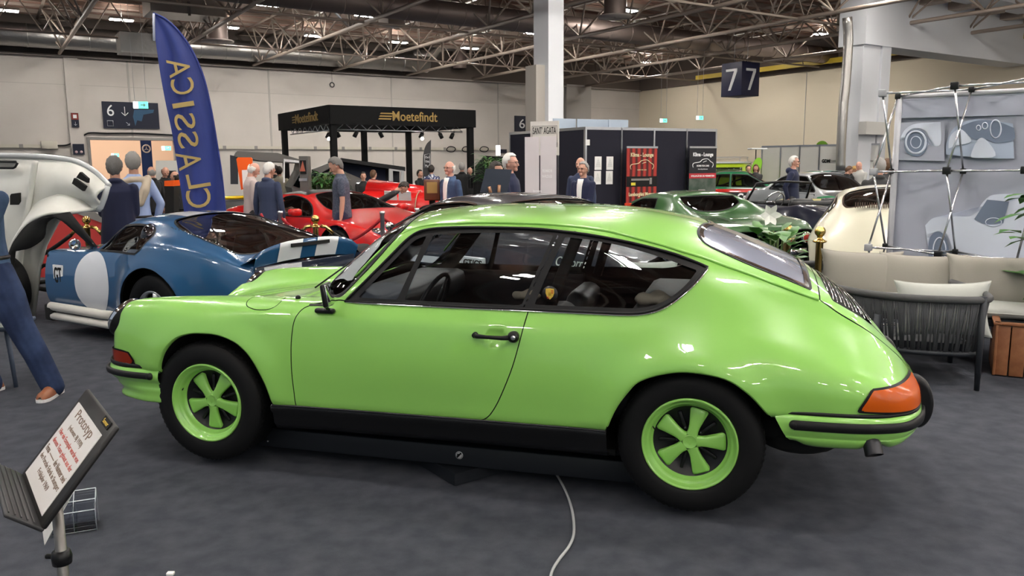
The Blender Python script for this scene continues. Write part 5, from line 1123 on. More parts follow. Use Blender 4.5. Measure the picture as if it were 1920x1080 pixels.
# frame rib and wheel well dome
mb = MB(); mb.tube([shp(x, y, .20) for x, y in spline([(97,302),(93,330),(85,380),(78,420),(70,470),(62,560)], 4, False)], .03, 8); mb.build('stiffening_rib', m_shell, fe)
G = []
arc_o = spline([(82,372),(105,362),(135,361),(160,372),(190,393)], 5, False); arc_i = spline([(66,560),(72,500),(88,455),(115,418),(150,400),(190,395)], 4, False); arc_i = arc_i[np.linspace(0, len(arc_i)-1, len(arc_o)).astype(int)]
for t in np.linspace(0, 1, 8): G.append([(a[0]+(b[0]-a[0])*t, a[1]+(b[1]-a[1])*t, .10 + .32*math.sin(t*PI/2)) for a, b in zip(arc_o, arc_i)])
shell_panel('wheel_well', G, m_shell, fe)
G = []; arc_b = spline([(84,560),(90,470),(100,462),(118,458),(142,440),(150,412),(182,402),(215,440),(250,470)], 4, False); arc_c = spline([(66,560),(76,490),(88,455),(100,436),(115,418),(132,407),(150,400),(172,396),(192,393)], 4, False)
for t in np.linspace(0, 1, 3): G.append([(a[0]+(b[0]-a[0])*t, a[1]+(b[1]-a[1])*t, .42 - .02*t) for a, b in zip(arc_c, arc_b)])
shell_panel('well_liner', G, m_void, fe)
mb = MB(); q = [shp(x, y, .16) for x, y in ((6,305),(12,302),(55,303),(58,306),(54,313),(50,315),(8,315),(4,311))]; mb.tube(q, .012, 6, closed=True); mb.build('slot_frame', m_black, fe)
mb = MB(); G = [[shp(8,304,.155), shp(56,304,.155)], [shp(6,314,.155), shp(52,314,.155)]]; mb.grid(G); mb.build('slot', mat('slot_grey', (.25,.24,.22), rough=.5), fe)
for (q, m_) in (([(60,362),(74,360),(74,376),(70,382),(58,382),(58,366)], m_void), ([(187,322),(201,334),(200,342),(180,332)], m_void), ([(176,333),(197,348),(192,357),(172,343)], m_void)):
    mb = MB(); c = np.mean([shp(x, y, .22) for x, y in q], 0); P_ = [shp(x, y, .22) for x, y in q]; P2 = [shp(x, y, .25) for x, y in q]; n = len(q)
    mb.add(P_ + P2, [tuple(range(n)), tuple(range(2*n-1, n-1, -1))] + [(i, (i+1) % n, n+(i+1) % n, n+i) for i in range(n)], False); mb.build('opening', m_, fe)
def place_nose(N, f_deg, over):
    """nose point N (x, y), heading f_deg below the x axis -> front axle point and yaw for a car that faces that way"""
    a = math.radians(f_deg); f = np.array([math.cos(a), -math.sin(a)]); d = -f; return np.array(N) - over*f, math.atan2(-d[1], d[0])
chrome_wheel = lambda r, rr=.19, band=None: (lambda p, l, f: simple_wheel(p, l, f, r, rr, .19, m_chrome, 5, band=band, sw=.045))
# --- black coupe with the white side stripe, behind the green car
m_ink = paint('blue_black_paint', (.006, .007, .014)); MU_YAW = math.radians(46)
_d = np.array([math.cos(MU_YAW), -math.sin(MU_YAW)]); _n = np.array([-math.sin(MU_YAW), -math.cos(MU_YAW)])
S_MUS = dict(wb=2.74, r=.33, arch=(.40, .40), lip=.012, step=.03,
  shape=dict(
    top=[(-.85,.62),(-.80,.76),(-.5,.86),(0,.90),(.80,.965),(1.0,1.07),(1.35,1.24),(1.6,1.295),(1.95,1.31),(2.3,1.29),(2.6,1.21),(3.1,1.01),(3.3,.97),(3.7,.945),(3.80,.93),(3.83,.86)],
    belt=[(-.85,.60),(-.80,.72),(0,.85),(.8,.90),(1.5,.91),(2.4,.94),(2.9,.96),(3.5,.92),(3.83,.84)],
    hw=[(-.85,.72),(-.7,.84),(0,.88),(1.4,.88),(2.7,.90),(3.5,.88),(3.83,.84)],
    bot=[(-.85,.40),(0,.26),(2.7,.26),(3.83,.42)],
    rail=[(-.85,.60,.61),(-.80,.66,.75),(0,.68,.88),(.78,.70,.93),(.95,.68,1.0),(1.4,.60,1.19),(1.7,.58,1.245),(2.2,.58,1.245),(2.6,.60,1.17),(3.05,.64,1.0),(3.3,.66,.955),(3.83,.62,.87)]),
  glass=[('s', [(1.0,.945),(1.0,.945),(1.18,1.06),(1.45,1.19),(1.45,1.19),(1.9,1.225),(2.12,1.21),(2.12,1.21),(2.20,1.1),(2.22,.965),(2.22,.965)], 4.3, 7.4, 'side_window'),
         ('t', [(.84,-.3),(.84,-.3),(.86,.3),(.95,.62),(1.38,.57),(1.48,.3),(1.50,-.3),(1.50,-.3)], 6.6, 99, 'windscreen'),
         ('t', [(2.45,-.3),(2.45,-.3),(2.45,.3),(2.50,.52),(3.0,.58),(3.06,.3),(3.07,-.3),(3.07,-.3)], 6.6, 99, 'rear_screen')],
  doors=[[(.82,.32),(.82,.32),(.84,.6),(.84,.90),(.84,.90),(1.4,.905),(2.10,.93),(2.10,.93),(2.12,.6),(2.05,.32),(2.05,.32)]],
  bands=[('side_stripe', lambda A: np.maximum(np.abs(A[:,2]-.70-.02*(A[:,0]-1))-.035, np.maximum(A[:,6]-5, np.abs(A[:,0]-.9)-1.35)), m_stripe, .003),
         ('side_stripe', lambda A: np.maximum(np.abs(A[:,2]-.64-.02*(A[:,0]-1))-.008, np.maximum(A[:,6]-5, np.abs(A[:,0]-.9)-1.35)), m_stripe, .003)],
  wheel=chrome_wheel(.33, .19, (.03, .05)), seal_mat=m_chrome, seal=.015)
def _mm(u): return float(np.interp(u, [.3,.8,2.6,3.3,3.7], [.3,.62,2.36,3.12,3.7]))
for k_ in ('top', 'rail'): S_MUS['shape'][k_] = [(_mm(q[0]), *q[1:]) for q in S_MUS['shape'][k_]]
S_MUS['glass'] = [(k_, [(_mm(a), b) for a, b in q], v0, v1, nm) for k_, q, v0, v1, nm in S_MUS['glass']]
MU_O = np.array([-1.80, 8.42]) - _n*.85
mus = build_car('black classic coupe with chrome window trim and white side stripe behind the green car', MU_O, MU_YAW, S_MUS, m_ink)
y_ = -body_pt(S_MUS, 2.2, .72) - .012
mb = MB(); mb.rbox((2.16, y_, .735), (.30, .03, .11), .010); scp = mb.build('side_scoop', m_stripe, mus)
text('GT/CS', frame_m((2.17, y_-.018, .737), (1,0,0), (0,0,1)), .1, m_void, scp, 'lettering', fit=(.24, .06), extrude=.002, bold=.002)
y_ = -body_pt(S_MUS, 3.3, .80) - .006; text('California', frame_m((3.28, y_, .83), (1,0,0), (0,0,1)), .1, m_white, mus, 'lettering', fit=(.34, .075), extrude=.002, shear=.5); text('Special', frame_m((3.36, y_, .745), (1,0,0), (0,0,1)), .1, m_white, mus, 'lettering', fit=(.2, .05), extrude=.002, shear=.5)
for s in (-1, 1):
    t = link('tail_lamp', None, mus); mb = MB(); mb.rbox((3.85, s*.50, .72), (.05, .52, .19), .02); f_ = mb.build('lamp_frame', m_chrome, t)
    for k in range(6): mb = MB(); mb.rbox((3.877, s*.50-.20+.08*k, .72), (.02, .062, .15), .006); mb.build('lens', m_red_lens, t)
mb = MB(); mb.rbox((3.92, 0, .50), (.08, 1.66, .12), .03); mb.rbox((-.92, 0, .48), (.08, 1.5, .12), .03); mb.build('bumper', m_chrome, mus)
mb = MB(); mb.box((3.84, 0, .72), (.02, .40, .20)); mb.build('tail_panel', m_black, mus)
mb = MB(); mb.tube([(1.0,-.80,.96),(1.02,-.92,.99),(1.02,-.95,1.0)], .01, 6); mb.ball((1.02,-.95,1.0), .05, 8, (.5, 1, .8)); mb.build('door_mirror', m_chrome, mus)
steering(mus, (1.42,-.36,.95)); seats_in(mus, (1.75,), .36, .48, mat('dark_seat', (.02,.025,.035), rough=.45), h=.5)
for k, ty in enumerate((.2, -.2)): 
    mb = MB(); mb.tube([(.9, ty-.25, .985), (.88, ty+.25, .99)], .006, 5); mb.build('wiper', m_chrome, mus)

# --- red low supercar
m_red = paint('bright_red_paint', (.55, .008, .008)); 
S_RED = dict(wb=2.71, r=.34, arch=(.41, .43), lip=.03, step=.035,
  shape=dict(
    top=[(-.92,.50),(-.80,.62),(-.4,.76),(0,.84),(.45,.92),(.8,1.02),(1.2,1.15),(1.6,1.20),(2.0,1.19),(2.6,1.11),(3.2,.98),(3.5,.90),(3.55,.84)],
    belt=[(-.92,.48),(-.8,.58),(-.3,.76),(0,.80),(.6,.80),(1.4,.82),(2.2,.88),(2.8,.92),(3.3,.86),(3.55,.78)],
    hw=[(-.92,.60),(-.75,.84),(-.3,.96),(0,.98),(1.2,.95),(2.2,.98),(2.8,1.0),(3.3,.95),(3.55,.86)],
    bot=[(-.92,.20),(0,.14),(2.7,.15),(3.55,.32)],
    rail=[(-.92,.5,.49),(-.8,.62,.61),(0,.66,.82),(.45,.66,.88),(.8,.62,.97),(1.2,.54,1.10),(1.6,.52,1.145),(2.0,.52,1.13),(2.6,.56,1.04),(3.2,.6,.93),(3.55,.6,.82)]),
  glass=[('s', [(.78,.84),(.78,.84),(1.05,.99),(1.35,1.08),(1.7,1.115),(1.9,1.09),(1.9,1.09),(1.98,.95),(1.95,.87),(1.95,.87),(1.4,.835)], 4.3, 7.3, 'side_window'),
         ('t', [(.50,-.3),(.50,-.3),(.52,.3),(.62,.60),(1.15,.50),(1.30,.3),(1.33,-.3),(1.33,-.3)], 6.6, 99, 'windscreen')],
  doors=[[(.60,.25),(.60,.25),(.66,.6),(.74,.82),(.74,.82),(1.4,.82),(2.02,.86),(2.02,.86),(1.85,.6),(1.8,.25),(1.8,.25)]],
  bands=[('dark_roof', lambda A: np.maximum(np.abs(A[:,0]-2.1)-.75, 7.0-A[:,6]), m_black, .003), ('side_intake', lambda A: np.maximum(np.abs(np.hypot((A[:,0]-1.55)/1.2, (A[:,2]-.55)/1.0)-.32)-.02, np.maximum(A[:,6]-5.2, 1.55-A[:,0])), m_void, .003)],
  wheel=lambda p, l, f: simple_wheel(p, l, f, .34, .25, .26, m_black, 10, sw=.015), seal=.012)
O_, Y_ = place_nose((-1.15, 11.35), 43, .92)
redc = build_car('low red supercar with dark roof standing behind a red rope barrier', O_, Y_, S_RED, m_red)
for s in (-1, 1):
    mb = MB(); mb.ball((-.62, s*.70, .66), .12, 8, (1.4, .7, .55)); mb.build('headlamp', m_chrome, redc)
mb = MB(); mb.rbox((.95, 1.02, .90), (.16, .18, .11), .04); mb.rbox((.95, -1.02, .90), (.16, .18, .11), .04); mb.build('door_mirror', m_red, redc)

# --- green coupe with sail-panel roof
m_dgreen = paint('dark_green_paint', (.022, .09, .022)); 
S_VET = dict(wb=2.49, r=.34, arch=(.41, .41), lip=.03, step=.03,
  shape=dict(
    top=[(-1.1,.55),(-.95,.66),(-.4,.80),(0,.84),(.75,.90),(.95,1.0),(1.3,1.15),(1.6,1.20),(2.0,1.195),(2.14,1.17),(2.22,1.05),(2.30,.90),(2.6,.87),(3.3,.83),(3.42,.81),(3.46,.74)],
    belt=[(-1.1,.52),(-.9,.62),(-.3,.84),(.1,.86),(.7,.78),(1.4,.78),(1.9,.82),(2.4,.88),(2.8,.87),(3.3,.82),(3.46,.72)],
    hw=[(-1.1,.6),(-.9,.78),(0,.87),(.9,.80),(1.5,.80),(2.4,.88),(3.1,.86),(3.46,.80)],
    bot=[(-1.1,.30),(0,.18),(2.5,.20),(3.46,.40)],
    rail=[(-1.1,.5,.54),(-.9,.6,.66),(0,.62,.84),(.75,.66,.88),(.95,.64,.96),(1.35,.54,1.10),(1.6,.52,1.135),(2.05,.52,1.13),(2.3,.55,1.07),(2.6,.60,.96),(2.9,.64,.88),(3.3,.66,.835),(3.46,.64,.75)]),
  glass=[('s', [(.98,.84),(.98,.84),(1.2,.99),(1.38,1.075),(1.38,1.075),(1.80,1.09),(1.80,1.09),(1.90,.96),(1.92,.85),(1.92,.85)], 4.3, 7.3, 'side_window'),
         ('t', [(.80,-.3),(.80,-.3),(.82,.3),(.92,.62),(1.30,.52),(1.40,.3),(1.41,-.3),(1.41,-.3)], 6.6, 99, 'windscreen'),
         ('t', [(2.17,-.3),(2.17,-.3),(2.17,.40),(2.18,.44),(2.28,.44),(2.285,.40),(2.285,-.3),(2.285,-.3)], 7.4, 99, 'rear_screen')],
  doors=[[(.86,.25),(.86,.25),(.88,.6),(.90,.78),(.90,.78),(1.4,.78),(1.98,.82),(1.98,.82),(1.96,.5),(1.92,.25),(1.92,.25)]],
  wheel=lambda p, l, f: simple_wheel(p, l, f, .34, .20, .24, m_chrome, 24, sw=.006, band=(.02,.025)), seal=.015, glass_mat=glass('pale_glass', (.75,.82,.8), .8))
VY = math.radians(70); VO = np.array([3.14, 9.9]) - 3.44*np.array([math.cos(VY), -math.sin(VY)])
vet = build_car('dark green coupe with round tail lamps seen from behind, behind the white lily', VO, VY, S_VET, m_dgreen)
for y in (-.62, -.38, .38, .62):
    t = link('tail_lamp', None, vet); mb = MB(); mb.lathe([(.001, 3.482), (.072, 3.48), (.075, 3.46)], 'x', 24, (0, y, .64)); mb.build('lamp_ring', m_chrome, t); mb = MB(); mb.lathe([(.001, 3.50), (.05, 3.495), (.058, 3.475)], 'x', 24, (0, y, .64)); mb.build('lens', m_red_lens, t)
for s in (-1, 1): mb = MB(); mb.tube([(3.50, s*.30, .47), (3.51, s*.70, .48), (3.42, s*.84, .49)], .04, 10); mb.build('bumper', m_chrome, vet)
mb = MB(); mb.box((3.44, 0, .42), (.05, 1.3, .12)); mb.build('valance', m_void, vet)
mb = MB(); mb.rbox((2.95, 0, .868), (.04, .36, .008), .003); mb.build('emblem', m_chrome, vet)
mb = MB(); mb.box((1.15, -.60, .90), (.015, .30, .22), rz=.2); nc = mb.build('notice_card', mat('orange_red_card', (.75,.06,.02), rough=.6), vet)
seats_in(vet, (1.55,), .33, .35, h=.5)

# --- navy open roadster
m_navyp = paint('navy_paint', (.006, .008, .022))
S_ROAD = dict(wb=2.45, r=.32, arch=(.38, .38), lip=.03,
  shape=dict(
    top=[(-.8,.50),(-.7,.64),(-.2,.80),(.6,.86),(.85,.88),(1.3,.86),(2.0,.86),(2.4,.88),(3.0,.84),(3.3,.76),(3.40,.62)],
    belt=[(-.8,.48),(-.7,.6),(0,.84),(.6,.84),(1.4,.80),(2.0,.83),(2.5,.90),(3.0,.84),(3.3,.72),(3.40,.60)],
    hw=[(-.8,.5),(-.6,.72),(0,.83),(1.3,.82),(2.4,.86),(3.0,.80),(3.3,.68),(3.4,.5)],
    bot=[(-.8,.30),(0,.20),(2.5,.22),(3.4,.38)],
    rail=[(-.8,.4,.49),(-.7,.5,.63),(0,.58,.84),(.8,.62,.865),(2.0,.62,.86),(2.5,.60,.905),(3.0,.55,.86),(3.4,.4,.61)], bulge=.0),
  glass=[], doors=[[(.85,.3),(.85,.3),(.86,.6),(.88,.83),(.88,.83),(1.8,.82),(1.8,.82),(1.78,.5),(1.74,.3),(1.74,.3)]],
  cuts=[('t', [(.95,-.3),(.95,-.3),(.95,.5),(1.0,.60),(2.0,.62),(2.1,.5),(2.1,-.3),(2.1,-.3)], 6.2, 99)],
  wheel=lambda p, l, f: simple_wheel(p, l, f, .32, .20, .2, m_chrome, 24, sw=.006), seal=.01)
RY = math.radians(70); RO = np.array([4.55, 15.6])
road = build_car('dark navy open roadster with upright windscreen parked beyond the green coupe', RO, RY, S_ROAD, m_navyp)
mb = MB(); wf = [(.92,-.66,.88),(1.12,-.60,1.22),(1.10,0,1.25),(1.12,.60,1.22),(.92,.66,.88)]; mb.tube(wf, .022, 8); wo = mb.build('windscreen_frame', m_black, road)
mb = MB(); mb.grid([[(.92,-.65,.88),(.88,0,.89),(.92,.65,.88)],[(1.11,-.59,1.21),(1.09,0,1.24),(1.11,.59,1.21)]]); mb.build('windscreen', m_glass, wo)
mb = MB(); mb.rbox((1.05, 0, .86), (.25, 1.2, .10), .03); mb.build('dashboard', m_black, road); steering(road, (1.30, -.34, .90), .19); seats_in(road, (1.6,), .33, .45, h=.5)
mb = MB(); mb.rbox((2.15, 0, .88), (.35, 1.15, .12), .05); mb.build('folded_top', m_rubber, road)

# --- cream round-backed car behind the display wall
m_cream = paint('cream_paint', (.62, .60, .47))
S_356 = dict(wb=2.1, r=.32, arch=(.36, .36), lip=.03,
  shape=dict(
    top=[(-.9,.45),(-.8,.62),(-.3,.80),(.45,.88),(.75,1.05),(1.05,1.25),(1.4,1.31),(1.8,1.28),(2.2,1.14),(2.6,.92),(2.95,.62),(3.05,.45)],
    belt=[(-.9,.43),(-.8,.58),(0,.80),(.6,.82),(1.4,.84),(2.0,.86),(2.5,.76),(2.9,.54),(3.05,.42)],
    hw=[(-.9,.4),(-.75,.66),(0,.82),(1.2,.83),(2.1,.84),(2.6,.74),(2.95,.52),(3.05,.3)],
    bot=[(-.9,.26),(0,.2),(2.1,.22),(3.05,.34)],
    rail=[(-.9,.3,.44),(-.75,.5,.62),(0,.56,.80),(.5,.62,.86),(.75,.60,.98),(1.05,.54,1.15),(1.4,.52,1.22),(1.8,.52,1.18),(2.2,.50,1.04),(2.6,.44,.84),(2.95,.3,.58),(3.05,.15,.43)]),
  glass=[('s', [(.85,.89),(.85,.89),(1.05,1.07),(1.15,1.14),(1.5,1.17),(1.9,1.11),(2.05,1.0),(2.0,.92),(1.9,.89),(1.9,.89)], 4.3, 7.3, 'side_window'),
         ('t', [(.52,-.3),(.52,-.3),(.54,.3),(.66,.58),(1.0,.52),(1.08,.3),(1.10,-.3),(1.10,-.3)], 6.6, 99, 'windscreen'),
         ('t', [(1.75,-.3),(1.75,-.3),(1.78,.3),(1.86,.46),(2.15,.46),(2.24,.3),(2.26,-.3),(2.26,-.3)], 6.8, 99, 'rear_screen')],
  doors=[], wheel=chrome_wheel(.32, .18), seal_mat=m_chrome, seal=.02)
CY = math.radians(112); CO = np.array([3.95, 8.25]) - 3.0*np.array([math.cos(CY), -math.sin(CY)])
cre = build_car('cream rounded classic car, its back partly hidden by the display wall', CO, CY, S_356, m_cream)
mb = MB(); mb.tube([(3.02,-.62,.42),(3.12,-.3,.42),(3.13,.3,.42),(3.02,.62,.42)], .035, 8); mb.build('bumper', m_chrome, cre)
mb = MB()
for k in range(30): mb.box((2.32, -.36+.024*k, 1.095), (.10, .010, .012), R=Matrix.Rotation(.6, 3, 'Y'))
mb.build('louvre_grille', m_chrome, cre)

# --- boxy coupe / saloon shape shared by the far cars
def sedan(**kw):
    d = dict(wb=2.62, r=.31, arch=(.37, .37), lip=.015, step=.05, sub=[1,1,2,2,3,4,5,3,4],
     shape=dict(
      top=[(-.80,.58),(-.76,.76),(-.3,.84),(.6,.93),(.95,1.10),(1.3,1.30),(1.6,1.365),(2.1,1.365),(2.5,1.29),(3.0,1.03),(3.15,.98),(3.72,.94),(3.80,.80)],
      belt=[(-.80,.56),(-.76,.72),(0,.82),(.8,.86),(2.0,.88),(3.0,.90),(3.7,.86),(3.80,.76)],
      hw=[(-.80,.72),(-.7,.80),(0,.84),(1.5,.85),(2.7,.84),(3.6,.80),(3.80,.74)],
      bot=[(-.80,.30),(0,.22),(2.6,.22),(3.80,.34)],
      rail=[(-.80,.6,.57),(-.76,.64,.75),(0,.66,.82),(.6,.68,.90),(.95,.64,1.03),(1.35,.57,1.24),(1.65,.55,1.30),(2.1,.55,1.295),(2.5,.57,1.23),(2.95,.62,1.0),(3.15,.64,.96),(3.80,.6,.78)]),
     glass=[('s', [(.88,.92),(.88,.92),(1.12,1.08),(1.42,1.25),(1.42,1.25),(1.85,1.27),(1.85,1.27),(1.85,.92),(1.85,.92)], 4.3, 7.4, 'side_window'), ('s', [(1.92,.92),(1.92,.92),(1.92,1.27),(1.92,1.27),(2.25,1.255),(2.5,1.16),(2.68,.95),(2.68,.95)], 4.3, 7.4, 'quarter_window'),
            ('t', [(.66,-.3),(.66,-.3),(.68,.3),(.82,.62),(1.32,.55),(1.40,.3),(1.42,-.3),(1.42,-.3)], 6.6, 99, 'windscreen'), ('t', [(2.35,-.3),(2.35,-.3),(2.38,.45),(2.90,.54),(3.0,.3),(3.02,-.3),(3.02,-.3)], 6.6, 99, 'rear_screen')],
     doors=[[(.80,.30),(.80,.30),(.82,.86),(.82,.86),(1.88,.88),(1.88,.88),(1.86,.5),(1.80,.30),(1.80,.30)]],
     wheel=lambda p, l, f: simple_wheel(p, l, f, .31, .19, .2, m_alu, 8, sw=.02), seal_mat=m_rubber, seal=.02)
    d.update(kw); return d
m_wp = paint('white_paint', (.75,.76,.78)); m_redp = paint('racing_red', (.5,.015,.01)); m_rgreen = paint('racing_green', (.01,.16,.06))
S_R = sedan(bands=[('red_stripe', lambda A: np.maximum(np.abs(A[:,2]-.80)-.045, A[:,6]-5.5), m_redp, .004), ('white_stripe', lambda A: np.maximum(np.abs(A[:,2]-.86)-.02, A[:,6]-5.5), m_wp, .005), ('black_flank', lambda A: np.maximum(np.abs(A[:,2]-.55)-.20, A[:,6]-4.5), m_black, .004),
     ('green_bonnet', lambda A: np.maximum(A[:,0]-.6, 6.4-A[:,6]), m_black, .004)])
O_, Y_ = place_nose((9.2, 23.4), 20, .8)
race = build_car('green-roofed racing coupe with roll cage, red stripe and black flank lettering', O_, Y_, S_R, m_rgreen)
y_ = body_pt(S_R, 1.3, .60) + .012; 
for sg in (1, -1): text('Castrol', frame_m((1.30, sg*y_, .62), (-sg,0,0), (0,0,1)), .3, m_white, race, 'lettering', fit=(.72, .22), extrude=.003, bold=.012)
for u in (1.1, 2.5):
    mb = MB(); mb.tube([(u,-.55,.5),(u+.2 if u < 2 else u-.2,-.50,1.25),(u+.2 if u < 2 else u-.2,.50,1.25),(u,.55,.5)], .03, 6); mb.tube([(1.3,.5,1.25),(2.3,.5,.9)], .025, 6); mb.tube([(1.3,-.5,1.25),(2.3,-.5,.9)], .025, 6); mb.build('roll_cage', m_black, race)
O_, Y_ = place_nose((8.2, 17.2), 74, .8)
m_silver = paint('silver_paint', (.30,.31,.32)); S_SIL = sedan(glass_mat=glass('pale_glass', (.75,.82,.8), .8), bands=[('red_stripe', lambda A: np.maximum(np.abs(A[:,2]-.68+.18*A[:,0])-.09, np.maximum(A[:,6]-6, A[:,0]-.7)), m_redp, .004), ('green_stripe', lambda A: np.maximum(np.abs(A[:,2]-.84+.12*A[:,0])-.05, np.maximum(A[:,6]-6.5, A[:,0]-.7)), m_rgreen, .004), ('black_bonnet', lambda A: np.maximum(A[:,0]-.55, 6.2-A[:,6]), m_black, .004)])
sil = build_car('silver grey coupe with striped nose and four yellow headlamps', O_, Y_, S_SIL, m_silver)
mb = MB(); mb.rbox((-.80, 0, .68), (.04, 1.36, .20), .02); mb.build('grille_panel', m_void, sil)
for s in (-1, 1):
    for k in (.38, .58): mb = MB(); mb.lathe([(.001,-.85),(.07,-.845),(.085,-.81)], 'x', 18, (0, s*k, .68)); mb.build('headlamp', mat('yellow_lamp', (.8,.6,.02), rough=.15, coat=1.), sil)
mb = MB()
for k in (-.14, -.05, .05, .14): mb.box((-.83, k, .66), (.03, .03, .24))
mb.build('nose_stripes', m_chrome, sil)
O_, Y_ = place_nose((7.6, 27.9), 40, .8); build_car('dark blue classic car between the black booth and the striped racing coupe', O_, Y_, sedan(), paint('dark_blue_paint', (.02,.045,.11)))
O_, Y_ = place_nose((11.0, 22.6), 60, .8); build_car('teal green saloon behind the silver coupe on the right', O_, Y_, sedan(), paint('teal_paint', (.02,.15,.13)))
S_Y = dict(S_ROAD); S_Y['wheel'] = chrome_wheel(.32); O_, Y_ = place_nose((5.6, 10.2), 40, .8)
yel = build_car('pale yellow low classic convertible beyond the navy roadster', np.array([6.45, 17.0]), math.radians(75), S_Y, paint('pale_yellow_paint', (.75,.68,.28)))
# lime van
t = thing('van', 'lime green camper van far behind with a roof rack', 'van', tuple(at(1356, 330, 33)[:2]) + (0,), -.5)
mb = MB(); mb.rbox((0, 0, .95), (2.3, 1.7, 1.3), .25, n=4); mb.build('body', paint('lime_van_paint', (.45,.62,.03)), t); mb = MB(); mb.rbox((0, -.86, 1.25), (1.9, .03, .40), .05); mb.rbox((-1.15, 0, 1.25), (.03, 1.3, .40), .05); mb.build('window', m_glass_dark, t)
mb = MB(); mb.rbox((0, 0, 1.63), (2.0, 1.5, .08), .03); mb.build('roof', m_wp, t)
mb = MB(); 
for k in range(6): mb.box((-.8+.32*k, 0, 1.78), (.03, 1.3, .02))
for s in (-1, 1): mb.box((0, s*.65, 1.85), (1.7, .02, .02)); mb.box((.8*s, 0, 1.85), (.02, 1.3, .02))
for a in (-.8, .8):
    for b in (-.65, .65): mb.cyl((a, b, 1.66), (a, b, 1.85), .012, 5)
mb.build('roof_rack', m_alu, t)
for a in (-.8, .8):
    for s in (-1, 1): simple_wheel(t, (a, s*.82, .32), s > 0, .32, .18, .2, m_alu)

# --- red vintage car with its bonnet raised
t = thing('vintage_car', 'red vintage car with strapped raised bonnet and brass radiator', 'car', tuple(at(770, 400, 16.8)[:2]) + (0,), -.18)
def arcbox(a0, a1, r0, r1, z, y, ang0, ang1, n=10, rr=.3): return [[(a, y + r_*math.cos(q), z + r_*math.sin(q)*.8) for q in np.linspace(ang0, ang1, n)] for a, r_ in ((a0, r0), (a1, r1))]
mb = MB(); mb.M = Matrix.Translation((-.15, .10, .98)) @ Matrix.Rotation(math.radians(5), 4, 'Y'); mb.grid(arcbox(-.80, .78, .30, .22, .0, .10, .35, PI*.98)); o = mb.build('raised_bonnet', m_red, t, fix=False); s_ = o.modifiers.new('t', 'SOLIDIFY'); s_.thickness = .02
mb = MB(); mb.grid(arcbox(-.95, .70, .44, .38, .72, -.05, .0, PI)); mb.grid([[(-.95, -.49, .45), (-.95, -.49, .72)], [(.70, -.43, .45), (.70, -.43, .72)]]); o = mb.build('bonnet', m_red, t, fix=False)
for u in (-.4, .25):
    mb = MB(); mb.tube([(u, -.05+.43*math.cos(q), .72+.43*.8*math.sin(q)) for q in np.linspace(PI*.5, PI*1.05, 8)], .014, 6); mb.build('leather_strap', mat('strap_tan', (.35,.2,.12)), t)
for u in (-.28, .02): mb = MB(); mb.box((u, -.42, .93), (.26, .012, .30), R=Matrix.Rotation(.45, 3, 'X') @ Matrix.Rotation(.1, 3, 'Y')); mb.build('paper_sheet', m_paper, t)
m_brass = mat('brass', (.78, .55, .18), rough=.18, metal=1.)
mb = MB(); mb.rbox((.76, -.05, .72), (.14, .74, .66), .06); r_ = mb.build('radiator', m_brass, t); mb = MB(); mb.box((.835, -.05, .70), (.02, .6, .5)); mb.build('core', m_void, r_); mb = MB(); mb.ball((.76, -.05, 1.09), .05, 8); mb.build('cap', m_brass, r_)
mb = MB(); mb.rbox((-1.35, 0, .70), (.8, 1.1, .55), .08); mb.rbox((-1.9, 0, .75), (.7, 1.2, .6), .12); mb.build('body_tub', m_red, t); mb = MB(); mb.rbox((-1.7, 0, 1.08), (.5, 1.1, .22), .08); mb.build('seat', m_leather, t); mb = MB(); mb.box((-.2, 0, .38), (3.6, .7, .10)); mb.build('chassis', m_void, t)
for a in (.6, -1.9):
    for s in (-1, 1): simple_wheel(t, (a, s*.66-.03*s, .40), s > 0, .40, .33, .10, m_redp, 12, sw=.012)
# wooden lantern box beside it
t = thing('lamp_case', 'brown wooden case with a pane, standing among visitors right of the vintage car', 'box', tuple(at(811, 400, 13.2)[:2]) + (0,), .1)
mb = MB(); mb.rbox((0, 0, 1.18), (.26, .24, .34), .02); mb.build('case', mat('dark_wood', (.10,.035,.015), rough=.35), t); mb = MB(); mb.box((0, -.125, 1.22), (.17, .01, .18)); mb.build('pane', mat('amber_pane', (.3,.2,.07), rough=.2), t); mb = MB(); mb.cyl((0,0,0), (0,0,1.02), .05); mb.lathe([(.22,0),(.2,.03),(.05,.06)], 'z', 20); mb.build('stand', m_void, t)

# --- yellow off-road buggy
t = thing('buggy', 'yellow open off-road buggy with knobbly tyres behind the feather flag', 'car', tuple(at(430, 420, 15.2)[:2]) + (0,), -.9)
m_yb = paint('buggy_yellow', (.75,.50,.01)); mb = MB()
for s in (-1, 1): mb.tube([(-1.2, s*.5, .55), (-.3, s*.6, .50), (.5, s*.6, .55), (1.15, s*.45, .75)], .05, 8); mb.tube([(-.9, s*.5, .6), (-.5, s*.5, .98), (.05, s*.5, .98), (.5, s*.55, .65)], .035, 8)
mb.tube([(-.5,-.5,.98),(-.5,.5,.98)], .035); mb.rbox((.75, 0, .62), (.9, .8, .25), .1); mb.build('frame', m_yb, t)
mb = MB(); mb.rbox((.8, -.62, .84), (.6, .28, .07), .03); mb.rbox((.8, .62, .84), (.6, .28, .07), .03); mb.build('mudguard', m_yb, t); mb = MB(); mb.rbox((-.1, 0, .7), (.5, .9, .5), .1); mb.build('seat', m_leather, t); mb = MB(); mb.rbox((-.95, 0, .72), (.45, .5, .35), .05); mb.build('engine', m_steel, t)
for a in (.8, -.9):
    for s in (-1, 1):
        w_ = simple_wheel(t, (a, s*.68, .38), s > 0, .38, .20, .28, m_alu, 5); mb = MB()
        for k in range(26): q = 2*PI*k/26; mb.box((math.cos(q)*.39, .08+.12*(k % 2), math.sin(q)*.39), (.03, .10, .05), R=Matrix.Rotation(-q, 3, 'Y'))
        mb.build('tread', m_tyre, w_)

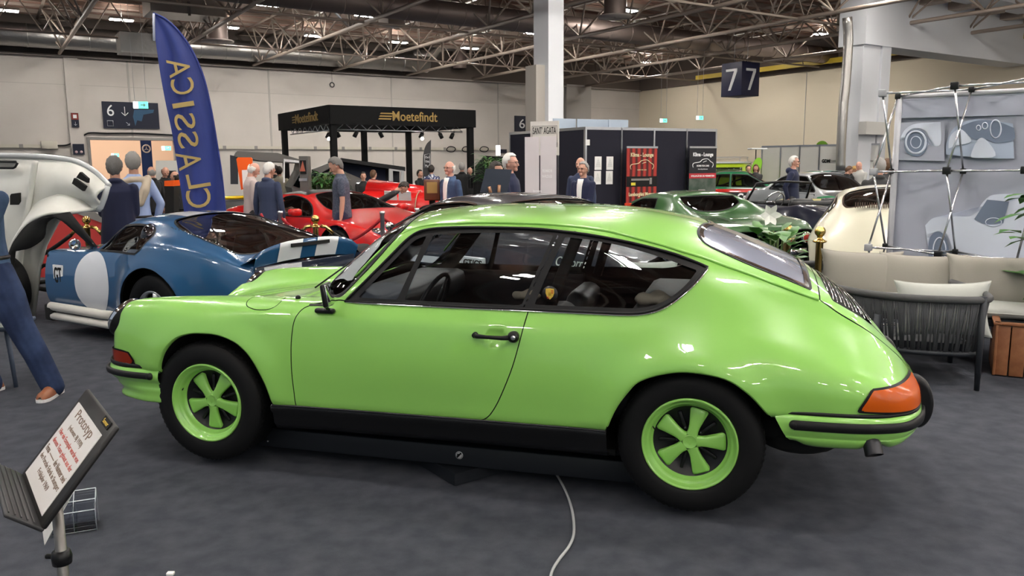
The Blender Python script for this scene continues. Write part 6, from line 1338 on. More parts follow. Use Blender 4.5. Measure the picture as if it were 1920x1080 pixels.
# --- angular stainless pickup with camper roof; dark trailer with an awning
m_slate = mat('brushed_slate', (.13,.125,.12), rough=.38, metal=.6); m_dk = mat('dark_trailer', (.012,.014,.022), rough=.5)
def px_panel(name, plane, q, th, m, parent=None, off=0.):
    P_ = [plane.hit(*p) for p in q]; mb = MB(); n = len(q)
    vs = [plane.pt(a, z, off) for a, z in P_] + [plane.pt(a, z, off-th) for a, z in P_]; mb.add(vs, [tuple(range(n)), tuple(range(2*n-1, n-1, -1))] + [(i, (i+1) % n, n+(i+1) % n, n+i) for i in range(n)], False); return mb.build(name, m, parent)
t = thing('pickup', 'angular bare-metal pickup with a flat wedge roof behind the visitors', 'car', (0, 0, 0))
PK = Plane(at(500, 330, 17.5), (math.cos(.35), math.sin(.35)))
px_panel('roof_panel', PK, [(444,284),(518,287),(566,301),(566,306),(492,302),(440,294)], 1.9, m_slate, t, .3)
px_panel('side_panel', PK, [(566,303),(566,335),(620,348),(640,362),(640,400),(560,400),(545,352),(562,320)], 1.8, mat('pickup_side', (.10,.10,.10), rough=.4, metal=.6), t, .2)
px_panel('side_window', PK, [(548,348),(562,323),(600,330),(600,350),(560,352)], .04, m_glass_dark, t, .25); px_panel('sail_panel', PK, [(431,291),(446,294),(446,345),(432,345)], .1, m_dk, t, .25)
px_panel('door_frame', PK, [(530,298),(563,302),(563,306),(532,303),(532,342),(529,342)], .05, m_wp, t, .3)
t = thing('trailer', 'dark angular event trailer with a sloping lit roof edge behind the booth posts', 'trailer', (0, 0, 0))
TRL = Plane(at(690, 330, 19.5), (math.cos(.25), math.sin(.25)))
px_panel('back_wall', TRL, [(585,318),(640,298),(757,316),(757,345),(757,360),(585,360)], .2, m_dk, t, -.9); px_panel('roof_edge', TRL, [(640,296),(645,297),(760,313),(760,321),(642,303)], 1.3, m_black, t, 0)
px_panel('wedge_nose', TRL, [(586,318),(640,296),(640,304),(600,325)], 1.2, m_slate, t, .02); px_panel('tail_frame', TRL, [(729,316),(757,320),(757,338),(757,345),(750,345),(752,322),(736,320),(737,345),(729,345)], .1, mat('curtain_grey', (.35,.36,.36), rough=.7), t, .05)
px_panel('inside_wall', TRL, [(644,305),(728,318),(728,345),(660,345),(644,330)], .05, mat('trailer_navy', (.02,.03,.07), rough=.6), t, -.7)
px_panel('low_deck', TRL, [(600,325),(640,320),(700,345),(705,375),(600,375)], 1., m_slate, t, .5)
mb = MB(); a, z = TRL.hit(679, 343); mb.box(TRL.pt(a, z, .55), (.32, .03, .03), rz=TRL.yaw); mb.build('light_strip', mat('strip_light', (1,1,1), emit=(1,1,1), estr=4), t)
# orange crate lid and small orange box
t = thing('upright_lid', 'bright orange upright lid with a white notice, left of the two men at the flag', 'panel', (0, 0, 0)); OP = Plane(at(458, 330, 13.5), (1, .15))
px_panel('lid', OP, [(443,298),(446,295),(470,295),(473,298),(472,350),(452,356),(450,342)], .06, mat('signal_orange', (.9,.12,.01), rough=.35), t); px_panel('notice', OP, [(454,319),(468,318),(468,350),(456,352)], .01, m_paper, t, .03)
t = thing('orange_box', 'small bright orange box by the men near the doorway', 'box', (0, 0, 0)); OP2 = Plane(at(318, 345, 14), (1, .1)); px_panel('box_body', OP2, [(308,339),(326,338),(326,349),(308,349)], .35, MATS['signal_orange'], t); px_panel('box_base', OP2, [(309,349),(326,349),(326,484),(309,484)], .3, m_void, t)
t = thing('kiosk', 'pale grey kiosk block behind the men at the doorway', 'cabinet', (0, 0, 0)); OP3 = Plane(at(315, 330, 17), (1, .3)); px_panel('body', OP3, [(292,301),(336,301),(336,375),(292,375)], .8, mat('kiosk_grey', (.5,.5,.47), rough=.5), t); px_panel('screen', OP3, [(311,320),(330,320),(330,337),(311,337)], .03, m_steel, t, .02)
# ---------------------------------------------------------------- turntable under the green car, cable
CU = Vector((math.cos(CAR_YAW), -math.sin(CAR_YAW), 0)); CV = Vector((math.sin(CAR_YAW), math.cos(CAR_YAW), 0))
def carpt(u, y, z): return Vector(CAR_O) * 1 + CU*u + CV*y + Vector((0, 0, z - .03))
t = thing('turntable', 'black steel turntable beam under the green coupe', 'turntable', tuple(carpt(1.25, 0, 0)), -CAR_YAW)
t.location.z = 0
m_beam = mat('beam_black', (.010,.012,.016), rough=.45)
mb = MB(); mb.rbox((0, -.56, .12), (2.16, .08, .105), .006); mb.rbox((0, .56, .12), (2.16, .08, .105), .006); mb.box((0, 0, .15), (1.5, 1.1, .03)); mb.build('platform', m_beam, t)
mb = MB(); mb.box((0, 0, .035), (1.0, 1.0, .06), rz=math.radians(52)); mb.build('base', m_beam, t)
mb = MB(); mb.lathe([(.001,-.602),(.020,-.602),(.020,-.598)], 'y', 24, (.075, 0, .125)); bd = mb.build('round_badge', m_white, t)
mb = MB(); mb.lathe([(.0175,-.604),(.0155,-.604)], 'y', 24, (.075, 0, .125)); mb.tube([(.065,-.604,.115),(.080,-.604,.132),(.086,-.604,.137)], .004, 6); mb.tube([(.070,-.604,.133),(.066,-.604,.120)], .0035, 6); mb.build('badge_print', m_void, bd)
for u in (-1.02, 1.02): mb = MB(); mb.ball((u, -.602, .10), .006, 6); mb.build('bolt', m_alu, t)
pts = [ground(*p, .006) for p in ((1000,872),(1035,882),(1052,905),(1066,935),(1074,965),(1076,1000),(1067,1025),(1048,1050),(1034,1075),(1030,1110))]
mb = MB(); mb.tube([(p[0], p[1], .008) for p in spline(pts, 5, False)], .0062, 8); tag(mb.build('cable', mat('grey_cable', (.42,.43,.44), rough=.5)), 'light grey cable snaking over the dark carpet from under the green coupe', 'cable')
mb = MB(); c = ground(320, 1078); mb.rbox((c[0], c[1], .006), (.028, .02, .012), .003); tag(mb.build('paper_scrap', m_paper), 'tiny white paper scrap on the carpet at the front edge', 'litter')

# ---------------------------------------------------------------- sign stand in the left foreground
TL, TR, BL, BR = at(155,725,2.30), at(212,793,1.975), at(45,893,2.15), at(78,1000,1.81)
ctr = (TL+TR+BL+BR)/4; xs = ((TR-TL)+(BR-BL)); xs /= np.linalg.norm(xs); ysn = (TL-BL)+(TR-BR); ysn -= xs*(ysn@xs); ysn /= np.linalg.norm(ysn)
Wb, Hb = .5*(np.linalg.norm(TR-TL)+np.linalg.norm(BR-BL)), .5*(np.linalg.norm(TL-BL)+np.linalg.norm(TR-BR))
FB = frame_m(ctr, xs, ysn)
t = thing('sign_stand', 'black tilted sign stand with a white German text sheet in the left foreground', 'sign', (0, 0, 0))
def fb(mb): mb.M = FB; return mb
m_board = mat('board_black', (.012,.011,.011), rough=.42)
mb = fb(MB()); mb.rbox((0, 0, -.008), (Wb, Hb, .014), .006); mb.build('board', m_board, t)
mb = fb(MB()); mb.box((-.006, -.012, .0005), (Wb*.82, Hb*.80, .002)); pp = mb.build('text_sheet', mat('sheet_white', (.80,.77,.75), rough=.35, coat=.3), t)
m_brown = mat('brown_print', (.22,.15,.11), rough=.7); m_redpr = mat('red_print', (.55,.12,.10), rough=.7)
rows = [('Prototyp', .30, .62, .12, m_brown), ('(rekonstr. BJ 1970)', .165, .52, .06, m_brown), ('Hier ein Exemplar wurde von', .06, .82, .065, m_redpr), ('diesem Team gebaut aus der', -.04, .82, .065, m_redpr), ('Firma  ----------  der Nummer zwei', -.135, .86, .06, m_brown), ('des Porsche Fabrik in Stuttgart', -.235, .86, .065, m_brown), ('Frühjahr 1969', -.335, .46, .065, m_brown)]
for s_, y, w_, h_, m_ in rows: text(s_, FB @ Matrix.Translation((-.006, y*Hb*.92, .002)), .05, m_, pp, 'text_line', fit=(w_*Wb*.86, h_*Hb), extrude=.0004)
mb = fb(MB()); mb.box((Wb*.33, Hb*.455, .001), (.075, .022, .003)); lb = mb.build('name_plate', m_void, t); text('Sonor', FB @ Matrix.Translation((Wb*.33, Hb*.455, .003)), .02, m_gold, lb, 'plate_text', fit=(.055, .012), extrude=.0003)
mb = fb(MB()); mb.rbox((0, -Hb/2-.002, .038), (Wb, .012, .10), .005)
for k in range(5): mb.box((0, -Hb/2+.005, .018+k*.016), (Wb*.96, .004, .003))
mb.build('ledge', mat('ledge_black', (.03,.03,.032), rough=.4), t)
pole_top = ctr - np.array([0, 0, .05]) ; px_ = at(108, 965, 2.0)
mb = MB(); nb_ = np.cross(xs, ysn); zt_ = ctr[2] - (nb_[0]*(px_[0]-ctr[0]) + nb_[1]*(px_[1]-ctr[1]))/nb_[2] - .035; mb.cyl((px_[0], px_[1], .02), (px_[0], px_[1], zt_), .014, 14); mb.build('pole', mat('pole_grey', (.20,.19,.18), rough=.35, metal=.6), t)
zc = at(113, 1043, 2.0)[2]
mb = MB(); mb.lathe([(.014,-.02),(.024,-.02),(.026,0),(.022,.016),(.014,.018)], 'z', 16, (px_[0], px_[1], zc)); mb.rbox((px_[0]-.028, px_[1], zc), (.03,.014,.012), .004); mb.rbox((px_[0], px_[1], zt_-.012), (.045,.045,.035), .008); mb.build('clamp', m_black, t)
mb = MB()
for k in range(3): a = k*2.1+.4; mb.tube([(px_[0], px_[1], .25), (px_[0]+math.cos(a)*.28, px_[1]+math.sin(a)*.28, .012)], .009, 8)
mb.build('tripod_legs', m_black, t)
P4 = [at(122,898,2.25), at(148,905,2.15), at(84,1022,2.02), at(79,985,2.12)]
mb = MB(); n_ = np.array([0, -.002, .001]); mb.add([*P4, *[p+n_ for p in P4]], [(0,1,2,3),(7,6,5,4),(0,4,5,1),(1,5,6,2),(2,6,7,3),(3,7,4,0)], False); mb.build('back_sheet', m_paper, t)
# clear brochure rack standing on the floor
ac = glass('acrylic', (.97,.98,1), .95, 0., 1.5); c0 = ground(140, 1000)
t = thing('brochure_rack', 'small clear acrylic rack on the carpet behind the sign stand', 'rack', (c0[0], c0[1], 0), .4)
mb = MB()
for k in range(3): mb.box((0, .05*k, .05+.015*k), (.17, .003, .09+.03*k))
for s in (-1, 0, 1): mb.box((s*.085, .05, .06), (.003, .11, .12))
mb.box((0, .05, .003), (.17, .12, .003)); mb.build('pockets', ac, t)
m_edge = mat('acrylic_edge', (.75,.8,.85), rough=.05, coat=1., spec=1.)
mb = MB()
for k in range(3):
    for s in (-1, 0): mb.tube([(-.085, .05*k, (.095+.03*k) if s else .004), (.085, .05*k, (.095+.03*k) if s else .004)], .0022, 5)
for s in (-1, 0, 1): mb.tube([(s*.085, 0, .0), (s*.085, 0, .095), (s*.085, .10, .155), (s*.085, .10, .0)], .0022, 5)
mb.build('edges', m_edge, t)

# ---------------------------------------------------------------- feather flag
FP = Plane(at(350, 300, 8.95), (math.cos(.15), math.sin(.15)))
le = spline([(288,25),(290,60),(296,100),(304,150),(313,200),(322,245),(330,300),(337,350),(345,410),(352,470)], 5, False)
re = spline([(288,25),(312,37),(338,62),(362,98),(382,145),(396,205),(407,270),(416,330),(423,400),(428,470)], 5, False)
t = thing('feather_flag', 'tall curved royal blue feather flag with gold mirrored lettering', 'flag', (0, 0, 0))
m_flag = mat('flag_blue', (.020,.040,.235), rough=.5, sheen=.4)
G = []
for a, b in zip(le, re):
    row = []
    for s in np.linspace(0, 1, 14):
        q = a + (b-a)*s; x, z = FP.hit(*q); row.append(FP.pt(x, z, .035*math.sin(s*9+a[1]*.012)*min(1, (a[1]-20)/120)))
    G.append(row)
mb = MB(); mb.grid(G); fo = mb.build('cloth', m_flag, t)
mb = MB(); mb.tube([FP.pt(*FP.hit(*p), .01) for p in re], .012, 8); mb.build('pole_sleeve', mat('flag_sleeve', (.015,.03,.20), rough=.5), t)
mb = MB(); mb.tube([FP.pt(*FP.hit(*p), .015) for p in ((289,26),(289,45),(290,77))], .014, 8); mb.build('tip_strap', mat('tip_white', (.6,.62,.75), rough=.6), t)
bx_, _ = FP.hit(428, 470); mb = MB(); mb.cyl(FP.pt(bx_, .02, .01), FP.pt(bx_, FP.hit(428,470)[1]+.05, .01), .014); mb.lathe([(.22,.0),(.22,.03),(.03,.05)], 'z', 20, tuple(FP.pt(bx_, 0, 0))); mb.build('foot', m_black, t)
m_gold2 = mat('gold_print', (.50,.36,.13), rough=.6)
letters = [('A',(338,128),40,34),('C',(345,163),42,30),('I',(346,197),40,9),('S',(349,228),38,30),('S',(355,262),38,30),('A',(357,301),44,34),('L',(374,338),42,28),('C',(375,372),46,36)]
for ch, (px, py), wpx, hpx in letters:
    a, z = FP.hit(px, py); sc_ = 8.95/F_PX; up_ = np.array([-.20, 0, 1.]); 
    X = FP.x*0.22*0 + UP*1.0 + FP.x*(-.16); Yv = FP.x + UP*.16       # letters climb the flag, seen from the back
    M_ = frame_m(FP.pt(a, z, .055), X, Yv); text(ch, M_, .2, m_gold2, fo, 'letter', fit=(hpx*sc_*.95, wpx*sc_*.95), extrude=.003)

# ---------------------------------------------------------------- black booth with gold lettering
bc = np.array([-4.89, 22., 0]); zt0, zb0 = 3.22, 2.71
t = thing('booth_canopy', 'black square canopy booth on four posts with gold name on its header', 'booth', bc, H_YAW)
m_bk = mat('booth_black', (.004,.004,.0045), rough=.7, spec=.2)
LA, LB = 4.56, 4.4
for nm, c, d in (('header', (LA/2, 0), (LA, .06)), ('header', (0, LB*.5), (.06, LB)), ('header', (LA/2, LB), (LA, .06)), ('header', (LA, LB*.5), (.06, LB))):
    mb = MB(); mb.box((c[0], c[1], (zt0+zb0)/2), (d[0], d[1], zt0-zb0)); mb.build(nm, m_bk, t)
for (a, b) in ((.12, .10), (LA-.12, .10), (.12, LB-.1), (LA-.12, LB-.1), (2.8, LB-.1)): mb = MB(); mb.box((a, b, zb0/2+.1), (.16, .16, zb0)); mb.build('post', m_bk, t)
for (a0, b0, a1, b1) in ((.3, .25, LA-.3, .25), (.25, .3, .25, LB-.3)):
    mb = MB(); L_ = math.hypot(a1-a0, b1-b0); n = int(L_/.22); P = lambda s, z: (a0+(a1-a0)*s, b0+(b1-b0)*s, z)
    mb.tube([P(0, zb0+.05), P(1, zb0+.05)], .018, 5); mb.tube([P(0, zb0-.13), P(1, zb0-.13)], .018, 5)
    for k in range(n): mb.tube([P(k/n, zb0+.05 if k % 2 else zb0-.13), P((k+1)/n, zb0-.13 if k % 2 else zb0+.05)], .010, 4)
    mb.build('truss', m_alu, t)
text('Moetefindt', frame_m((2.55, -.035, 2.975), (1,0,0), (0,0,1)), .5, mat('booth_gold', (.36,.235,.07), rough=.5, metal=.2), t, 'header_lettering', fit=(1.42, .27), extrude=.01, bold=.004)
text('Moetefindt', frame_m((-.035, LB*.40, 2.975), (0,-1,0), (0,0,1)), .5, MATS['booth_gold'], t, 'header_lettering', fit=(1.9, .27), extrude=.01, bold=.004)
mb = MB()
for k in range(3): mb.prism([(1.40, 2.87+.075*k), (1.78, 2.87+.075*k), (1.80, 2.905+.075*k), (1.43, 2.905+.075*k)], .02, 'xz', (.03*k, -.035, 0))
mb.build('speed_lines', MATS['booth_gold'], t)
mb = MB()
for k in range(3): mb.prism([(LB*.40+1.25, 2.87+.075*k), (LB*.40+1.0, 2.87+.075*k), (LB*.40+1.0, 2.905+.075*k), (LB*.40+1.22, 2.905+.075*k)], .02, 'yz', (-.035, 0, 0))
mb.build('speed_lines', MATS['booth_gold'], t)
m_spot = mat('spot_light', (1,1,1), emit=(1,.93,.8), estr=45)
for i, (a, b, lit) in enumerate(((.5, 1.5, 1), (.45, .6, 0), (.85, .3, 0), (1.62, .3, 0), (2.9, .3, 1), (3.55, .3, 0), (3.95, .35, 0))):
    mb = MB(); mb.M = Matrix.Translation((a, b, zb0-.25)) @ Matrix.Rotation(.5*(-1)**i, 4, 'Y'); mb.cyl((0, 0, .08), (0, 0, -.08), .06, 12); mb.box((0, 0, .12), (.03, .1, .1)); s_ = mb.build('spotlight', m_black, t)
    if lit: mb = MB(); mb.ball((a, b-.05, zb0-.34), .045, 8); mb.build('bulb', m_spot, s_)

# ---------------------------------------------------------------- poster column, plant, curved banner near the booth
def board(name, label, cat, px0, py0, px1, py1, Y, m, ang=0., th=.05, stand=True):
    """upright board seen between two pixels at depth Y"""
    pl = Plane(at((px0+px1)/2, py0, Y), (math.cos(ang), math.sin(ang))); a0, z1 = pl.hit(px0, py0); a1, z0 = pl.hit(px1, py1)
    t = thing(name, label, cat, pl.pt((a0+a1)/2, 0), pl.yaw); W, H = a1-a0, z1-z0; mb = MB(); mb.box((0, 0, (z0+z1)/2), (W, th, H)); mb.build('panel', m, t)
    if stand: mb = MB(); mb.box((0, 0, .02), (W, .35, .04)); mb.box((0, .04, z0/2), (.06, .04, max(z0, .05))); mb.build('foot', m_alu, t)
    return t, W, z0, z1
t, W, z0, z1 = board('poster_column', 'grey poster column with small pictures beside the potted plant', 'display', 563, 293, 585, 420, 14.5, mat('column_grey', (.12,.115,.11), rough=.4, metal=.3), .1, .35)
for (x, z, w_, h_, m_) in ((-.05, .84, .7, .20, m_void), (-.28, .40, .36, .16, m_paper), (.16, .40, .36, .16, m_paper), (-.28, .14, .36, .14, m_paper), (.16, .14, .36, .14, m_paper)):
    mb = MB(); mb.box((x*W, -.18, z0+(z1-z0)*z), (w_*W, .01, h_*(z1-z0))); p_ = mb.build('picture', m_, t)
    if m_ is m_paper: mb = MB(); mb.box((x*W+.01, -.188, z0+(z1-z0)*z), (w_*W*.55, .006, h_*(z1-z0)*.6)); mb.build('print', m_steel, p_)
mb = MB(); mb.prism([(-.04, z0+(z1-z0)*.78), (.02, z0+(z1-z0)*.93), (.06, z0+(z1-z0)*.78)], .01, 'xz', (-.03, -.19, 0)); mb.build('figure', mat('figure_red', (.35,.10,.06)), t)
mb = MB(); mb.box((-.02, -.185, z0+(z1-z0)*.66), (W*.9, .01, .05)); mb.build('label_strip', m_alu, t)
def leafy(name, label, c, h, r, n, m_leaf, seed=1, leaf=(.22, .035), stem_z=.3, pot=None, cat='plant', stems=9, up_bias=.3):
    rnd = random.Random(seed); t = thing(name, label, cat, c, 0); mb = MB(); st = MB()
    for k in range(stems):
        a = rnd.uniform(0, 2*PI); q = rnd.uniform(0, r*.5); st.tube([(0, 0, 0), (math.cos(a)*q*.5, math.sin(a)*q*.5, h*.5), (math.cos(a)*q, math.sin(a)*q, h*.92)], .008, 5)
    for k in range(n):
        a = rnd.uniform(0, 2*PI); z = rnd.uniform(stem_z, h*.95); rr = r*math.sqrt(rnd.random())*(1-.35*abs(z/h-.55)); b = Vector((math.cos(a)*rr*.45, math.sin(a)*rr*.45, z)); L, w_ = leaf[0]*rnd.uniform(.7, 1.25), leaf[1]*rnd.uniform(.8, 1.2)
        a2 = a + rnd.uniform(-.8, .8); d = Vector((math.cos(a2), math.sin(a2), rnd.uniform(-.2, up_bias+.5))).normalized(); s = d.cross(Vector((0, 0, 1))).normalized(); dn = Vector((0, 0, -1))
        P = [b, b+d*L*.35+s*w_, b+d*L*.35-dn*.0, b+d*L*.35-s*w_, b+d*L*.75+s*w_*.7+dn*L*.12, b+d*L*.75+dn*L*.10, b+d*L*.75-s*w_*.7+dn*L*.12, b+d*L+dn*L*.28]
        mb.add(P, [(0,1,2),(0,2,3),(1,4,5,2),(2,5,6,3),(4,7,5),(5,7,6)], True)
    mb.build('leaves', m_leaf, t, fix=False); st.build('stems', mat('plant_stem', (.06,.10,.02), rough=.6), t)
    if pot: mb = MB(); mb.lathe([(pot[0]*.75, 0), (pot[0], pot[1]), (pot[0]*.9, pot[1]), (pot[0]*.85, pot[1]-.03), (.01, pot[1]-.03)], 'z', 24); mb.build('pot', m_black, t)
    return t
m_leaf = mat('leaf_green', (.035,.13,.02), rough=.4, noise=(12, (.07,.20,.035), 2, .35, .65)); m_leafd = mat('leaf_dark', (.018,.075,.014), rough=.38, noise=(9, (.04,.13,.025), 2, .35, .65))
c = at(613, 400, 15.3); leafy('potted_plant', 'bushy green potted plant between the poster column and the man in the polo shirt', (c[0], c[1], 0), 1.52, .62, 620, m_leafd, 3, (.26, .030), .55, (.25, .4), stems=26)
c = at(918, 330, 18.5); leafy('potted_plant', 'leafy plant top showing behind the white-haired man by the black booth', (c[0], c[1], 0), 1.85, .42, 180, m_leafd, 5, (.30, .03), 1.2, (.25, .4))
t = thing('curved_banner', 'tall black sail banner with white outlined lettering near the booth post', 'banner', (0,0,0)); BPn = Plane(at(800, 330, 21), (1, .2))
px_panel('cloth', BPn, [tuple(p) for p in spline([(808,262),(808,262),(800,270),(795,283),(793,305),(793,370),(793,370),(810,370),(810,370),(808,310)], 4)], .02, mat('sail_black', (.03,.03,.032), rough=.6), t)
a, z = BPn.hit(801, 302); 
for i, s_ in enumerate(('Ou1', 'Oldc', 'Fu1')): text(s_, frame_m(BPn.pt(a, z-.11*i+.10, .03), BPn.x, UP), .1, m_white, t, 'lettering', fit=(.10,.055), extrude=.003)
mb = MB(); q = [BPn.hit(*p) for p in ((796,290),(806,288),(806,313),(796,315))]; mb.tube([BPn.pt(a_, z_, .03) for a_, z_ in q], .006, 4, closed=True); mb.build('outline', m_white, t)
t = thing('dark_wedge', 'black angular display shape behind the two dark-clothed visitors', 'display', (0,0,0)); BW2 = Plane(at(905, 330, 20), (1, .1)); px_panel('panel', BW2, [(893,312),(910,292),(945,294),(945,380),(893,380)], .6, m_bk, t)
# dark menu board on wooden pegs, in front of the hooded visitor
t = thing('easel_board', 'dark blue board leaning on two wooden pegs in front of the white-haired man', 'board', (0,0,0)); EB = Plane(at(930, 345, 9.6), (1, .05))
px_panel('board', EB, [(911,316),(960,318),(951,362),(900,361)], .03, mat('slate_blue_board', (.02,.028,.045), rough=.5), t)
for q in ((917,350,920,359), (936,347,935,359)): 
    a0, z0 = EB.hit(q[0], q[1]); a1, z1 = EB.hit(q[2], q[3]); mb = MB(); mb.tube([EB.pt(a0, z0, .02), EB.pt(a1, z1-.02, .03)], .02, 8); mb.build('peg', mat('peg_wood', (.38,.20,.11), rough=.5), t)
a, _ = EB.hit(925, 350); mb = MB()
for k in (-1, 1): mb.tube([EB.pt(a+.12*k, 1.15, -.05), EB.pt(a+.28*k, 0, 0)], .02, 6)
mb.tube([EB.pt(a, 1.15, -.05), EB.pt(a, 0, -.4)], .02, 6); mb.build('legs', MATS['peg_wood'], t)

# ---------------------------------------------------------------- black booth walls with banners
BA = np.array([.900, .436, 0]); BA /= np.linalg.norm(BA); WL = np.array([-.52, .854, 0]); bc0 = np.array([(1098-960)/F_PX*20., 20., 0])
PF = Plane(bc0, BA); PS = Plane(bc0, -WL)
m_fab = mat('black_fabric_wall', (.010,.010,.020), rough=.9); zw = 2.5
def walls(pl, xs, label, group, m, zt=None, order=1):
    ed = [pl.hit(x, 260)[0] for x in xs]
    for i in range(len(ed)-1):
        a0, a1 = ed[i], ed[i+1]; t = thing('partition_panel', label.format(i), 'partition', pl.pt((a0+a1)/2, 0), pl.yaw, group); W = a1-a0
        mb = MB(); mb.box((0, 0, (zt or zw)/2), (W-.05, .03, (zt or zw)-.08)); mb.build('panel', m, t); mb = MB()
        for z in (.03, (zt or zw)-.035): mb.box((0, 0, z), (W, .05, .07))
        for s in (-1, 1): mb.box((s*W/2, 0, (zt or zw)/2), (.045, .055, zt or zw))
        mb.build('frame', m_alu, t)
for i, (pl, x0, x1, lab) in enumerate(((PS, 957, 1048, 'black partition panel at the far left end of the booth wall'), (PS, 1048, 1097, 'black partition panel left of the booth corner post'), (PF, 1098, 1165, 'black partition panel with four white sheets'), (PF, 1165, 1226, 'black partition panel behind the red banner'), (PF, 1226, 1287, 'bare black partition panel between the two banners'), (PF, 1287, 1342, 'black partition panel at the right end behind the dark banner'))):
    walls(pl, (x0, x1), lab, 'black booth partition panels', m_fab)
for i, (px, py) in enumerate(((1120, 306), (1142, 306), (1119, 333), (1141, 333))):
    a, z = PF.hit(px, py); t = thing('notice_sheet', ('upper left', 'upper right', 'lower left', 'lower right')[i] + ' of four white printed sheets pinned on the black partition', 'paper', PF.pt(a, z, .035), PF.yaw, 'sheets on the black partition')
    mb = MB(); mb.box((0, 0, 0), (.20, .006, .33)); mb.build('sheet', m_paper, t); mb = MB()
    for k in range(7): mb.box((0, -.006, .10-.03*k), (.03+.02*k, .003, .006))
    mb.build('print', m_joint, t)
def rollup(name, label, x0, y0, x1, y1, m, off=.35):
    pl = Plane(PF.pt(0, 0, off), BA); a0, z1 = pl.hit(x0, y0); a1, z0 = pl.hit(x1, y1); z0 = .08; t = thing(name, label, 'banner', pl.pt((a0+a1)/2, 0), pl.yaw); W = a1-a0
    mb = MB(); mb.box((0, 0, (z0+z1)/2), (W, .012, z1-z0)); mb.build('print_panel', m, t); mb = MB(); mb.box((0, 0, z1), (W+.02, .035, .05)); mb.box((0, .05, .05), (W+.04, .22, .09)); mb.build('cassette', m_alu, t); return t, W, z0, z1
m_cur = mat('curtain_red_print', (.20,.010,.008), rough=.6)
nt = m_cur.node_tree; tc = nt.nodes.new('ShaderNodeTexCoord'); wv = nt.nodes.new('ShaderNodeTexWave'); wv.inputs['Scale'].default_value = 1.9; wv.inputs['Distortion'].default_value = 1.2; wv.wave_profile = 'SIN'; rp = nt.nodes.new('ShaderNodeValToRGB')
rp.color_ramp.elements[0].color = (.03,.004,.004,1); rp.color_ramp.elements[1].color = (.42,.03,.02,1); nt.links.new(tc.outputs['Object'], wv.inputs['Vector']); nt.links.new(wv.outputs['Fac'], rp.inputs['Fac']); nt.links.new(rp.outputs['Color'], nt.nodes['Principled BSDF'].inputs['Base Color'])
m_cream2 = mat('cream_print', (.72,.62,.38), rough=.6)
def carline(t, W, z, m, y=-.014):
    mb = MB(); mb.tube([(x*W, y, z+h*W) for x, h in spline([(-.36,-.07),(-.38,.0),(-.33,.06),(-.12,.09),(-.02,.16),(.16,.18),(.28,.10),(.36,.06),(.38,.0),(.34,-.07)], 4, False)], .010, 5); mb.tube([(x*W, y, z+h*W) for x, h in ((-.0,.08),(.05,.10),(.13,.12))], .008, 5); mb.build('car_outline', m, t)
t, W, z0, z1 = rollup('roll_up_banner', 'red curtain-print roll-up banner with gold lettering and round pictures', 1175, 276, 1230, 388, m_cur)
text('Klima - Lounge', frame_m((0, -.012, z1-.20), (1,0,0), (0,0,1)), .2, m_cream2, t, 'lettering', fit=(W*.74, .13), extrude=.003, bold=.006); carline(t, W, z1-.48, m_cream2)
text('HOME FOR CARS', frame_m((0, -.012, z1-.56), (1,0,0), (0,0,1)), .1, m_cream2, t, 'lettering', fit=(W*.30, .03), extrude=.002)
text('Lamborghini Museum', frame_m((.02, -.012, z1-1.18), (1,0,0), (0,0,1)), .1, m_cream2, t, 'lettering', fit=(W*.88, .12), extrude=.003, bold=.004)
mb = MB(); mb.box((0, -.010, z1-.85), (W, .006, .26)); b_ = mb.build('dark_band', m_void, t); mb = MB(); mb.box((-.01, -.016, z1-.80), (W*.5, .004, .05)); mb.box((.27, -.016, z1-.84), (.07, .004, .16)); mb.box((-.27, -.016, z1-.80), (.1, .004, .05)); mb.build('band_print', m_joint, b_); mb = MB(); mb.box((-.26, -.018, z1-.91), (W*.14, .004, .07)); mb.build('band_car', mat('band_yellow', (.7,.6,.05)), b_)
for (x, z, r_, m_) in ((-.30, -1.52, .12, m_steel), (-.14, -1.64, .095, m_joint), (.09, -1.50, .13, m_paper), (.33, -1.53, .14, m_duct), (.0, -1.88, .11, m_paper), (.31, -1.86, .12, m_cream2), (.16, -1.72, .08, m_paper)):
    mb = MB(); mb.lathe([(.001,-.012),(r_,-.012),(r_,0)], 'y', 24, (x*W, 0, z1+z*1.0)); p_ = mb.build('round_picture', m_cream2, t); mb = MB(); mb.lathe([(.001,-.015),(r_*.88,-.015),(r_*.88,-.01)], 'y', 24, (x*W, 0, z1+z*1.0)); mb.build('picture', m_, p_); mb = MB(); mb.box((x*W, -.018, z1+z-.02), (r_*.7, .004, r_*.6)); mb.build('subject', m_void if m_ is not m_steel else m_white, p_)
t, W, z0, z1 = rollup('roll_up_banner', 'black roll-up banner with white car outline and red strip at the booth end', 1293, 276, 1340, 388, mat('banner_black', (.010,.010,.014), rough=.6), .25)
text('Klima - Lounge', frame_m((0, -.012, z1-.20), (1,0,0), (0,0,1)), .2, m_white, t, 'lettering', fit=(W*.74, .13), extrude=.003, bold=.006); carline(t, W, z1-.46, m_white)
text('HOME FOR CARS', frame_m((0, -.012, z1-.48), (1,0,0), (0,0,1)), .1, m_white, t, 'lettering', fit=(W*.46, .045), extrude=.002, bold=.003); text('Stellplätze', frame_m((0, -.012, z1-.57), (1,0,0), (0,0,1)), .1, m_white, t, 'lettering', fit=(W*.36, .035), extrude=.002)
mb = MB(); mb.box((0, -.010, z1-.74), (W, .006, .13)); b_ = mb.build('red_strip', mat('strip_red', (.42,.02,.03), rough=.6), t); text('STELLPLÄTZE ZU VERMIETEN', frame_m((0, -.015, z1-.74), (1,0,0), (0,0,1)), .1, m_white, b_, 'lettering', fit=(W*.86, .055), extrude=.002, bold=.002)
